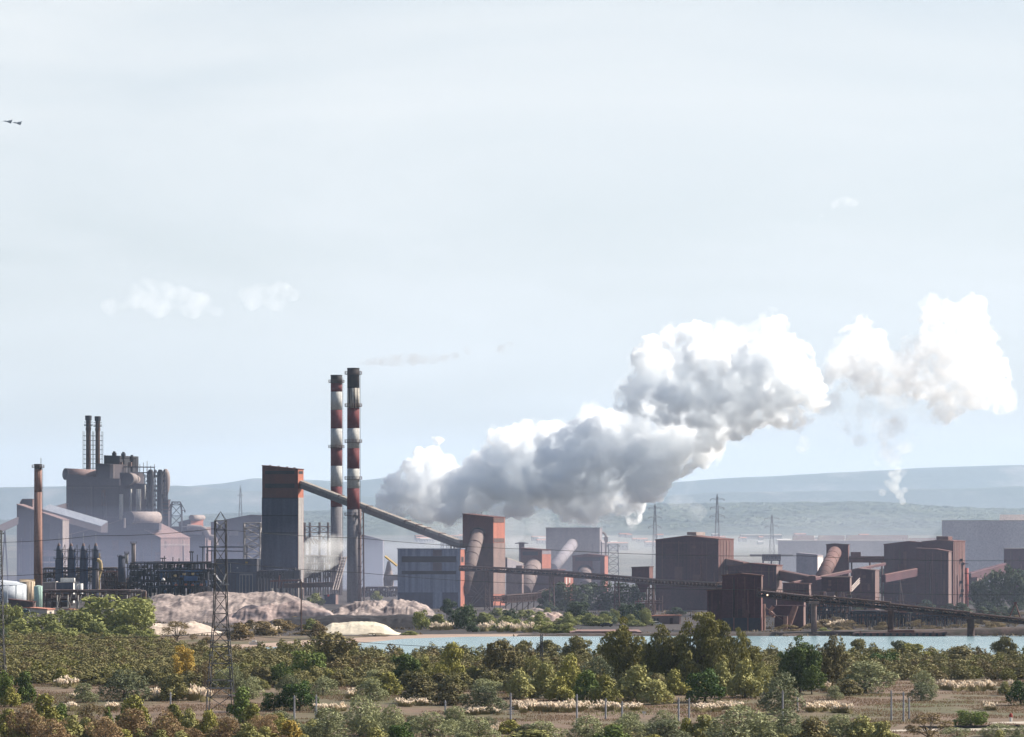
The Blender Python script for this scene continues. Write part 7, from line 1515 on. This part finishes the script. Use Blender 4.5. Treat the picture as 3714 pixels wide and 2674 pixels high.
# the dense scrub thicket between clearing and lagoon
rng = np.random.default_rng(3)
def thicket_edge(X, D):                              # rows (photo pixels) where the thicket ends towards the clearing
    px = CX + X / D * FPX
    return np.interp(px, [-200, 400, 800, 1300, 1500, 2200, 2600, 2900, 3300, 3900], [2475, 2490, 2500, 2490, 2510, 2520, 2530, 2480, 2470, 2470])
cand = []
N = 5600
Ds = np.sqrt(rng.uniform(690 ** 2, 1075 ** 2, N)); pxs = rng.uniform(-120, 3834, N); Xs = (pxs - CX) / FPX * Ds
rows = HY + H / Ds * FPX; far_row = np.interp(pxs, [-200, 500, 700, 900, 1400, 3900], [2318, 2330, 2366, 2374, 2398, 2402])
ok = (rows < thicket_edge(Xs, Ds)) & (rows > far_row)
Ds, Xs, pxs = Ds[ok], Xs[ok], pxs[ok]
sel = []; cell = {}
for i in np.argsort(Ds):
    k = (int(Xs[i] // 3), int(Ds[i] // 4))
    if k in cell: continue
    cell[k] = 1; sel.append(i)
cols = ['scrub_leaf', 'scrub_leaf', 'scrub_leaf', 'olive_leaf', 'scrub_leaf', 'bronze_leaf', 'silver_leaf']
n_ind = 190
for i in sel[:n_ind]:
    x = pxs[i]; m = cols[prng.randrange(len(cols))]; zone = 'left of the lattice pylon' if x < 740 else ('between the lattice pylon and the tall grove' if x < 2230 else ('right of the tall grove' if x > 2760 else 'behind the tall grove'))
    colr = {'scrub_leaf': 'olive-brown', 'olive_leaf': 'yellowish olive', 'bronze_leaf': 'dark bronze', 'silver_leaf': 'grey-green'}[m]
    h_ = prng.uniform(1.7, 3.9); w = prng.uniform(3.4, 6.8)
    plant_at('silver' if m == 'silver_leaf' else 'bush', 'scrub_bush', f'{colr} scrub bush in the dense thicket {zone}', 'bush', float(Xs[i]), float(Ds[i]), w, h_, m, f'{colr} scrub bushes {zone}')
# what lies behind them is one mass
tmpl = []
for v in range(4):
    r2 = np.random.default_rng(50 + v); lb = lobes_sub(r2, mk_bush(r2), 2, .45); tmpl.append(leaf_cloud(r2, lb, 620, .056, .6))
parts_ = {'scrub_leaf': [], 'olive_leaf': [], 'bronze_leaf': []}
for j, i in enumerate(sel[n_ind:]):
    t = tmpl[j % 4]; a = rng.uniform(0, 6.28); h_ = rng.uniform(2.2, 3.7) * (1.32 if Ds[i] > 850 and pxs[i] > 1000 else (.85 if Ds[i] > 850 else 1.0)); w = rng.uniform(4.0, 6.4)
    if rng.random() < .06: h_ *= 1.3
    c, s = math.cos(a), math.sin(a)
    p = np.stack([(t[:, 0] * c - t[:, 1] * s) * w + Xs[i], (t[:, 0] * s + t[:, 1] * c) * w + Ds[i], t[:, 2] * h_], 1)
    parts_[('scrub_leaf', 'scrub_leaf', 'scrub_leaf', 'olive_leaf', 'bronze_leaf')[int(rng.integers(5))]].append(p)
for k, (m, arr) in enumerate(parts_.items()):
    if not arr: continue
    lm = leafmat(m.replace('leaf', 'mass'), {'scrub_leaf': (0.070, 0.070, 0.022), 'olive_leaf': (0.070, 0.078, 0.020), 'bronze_leaf': (0.080, 0.060, 0.030)}[m], {'scrub_leaf': (0.235, 0.205, 0.082), 'olive_leaf': (0.235, 0.215, 0.062), 'bronze_leaf': (0.180, 0.140, 0.055)}[m])
    o = link('scrub', quads_mesh('scrub', np.concatenate(arr), 4, lm)); props(o, ['olive-brown scrub massed behind the nearer bushes', 'greener scrub mixed through the thicket', 'bronze scrub mixed through the thicket'][k], 'scrub', kind='stuff')

# dry grass of the clearing and the foreground
def grass(name, label, n, D0, D1, px0, px1, hmin, hmax, m, seed, edge=None, wmul=1.0, clump=9.0):
    r2 = np.random.default_rng(seed); Dg = np.sqrt(r2.uniform(D0 ** 2, D1 ** 2, n)); pg = r2.uniform(px0, px1, n); Xg = (pg - CX) / FPX * Dg
    k = fbm(Xg, Dg, clump, 3, seed) > -.12 + .25 * r2.random(n)
    if edge is not None: k &= edge(Xg, Dg)
    Xg, Dg = Xg[k], Dg[k]; n = len(Xg); a = r2.uniform(0, 6.28, n); h_ = r2.uniform(hmin, hmax, n); w = r2.uniform(.03, .08, n) * wmul
    dx, dy = np.cos(a) * w, np.sin(a) * w; lx, ly = r2.normal(size=n) * h_ * .3, r2.normal(size=n) * h_ * .3
    V = np.stack([np.stack([Xg - dx, Dg - dy, 0 * h_], 1), np.stack([Xg + dx, Dg + dy, 0 * h_], 1), np.stack([Xg + lx, Dg + ly, h_], 1)], 1).reshape(-1, 3)
    props(link(name, quads_mesh(name, V, 3, m)), label, 'grass', kind='stuff')
grassm = leafmat('dry_grass_blade', (0.105, 0.064, 0.040), (0.180, 0.122, 0.074), .5); greengr = leafmat('green_grass_blade', (0.10, 0.115, 0.035), (0.22, 0.21, 0.075), .2)
grass('dry_grass', 'reddish dry grass covering the clearing', 260000, 545, 760, -150, 3860, .12, .36, grassm, 4)
grass('green_grass', 'yellow-green grass tufts in the clearing', 90000, 545, 740, -150, 3860, .15, .45, greengr, 8, lambda X, D: fbm(X, D, 18, 3, 77) > .12)
grass('beach_grass', 'dry brush and weeds along the far shore', 26000, 1080, 1420, -100, 3900, .25, 1.0, leafmat('shore_weed', (0.115, 0.085, 0.055), (0.21, 0.165, 0.10), .2), 15, lambda X, D: (fbm(X, D, 22, 3, 5) > .02) & (HY + H / D * FPX < 2314), 6.0, 16)

# plume grass clumps
PL = []
for v in range(3):
    r2 = np.random.default_rng(90 + v); n = 90; a = r2.uniform(0, 6.28, n); r_ = r2.random(n) * .3; bx, by = np.cos(a) * r_, np.sin(a) * r_; tx, ty = bx * 2.2, by * 2.2; hh = r2.uniform(.4, .75, n)
    b1 = quads_mesh('blades', np.stack([np.stack([bx - .02, by, 0 * hh], 1), np.stack([bx + .02, by, 0 * hh], 1), np.stack([tx, ty, hh], 1)], 1).reshape(-1, 3), 3, blade)
    mb = MB()
    for k in range(20):
        aa, rr = r2.uniform(0, 6.28), r2.random() * .42; p = Vector((math.cos(aa) * rr, math.sin(aa) * rr, r2.uniform(.42, .74))); q = p + Vector((r2.normal() * .05, r2.normal() * .05, r2.uniform(.2, .3)))
        mb.cyl(p, p + (q - p) * .45, .015, .07, 5); mb.cyl(p + (q - p) * .45, q, .07, .01, 5)
    me = bpy.data.meshes.new('plumes'); me.from_pydata(mb.v, [], mb.f); me.materials.append(plumem); PL.append((b1, me))
def plume(px, py, h_, w, label, group):
    D = depth(py); root = thing('plume_clump', label, 'plume grass', (gx(px, D), D, 0), group); root.scale = (w, w, h_); root.rotation_euler = (0, 0, prng.uniform(0, 6.28)); b1, me = PL[prng.randrange(3)]
    link('blades', b1, root); link('plumes', me, root)
for v, x0, x1, y0, y1, n, h_, lab in ((z8, 150, 700, 1290, 1330, 34, 1.7, 'cream plume grass in the row below the bushes left of the grove'), (z8, 720, 1180, 1290, 1320, 17, 1.5, 'cream plume grass in the row below the tall grove'), (z8, 1650, 2010, 1290, 1325, 20, 1.6, 'cream plume grass left of the big rounded silver shrub'), (z9, 480, 740, 1300, 1330, 18, 1.7, 'cream plume grass right of the big rounded silver shrub'), (z9, 760, 850, 1320, 1340, 5, 1.7, 'plume grass tuft on a pale mound left of the three posts'), (z9, 1590, 2020, 1130, 1160, 22, 2.0, 'pale plume grass along the meadow edge at the right'), (z9, 610, 660, 1120, 1170, 4, 2.2, 'tall plume grass at the foot of the bronze tree'), (z9, 2130, 2165, 1140, 1170, 3, 2.6, 'tall plumes near the right edge of the meadow'), (z9, 1950, 2030, 1300, 1315, 3, 1.6, 'single plume tuft in the dry meadow at the right'),
        (z6, 460, 620, 1200, 1240, 8, 2.0, 'plume grass behind the pale silver shrub at the left'), (z6, 590, 660, 1310, 1330, 5, 1.6, 'plume grass at the foot of the pale silver shrub'), (z6, 1230, 1450, 1310, 1340, 16, 2.0, 'plume grass between big dark shrub and lattice pylon'), (z6, 1560, 1720, 1300, 1350, 14, 2.4, 'plume grass under the lattice pylon'), (z6, 540, 620, 1400, 1420, 5, 1.5, 'white plumes in the heath, lower left'), (z6, 870, 950, 1400, 1420, 5, 1.5, 'white plumes below the big dark silvery shrub'), (z7, 290, 420, 1260, 1290, 7, 1.8, 'plume grass behind the first grey post'), (z7, 560, 800, 1300, 1330, 11, 1.6, 'plume grass right of the conifer bush'), (z7, 820, 870, 1200, 1215, 3, 1.8, 'plume grass left of the dark brown shrubs'), (z7, 1230, 1480, 1255, 1290, 12, 1.5, 'plume grass in front of the dark brown shrubs'), (z7, 1700, 2060, 1330, 1350, 16, 1.3, 'plume grass along the foot of the big dark silver shrub'), (z7, 2000, 2100, 1490, 1510, 4, 1.6, 'white plumes at the bottom edge, middle'),
        (z7, 60, 250, 660, 690, 9, 2.6, 'pale reeds on the far shore left of the wooden pole'), (z7, 1490, 1680, 640, 655, 9, 2.6, 'pale reeds on the far shore left of the dense dark tree'), (z7, 1900, 2268, 640, 668, 15, 2.8, 'pale reeds on the far shore before the orange towers'), (z8, 20, 450, 640, 668, 16, 2.8, 'pale reeds on the far shore below the rubble heaps'), (z8, 730, 800, 600, 610, 3, 2.6, 'pale reeds left of the stone quay'), (z5, 560, 700, 1190, 1205, 8, 2.4, 'pink-lit reeds on the bank right of the first jetty pier'), (z5, 720, 970, 1170, 1195, 10, 2.6, 'pink-lit reeds on the bank between the jetty piers')):
    for k in range(n):
        t = (k + prng.random()) / n; fx, fy = v(x0 + (x1 - x0) * t, prng.uniform(y0, y1)); plume(fx, fy, h_ * prng.uniform(.7, 1.15), prng.uniform(1.5, 2.6) * (1.4 if h_ > 2.3 and v in (z7, z8, z5) and fy < 2310 else 1), lab, lab.replace('plume grass', 'plume grass clumps') if False else 'clumps: ' + lab)
# ================================================================ SMOKE, STEAM, CLOUDS, HAZE
def ico_cloud(name, label, cat, lobes, D, m, v=dd, vox=1.7, disp=((24, 15.0), (10, 9.0), (4.5, 4.6), (2.0, 1.6)), depth_j=.5, seed=1, kind='stuff', flat=1.0, group=None, pxs=3714 / 2268):
    """one closed billowing body grown from overlapping balls, remeshed and roughened"""
    r2 = random.Random(seed); bm = bmesh.new()
    c0 = Vector((0, 0, 0)); C = []
    for l in lobes:
        x, y, r_ = l[:3]; dz = (l[3] if len(l) > 3 else r2.uniform(-depth_j, depth_j)); rr = r_ * pxs / FPX * D
        C.append((at(*v(x, y), D) + Vector((0, dz * rr * 1.4, 0)), rr))
    c0 = sum((c for c, _ in C), Vector()) / len(C)
    for c, rr in C:
        b2 = bmesh.ops.create_icosphere(bm, subdivisions=3, radius=rr); M = Matrix.Diagonal((1, 1, flat, 1))
        for vt in b2['verts']: vt.co = M @ vt.co + (c - c0)
    me = bpy.data.meshes.new(name); bm.to_mesh(me); bm.free(); me.materials.append(m)
    o = link(name, me); o.location = c0
    rm = o.modifiers.new('skin', 'REMESH'); rm.mode = 'VOXEL'; rm.voxel_size = vox
    for k, (size, st) in enumerate(disp):
        tx = bpy.data.textures.new(name + '_billow', 'CLOUDS'); tx.noise_scale = size; tx.noise_depth = 2; tx.noise_type = 'HARD_NOISE' if k else 'SOFT_NOISE'
        dm = o.modifiers.new('billow', 'DISPLACE'); dm.texture = tx; dm.texture_coords = 'GLOBAL'; dm.strength = st; dm.mid_level = .5 if not k else .3
    rm2 = o.modifiers.new('skin', 'REMESH'); rm2.mode = 'VOXEL'; rm2.voxel_size = vox * .5
    return props(o, label, cat, group, kind)
main = [(870, 1112, 34), (896, 1086, 40), (926, 1050, 44), (952, 1012, 38), (962, 984, 22), (934, 1002, 24), (915, 1030, 26), (990, 1040, 30), (950, 1100, 60), (1005, 1100, 62), (1050, 1080, 62), (1092, 1052, 66), (1050, 1020, 26), (1085, 1000, 32), (1125, 1000, 50), (1165, 985, 50), (1195, 958, 28), (1212, 942, 14), (1180, 1050, 80), (1240, 1045, 90), (1235, 985, 50), (1300, 1085, 76), (1350, 1100, 50), (1385, 1120, 34), (1400, 1142, 18), (1300, 1000, 74), (1325, 945, 42), (1350, 960, 56), (1405, 965, 56), (1420, 1030, 76), (1475, 1005, 66), (1535, 1000, 40), (1560, 985, 40), (1520, 945, 52), (1455, 930, 44),
        (1150, 1105, 50), (1110, 1115, 42)]
ico_cloud('smoke', 'dense grey-white lower billow of steam rolling up to the right from behind the conveyor', 'smoke', main, 2330, smokemat('steam_dense', (.9885, .9945, 1.0), .50, .45, (.10, .42, .62), .09), seed=4)
upper = [(1405, 885, 40), (1425, 850, 36), (1425, 800, 34), (1450, 770, 34), (1490, 760, 40), (1540, 765, 48), (1480, 830, 60), (1560, 810, 70), (1610, 770, 52), (1600, 850, 75), (1660, 800, 70), (1690, 765, 46), (1715, 730, 30), (1716, 708, 14), (1740, 780, 46), (1765, 830, 40), (1780, 875, 36), (1700, 850, 70), (1650, 900, 64), (1590, 920, 60), (1540, 880, 60), (1730, 900, 50), (1640, 945, 40), (1580, 975, 36), (1475, 890, 46), (1638, 735, 16), (1385, 905, 22)]
ico_cloud('smoke', 'bright white upper billow of steam with a blue-shaded left flank, middle of the plume', 'smoke', upper, 2300, smokemat('steam_bright', (.990, .9955, 1.0), .46, .45, (.10, .43, .63), .09), seed=8)
right = [(1832, 815, 26), (1850, 850, 30), (1868, 790, 40), (1880, 745, 34), (1905, 725, 24), (1935, 755, 34), (1910, 800, 52), (1955, 800, 50), (1985, 845, 50), (1920, 855, 36), (2030, 790, 44), (2050, 840, 60), (2085, 770, 50), (2065, 700, 30), (2060, 662, 18), (2100, 700, 44), (2145, 690, 36), (2130, 740, 56), (2175, 770, 44), (2185, 830, 54), (2215, 875, 34), (2140, 850, 60), (2100, 895, 42), (2082, 930, 18), (2010, 880, 30)]
ico_cloud('smoke', 'thinner warm-white steam cloud at the right end of the plume', 'smoke', right, 2260, smokemat('steam_thin', (.996, .9975, .9995), .20, .4, (.09, .44, .66), .07), seed=12)
ico_cloud('smoke', 'ragged thin steam wisps hanging below the right-hand cloud', 'smoke', [(1880, 930, 30), (1920, 905, 30), (1960, 950, 36), (2000, 930, 30), (2010, 980, 30), (1960, 1000, 26), (1900, 975, 20), (1840, 900, 26), (1860, 1000, 12), (1985, 1030, 22), (1780, 980, 14), (1770, 950, 16), (1790, 930, 22)], 2260, smokemat('steam_wisps', (.98, .98, .99), .07, .3, (.07, .44, .66), .1), seed=17)
ico_cloud('steam_jet', 'small white steam column rising on the horizon under the right-hand cloud', 'steam', [(2000, 1110, 9), (1992, 1096, 11), (1980, 1080, 14), (1985, 1060, 12), (1965, 1070, 10), (1955, 1090, 8), (1990, 1042, 9), (2005, 1085, 7), (1975, 1050, 9)], 7200, smokemat('steam_far', (.98, .98, .97), .03), vox=2.6, disp=((22, 9.0), (9, 5.0), (5, 2.5)), seed=21)
ico_cloud('smoke', 'faint grey smoke trail drifting right from the top of the near chimney', 'smoke', [(788, 808, 5), (800, 803, 8), (815, 802, 11), (832, 801, 13), (850, 800, 14), (870, 799, 15), (892, 798, 16), (915, 797, 16), (938, 797, 15), (960, 796, 14), (985, 795, 12), (1010, 788, 10), (1035, 778, 12), (1115, 772, 14), (1130, 766, 12), (1100, 776, 9)], 1600, smokemat('chimney_smoke', (.55, .53, .53), .10, .2, (.20, .38, .66), .15), vox=1.0, disp=((8, 3.0), (3, 1.4)), seed=25)
ico_cloud('mist', 'white steam drifting right over the coke battery between orange-topped tower and near chimney', 'mist', [(600, 1240, 8), (620, 1234, 14), (645, 1228, 20), (670, 1222, 24), (695, 1215, 28), (720, 1208, 28), (745, 1205, 26), (640, 1250, 22), (670, 1255, 26), (700, 1245, 26), (730, 1238, 24)], 1715, smokemat('battery_steam', (.98, .97, .95), .10, .3, (.13, .36, .66), .12), vox=1.4, disp=((10, 4.0), (4, 2.0)), seed=31)
# the lower edge of the plume, where it thins towards the plain
ico_cloud('mist', 'thin pale mist hanging under the steam billow above the far plain', 'mist', [(900, 1165, 30), (960, 1175, 36), (1040, 1180, 40), (1130, 1170, 36), (1200, 1160, 30), (1260, 1150, 26), (1320, 1150, 24), (1400, 1168, 16), (1510, 1110, 20), (1530, 1070, 22), (1540, 1140, 14)], 2500, smokemat('plume_mist', (.98, .98, .99), .018, .3, (.03, .38, .68), .1), seed=36)
fringe = [(x, y, r_ * 1.0 + 7) for x, y, r_ in main[8:-2:2] + upper[::2]]
ico_cloud('smoke', 'thin ragged veil of steam fringing the two big billows', 'smoke', fringe, 2315, smokemat('steam_veil', (.99, .995, 1.0), .045, .4, (.060, .47, .66), .15), vox=2.2, seed=51)
ico_cloud('smoke', 'thin ragged veil of steam fringing the right-hand cloud and trailing below it', 'smoke', [(x, y + 6, r_ + 8) for x, y, r_ in right[::2]] + [(1830, 900, 30), (1800, 930, 20), (1950, 920, 40), (2040, 920, 36), (2000, 960, 30)], 2262, smokemat('steam_veil_thin', (.995, .997, 1.0), .035, .4, (.060, .46, .66), .15), vox=2.2, seed=53)
# flat banks of dust low over the works
def dust(name, label, c, s, m, group='dust banks over the works'):
    bm = bmesh.new(); bmesh.ops.create_icosphere(bm, subdivisions=4, radius=1.0)
    for v_ in bm.verts: v_.co = Vector((v_.co.x * s[0], v_.co.y * s[1], v_.co.z * s[2]))
    me = bpy.data.meshes.new(name); bm.to_mesh(me); bm.free(); me.materials.append(m)
    for p in me.polygons: p.use_smooth = True
    o = link(name, me); o.location = c; return props(o, label, 'dust', group, 'stuff')
wd = smokemat('works_dust', (.48, .53, .74), .0007, .2)
for k_, (w_, h_) in enumerate(((165, 26), (185, 44), (200, 66))): dust('dust', ['lowest thick layer', 'middle layer', 'highest thin layer'][k_] + ' of bluish dust in front of the steelworks at the left', (gx(420, 2000), 1960, 2), (w_, 90 + 10 * k_, h_), wd)
dust('dust', 'pale dust around the foot of the rear chimney and the mist block', (gx(1420, 1960), 1960, 4), (70, 60, 26), smokemat('yard_dust', (.62, .68, .82), .0042, .2))
dust('dust', 'pale dust in front of the grey hall behind the orange towers', (gx(2150, 1960), 1955, 4), (95, 60, 34), smokemat('hall_dust', (.62, .64, .72), .0016, .2))
dust('dust', 'hazy dust in front of the far long shed at the right', (gx(3100, 2150), 2150, 4), (150, 90, 40), smokemat('shed_dust', (.70, .74, .85), .0012, .2))
dust('dust', 'lavender dust hanging over the ore halls at the right', (gx(2850, 1500), 1480, 0), (200, 410, 52), smokemat('ore_dust', (.60, .63, .86), .00013, .2))
dust('dust', 'lavender dust hanging over the orange towers and the blue shed', (gx(1650, 1500), 1500, 0), (110, 230, 46), MATS['ore_dust'])
dust('dust', 'pale ground mist over the far town', (gx(2350, 4600), 4600, 2), (420, 900, 26), smokemat('town_mist', (.90, .93, .98), .0002, .2))
# small fair-weather clouds
ico_cloud('cloud', 'small soft cloud low in the left sky, the larger of the pair', 'cloud', [(300, 640, 22), (330, 632, 26), (360, 645, 30), (400, 655, 34), (440, 665, 26), (300, 668, 30), (250, 680, 26), (350, 680, 34), (480, 690, 22), (420, 690, 26)], 37000, smokemat('cloud_body', (.99, .99, .99), .0026, .3, (.0040, .38, .70), .06), vox=40, disp=((240, 120), (90, 50)), flat=.7, seed=41, kind=None, group='small clouds')
ico_cloud('cloud', 'small soft cloud low in the left sky, the smaller right one of the pair', 'cloud', [(540, 650, 20), (580, 640, 26), (620, 645, 26), (650, 655, 18), (560, 672, 24), (610, 672, 24)], 37000, MATS['cloud_body'], vox=40, disp=((240, 120), (90, 50)), flat=.7, seed=43, kind=None, group='small clouds')
ico_cloud('cloud', 'tiny slanting cloud high in the right sky', 'cloud', [(1890, 452, 16), (1870, 448, 20), (1850, 455, 16), (1820, 478, 12), (1790, 490, 10), (1770, 496, 8)], 37000, smokemat('cloud_thin', (.99, .99, .99), .0030, .3, (.0040, .38, .70), .06), vox=40, disp=((240, 100), (90, 40)), flat=.6, seed=45, kind=None, group='small clouds')

# the air itself
hz = bpy.data.materials.new('air'); hz.use_nodes = True; n_, l_ = hz.node_tree.nodes, hz.node_tree.links; n_.clear()
o_ = n_.new('ShaderNodeOutputMaterial'); v_ = n_.new('ShaderNodeVolumePrincipled'); v_.inputs['Color'].default_value = (.61, .772, 1.0, 1); v_.inputs['Density'].default_value = 2.75e-5; v_.inputs['Anisotropy'].default_value = .25
l_.new(v_.outputs[0], o_.inputs['Volume'])
me = bpy.data.meshes.new('haze'); bm = bmesh.new(); bmesh.ops.create_cube(bm, size=1.0)
for q in bm.verts: q.co = Vector((q.co.x * 60000, (q.co.y + .5) * 35000 - 1000, (q.co.z + .5) * 802 - 6.0))
bm.to_mesh(me); bm.free(); me.materials.append(hz); props(link('haze', me), 'pale bluish air haze', 'haze', kind='stuff')
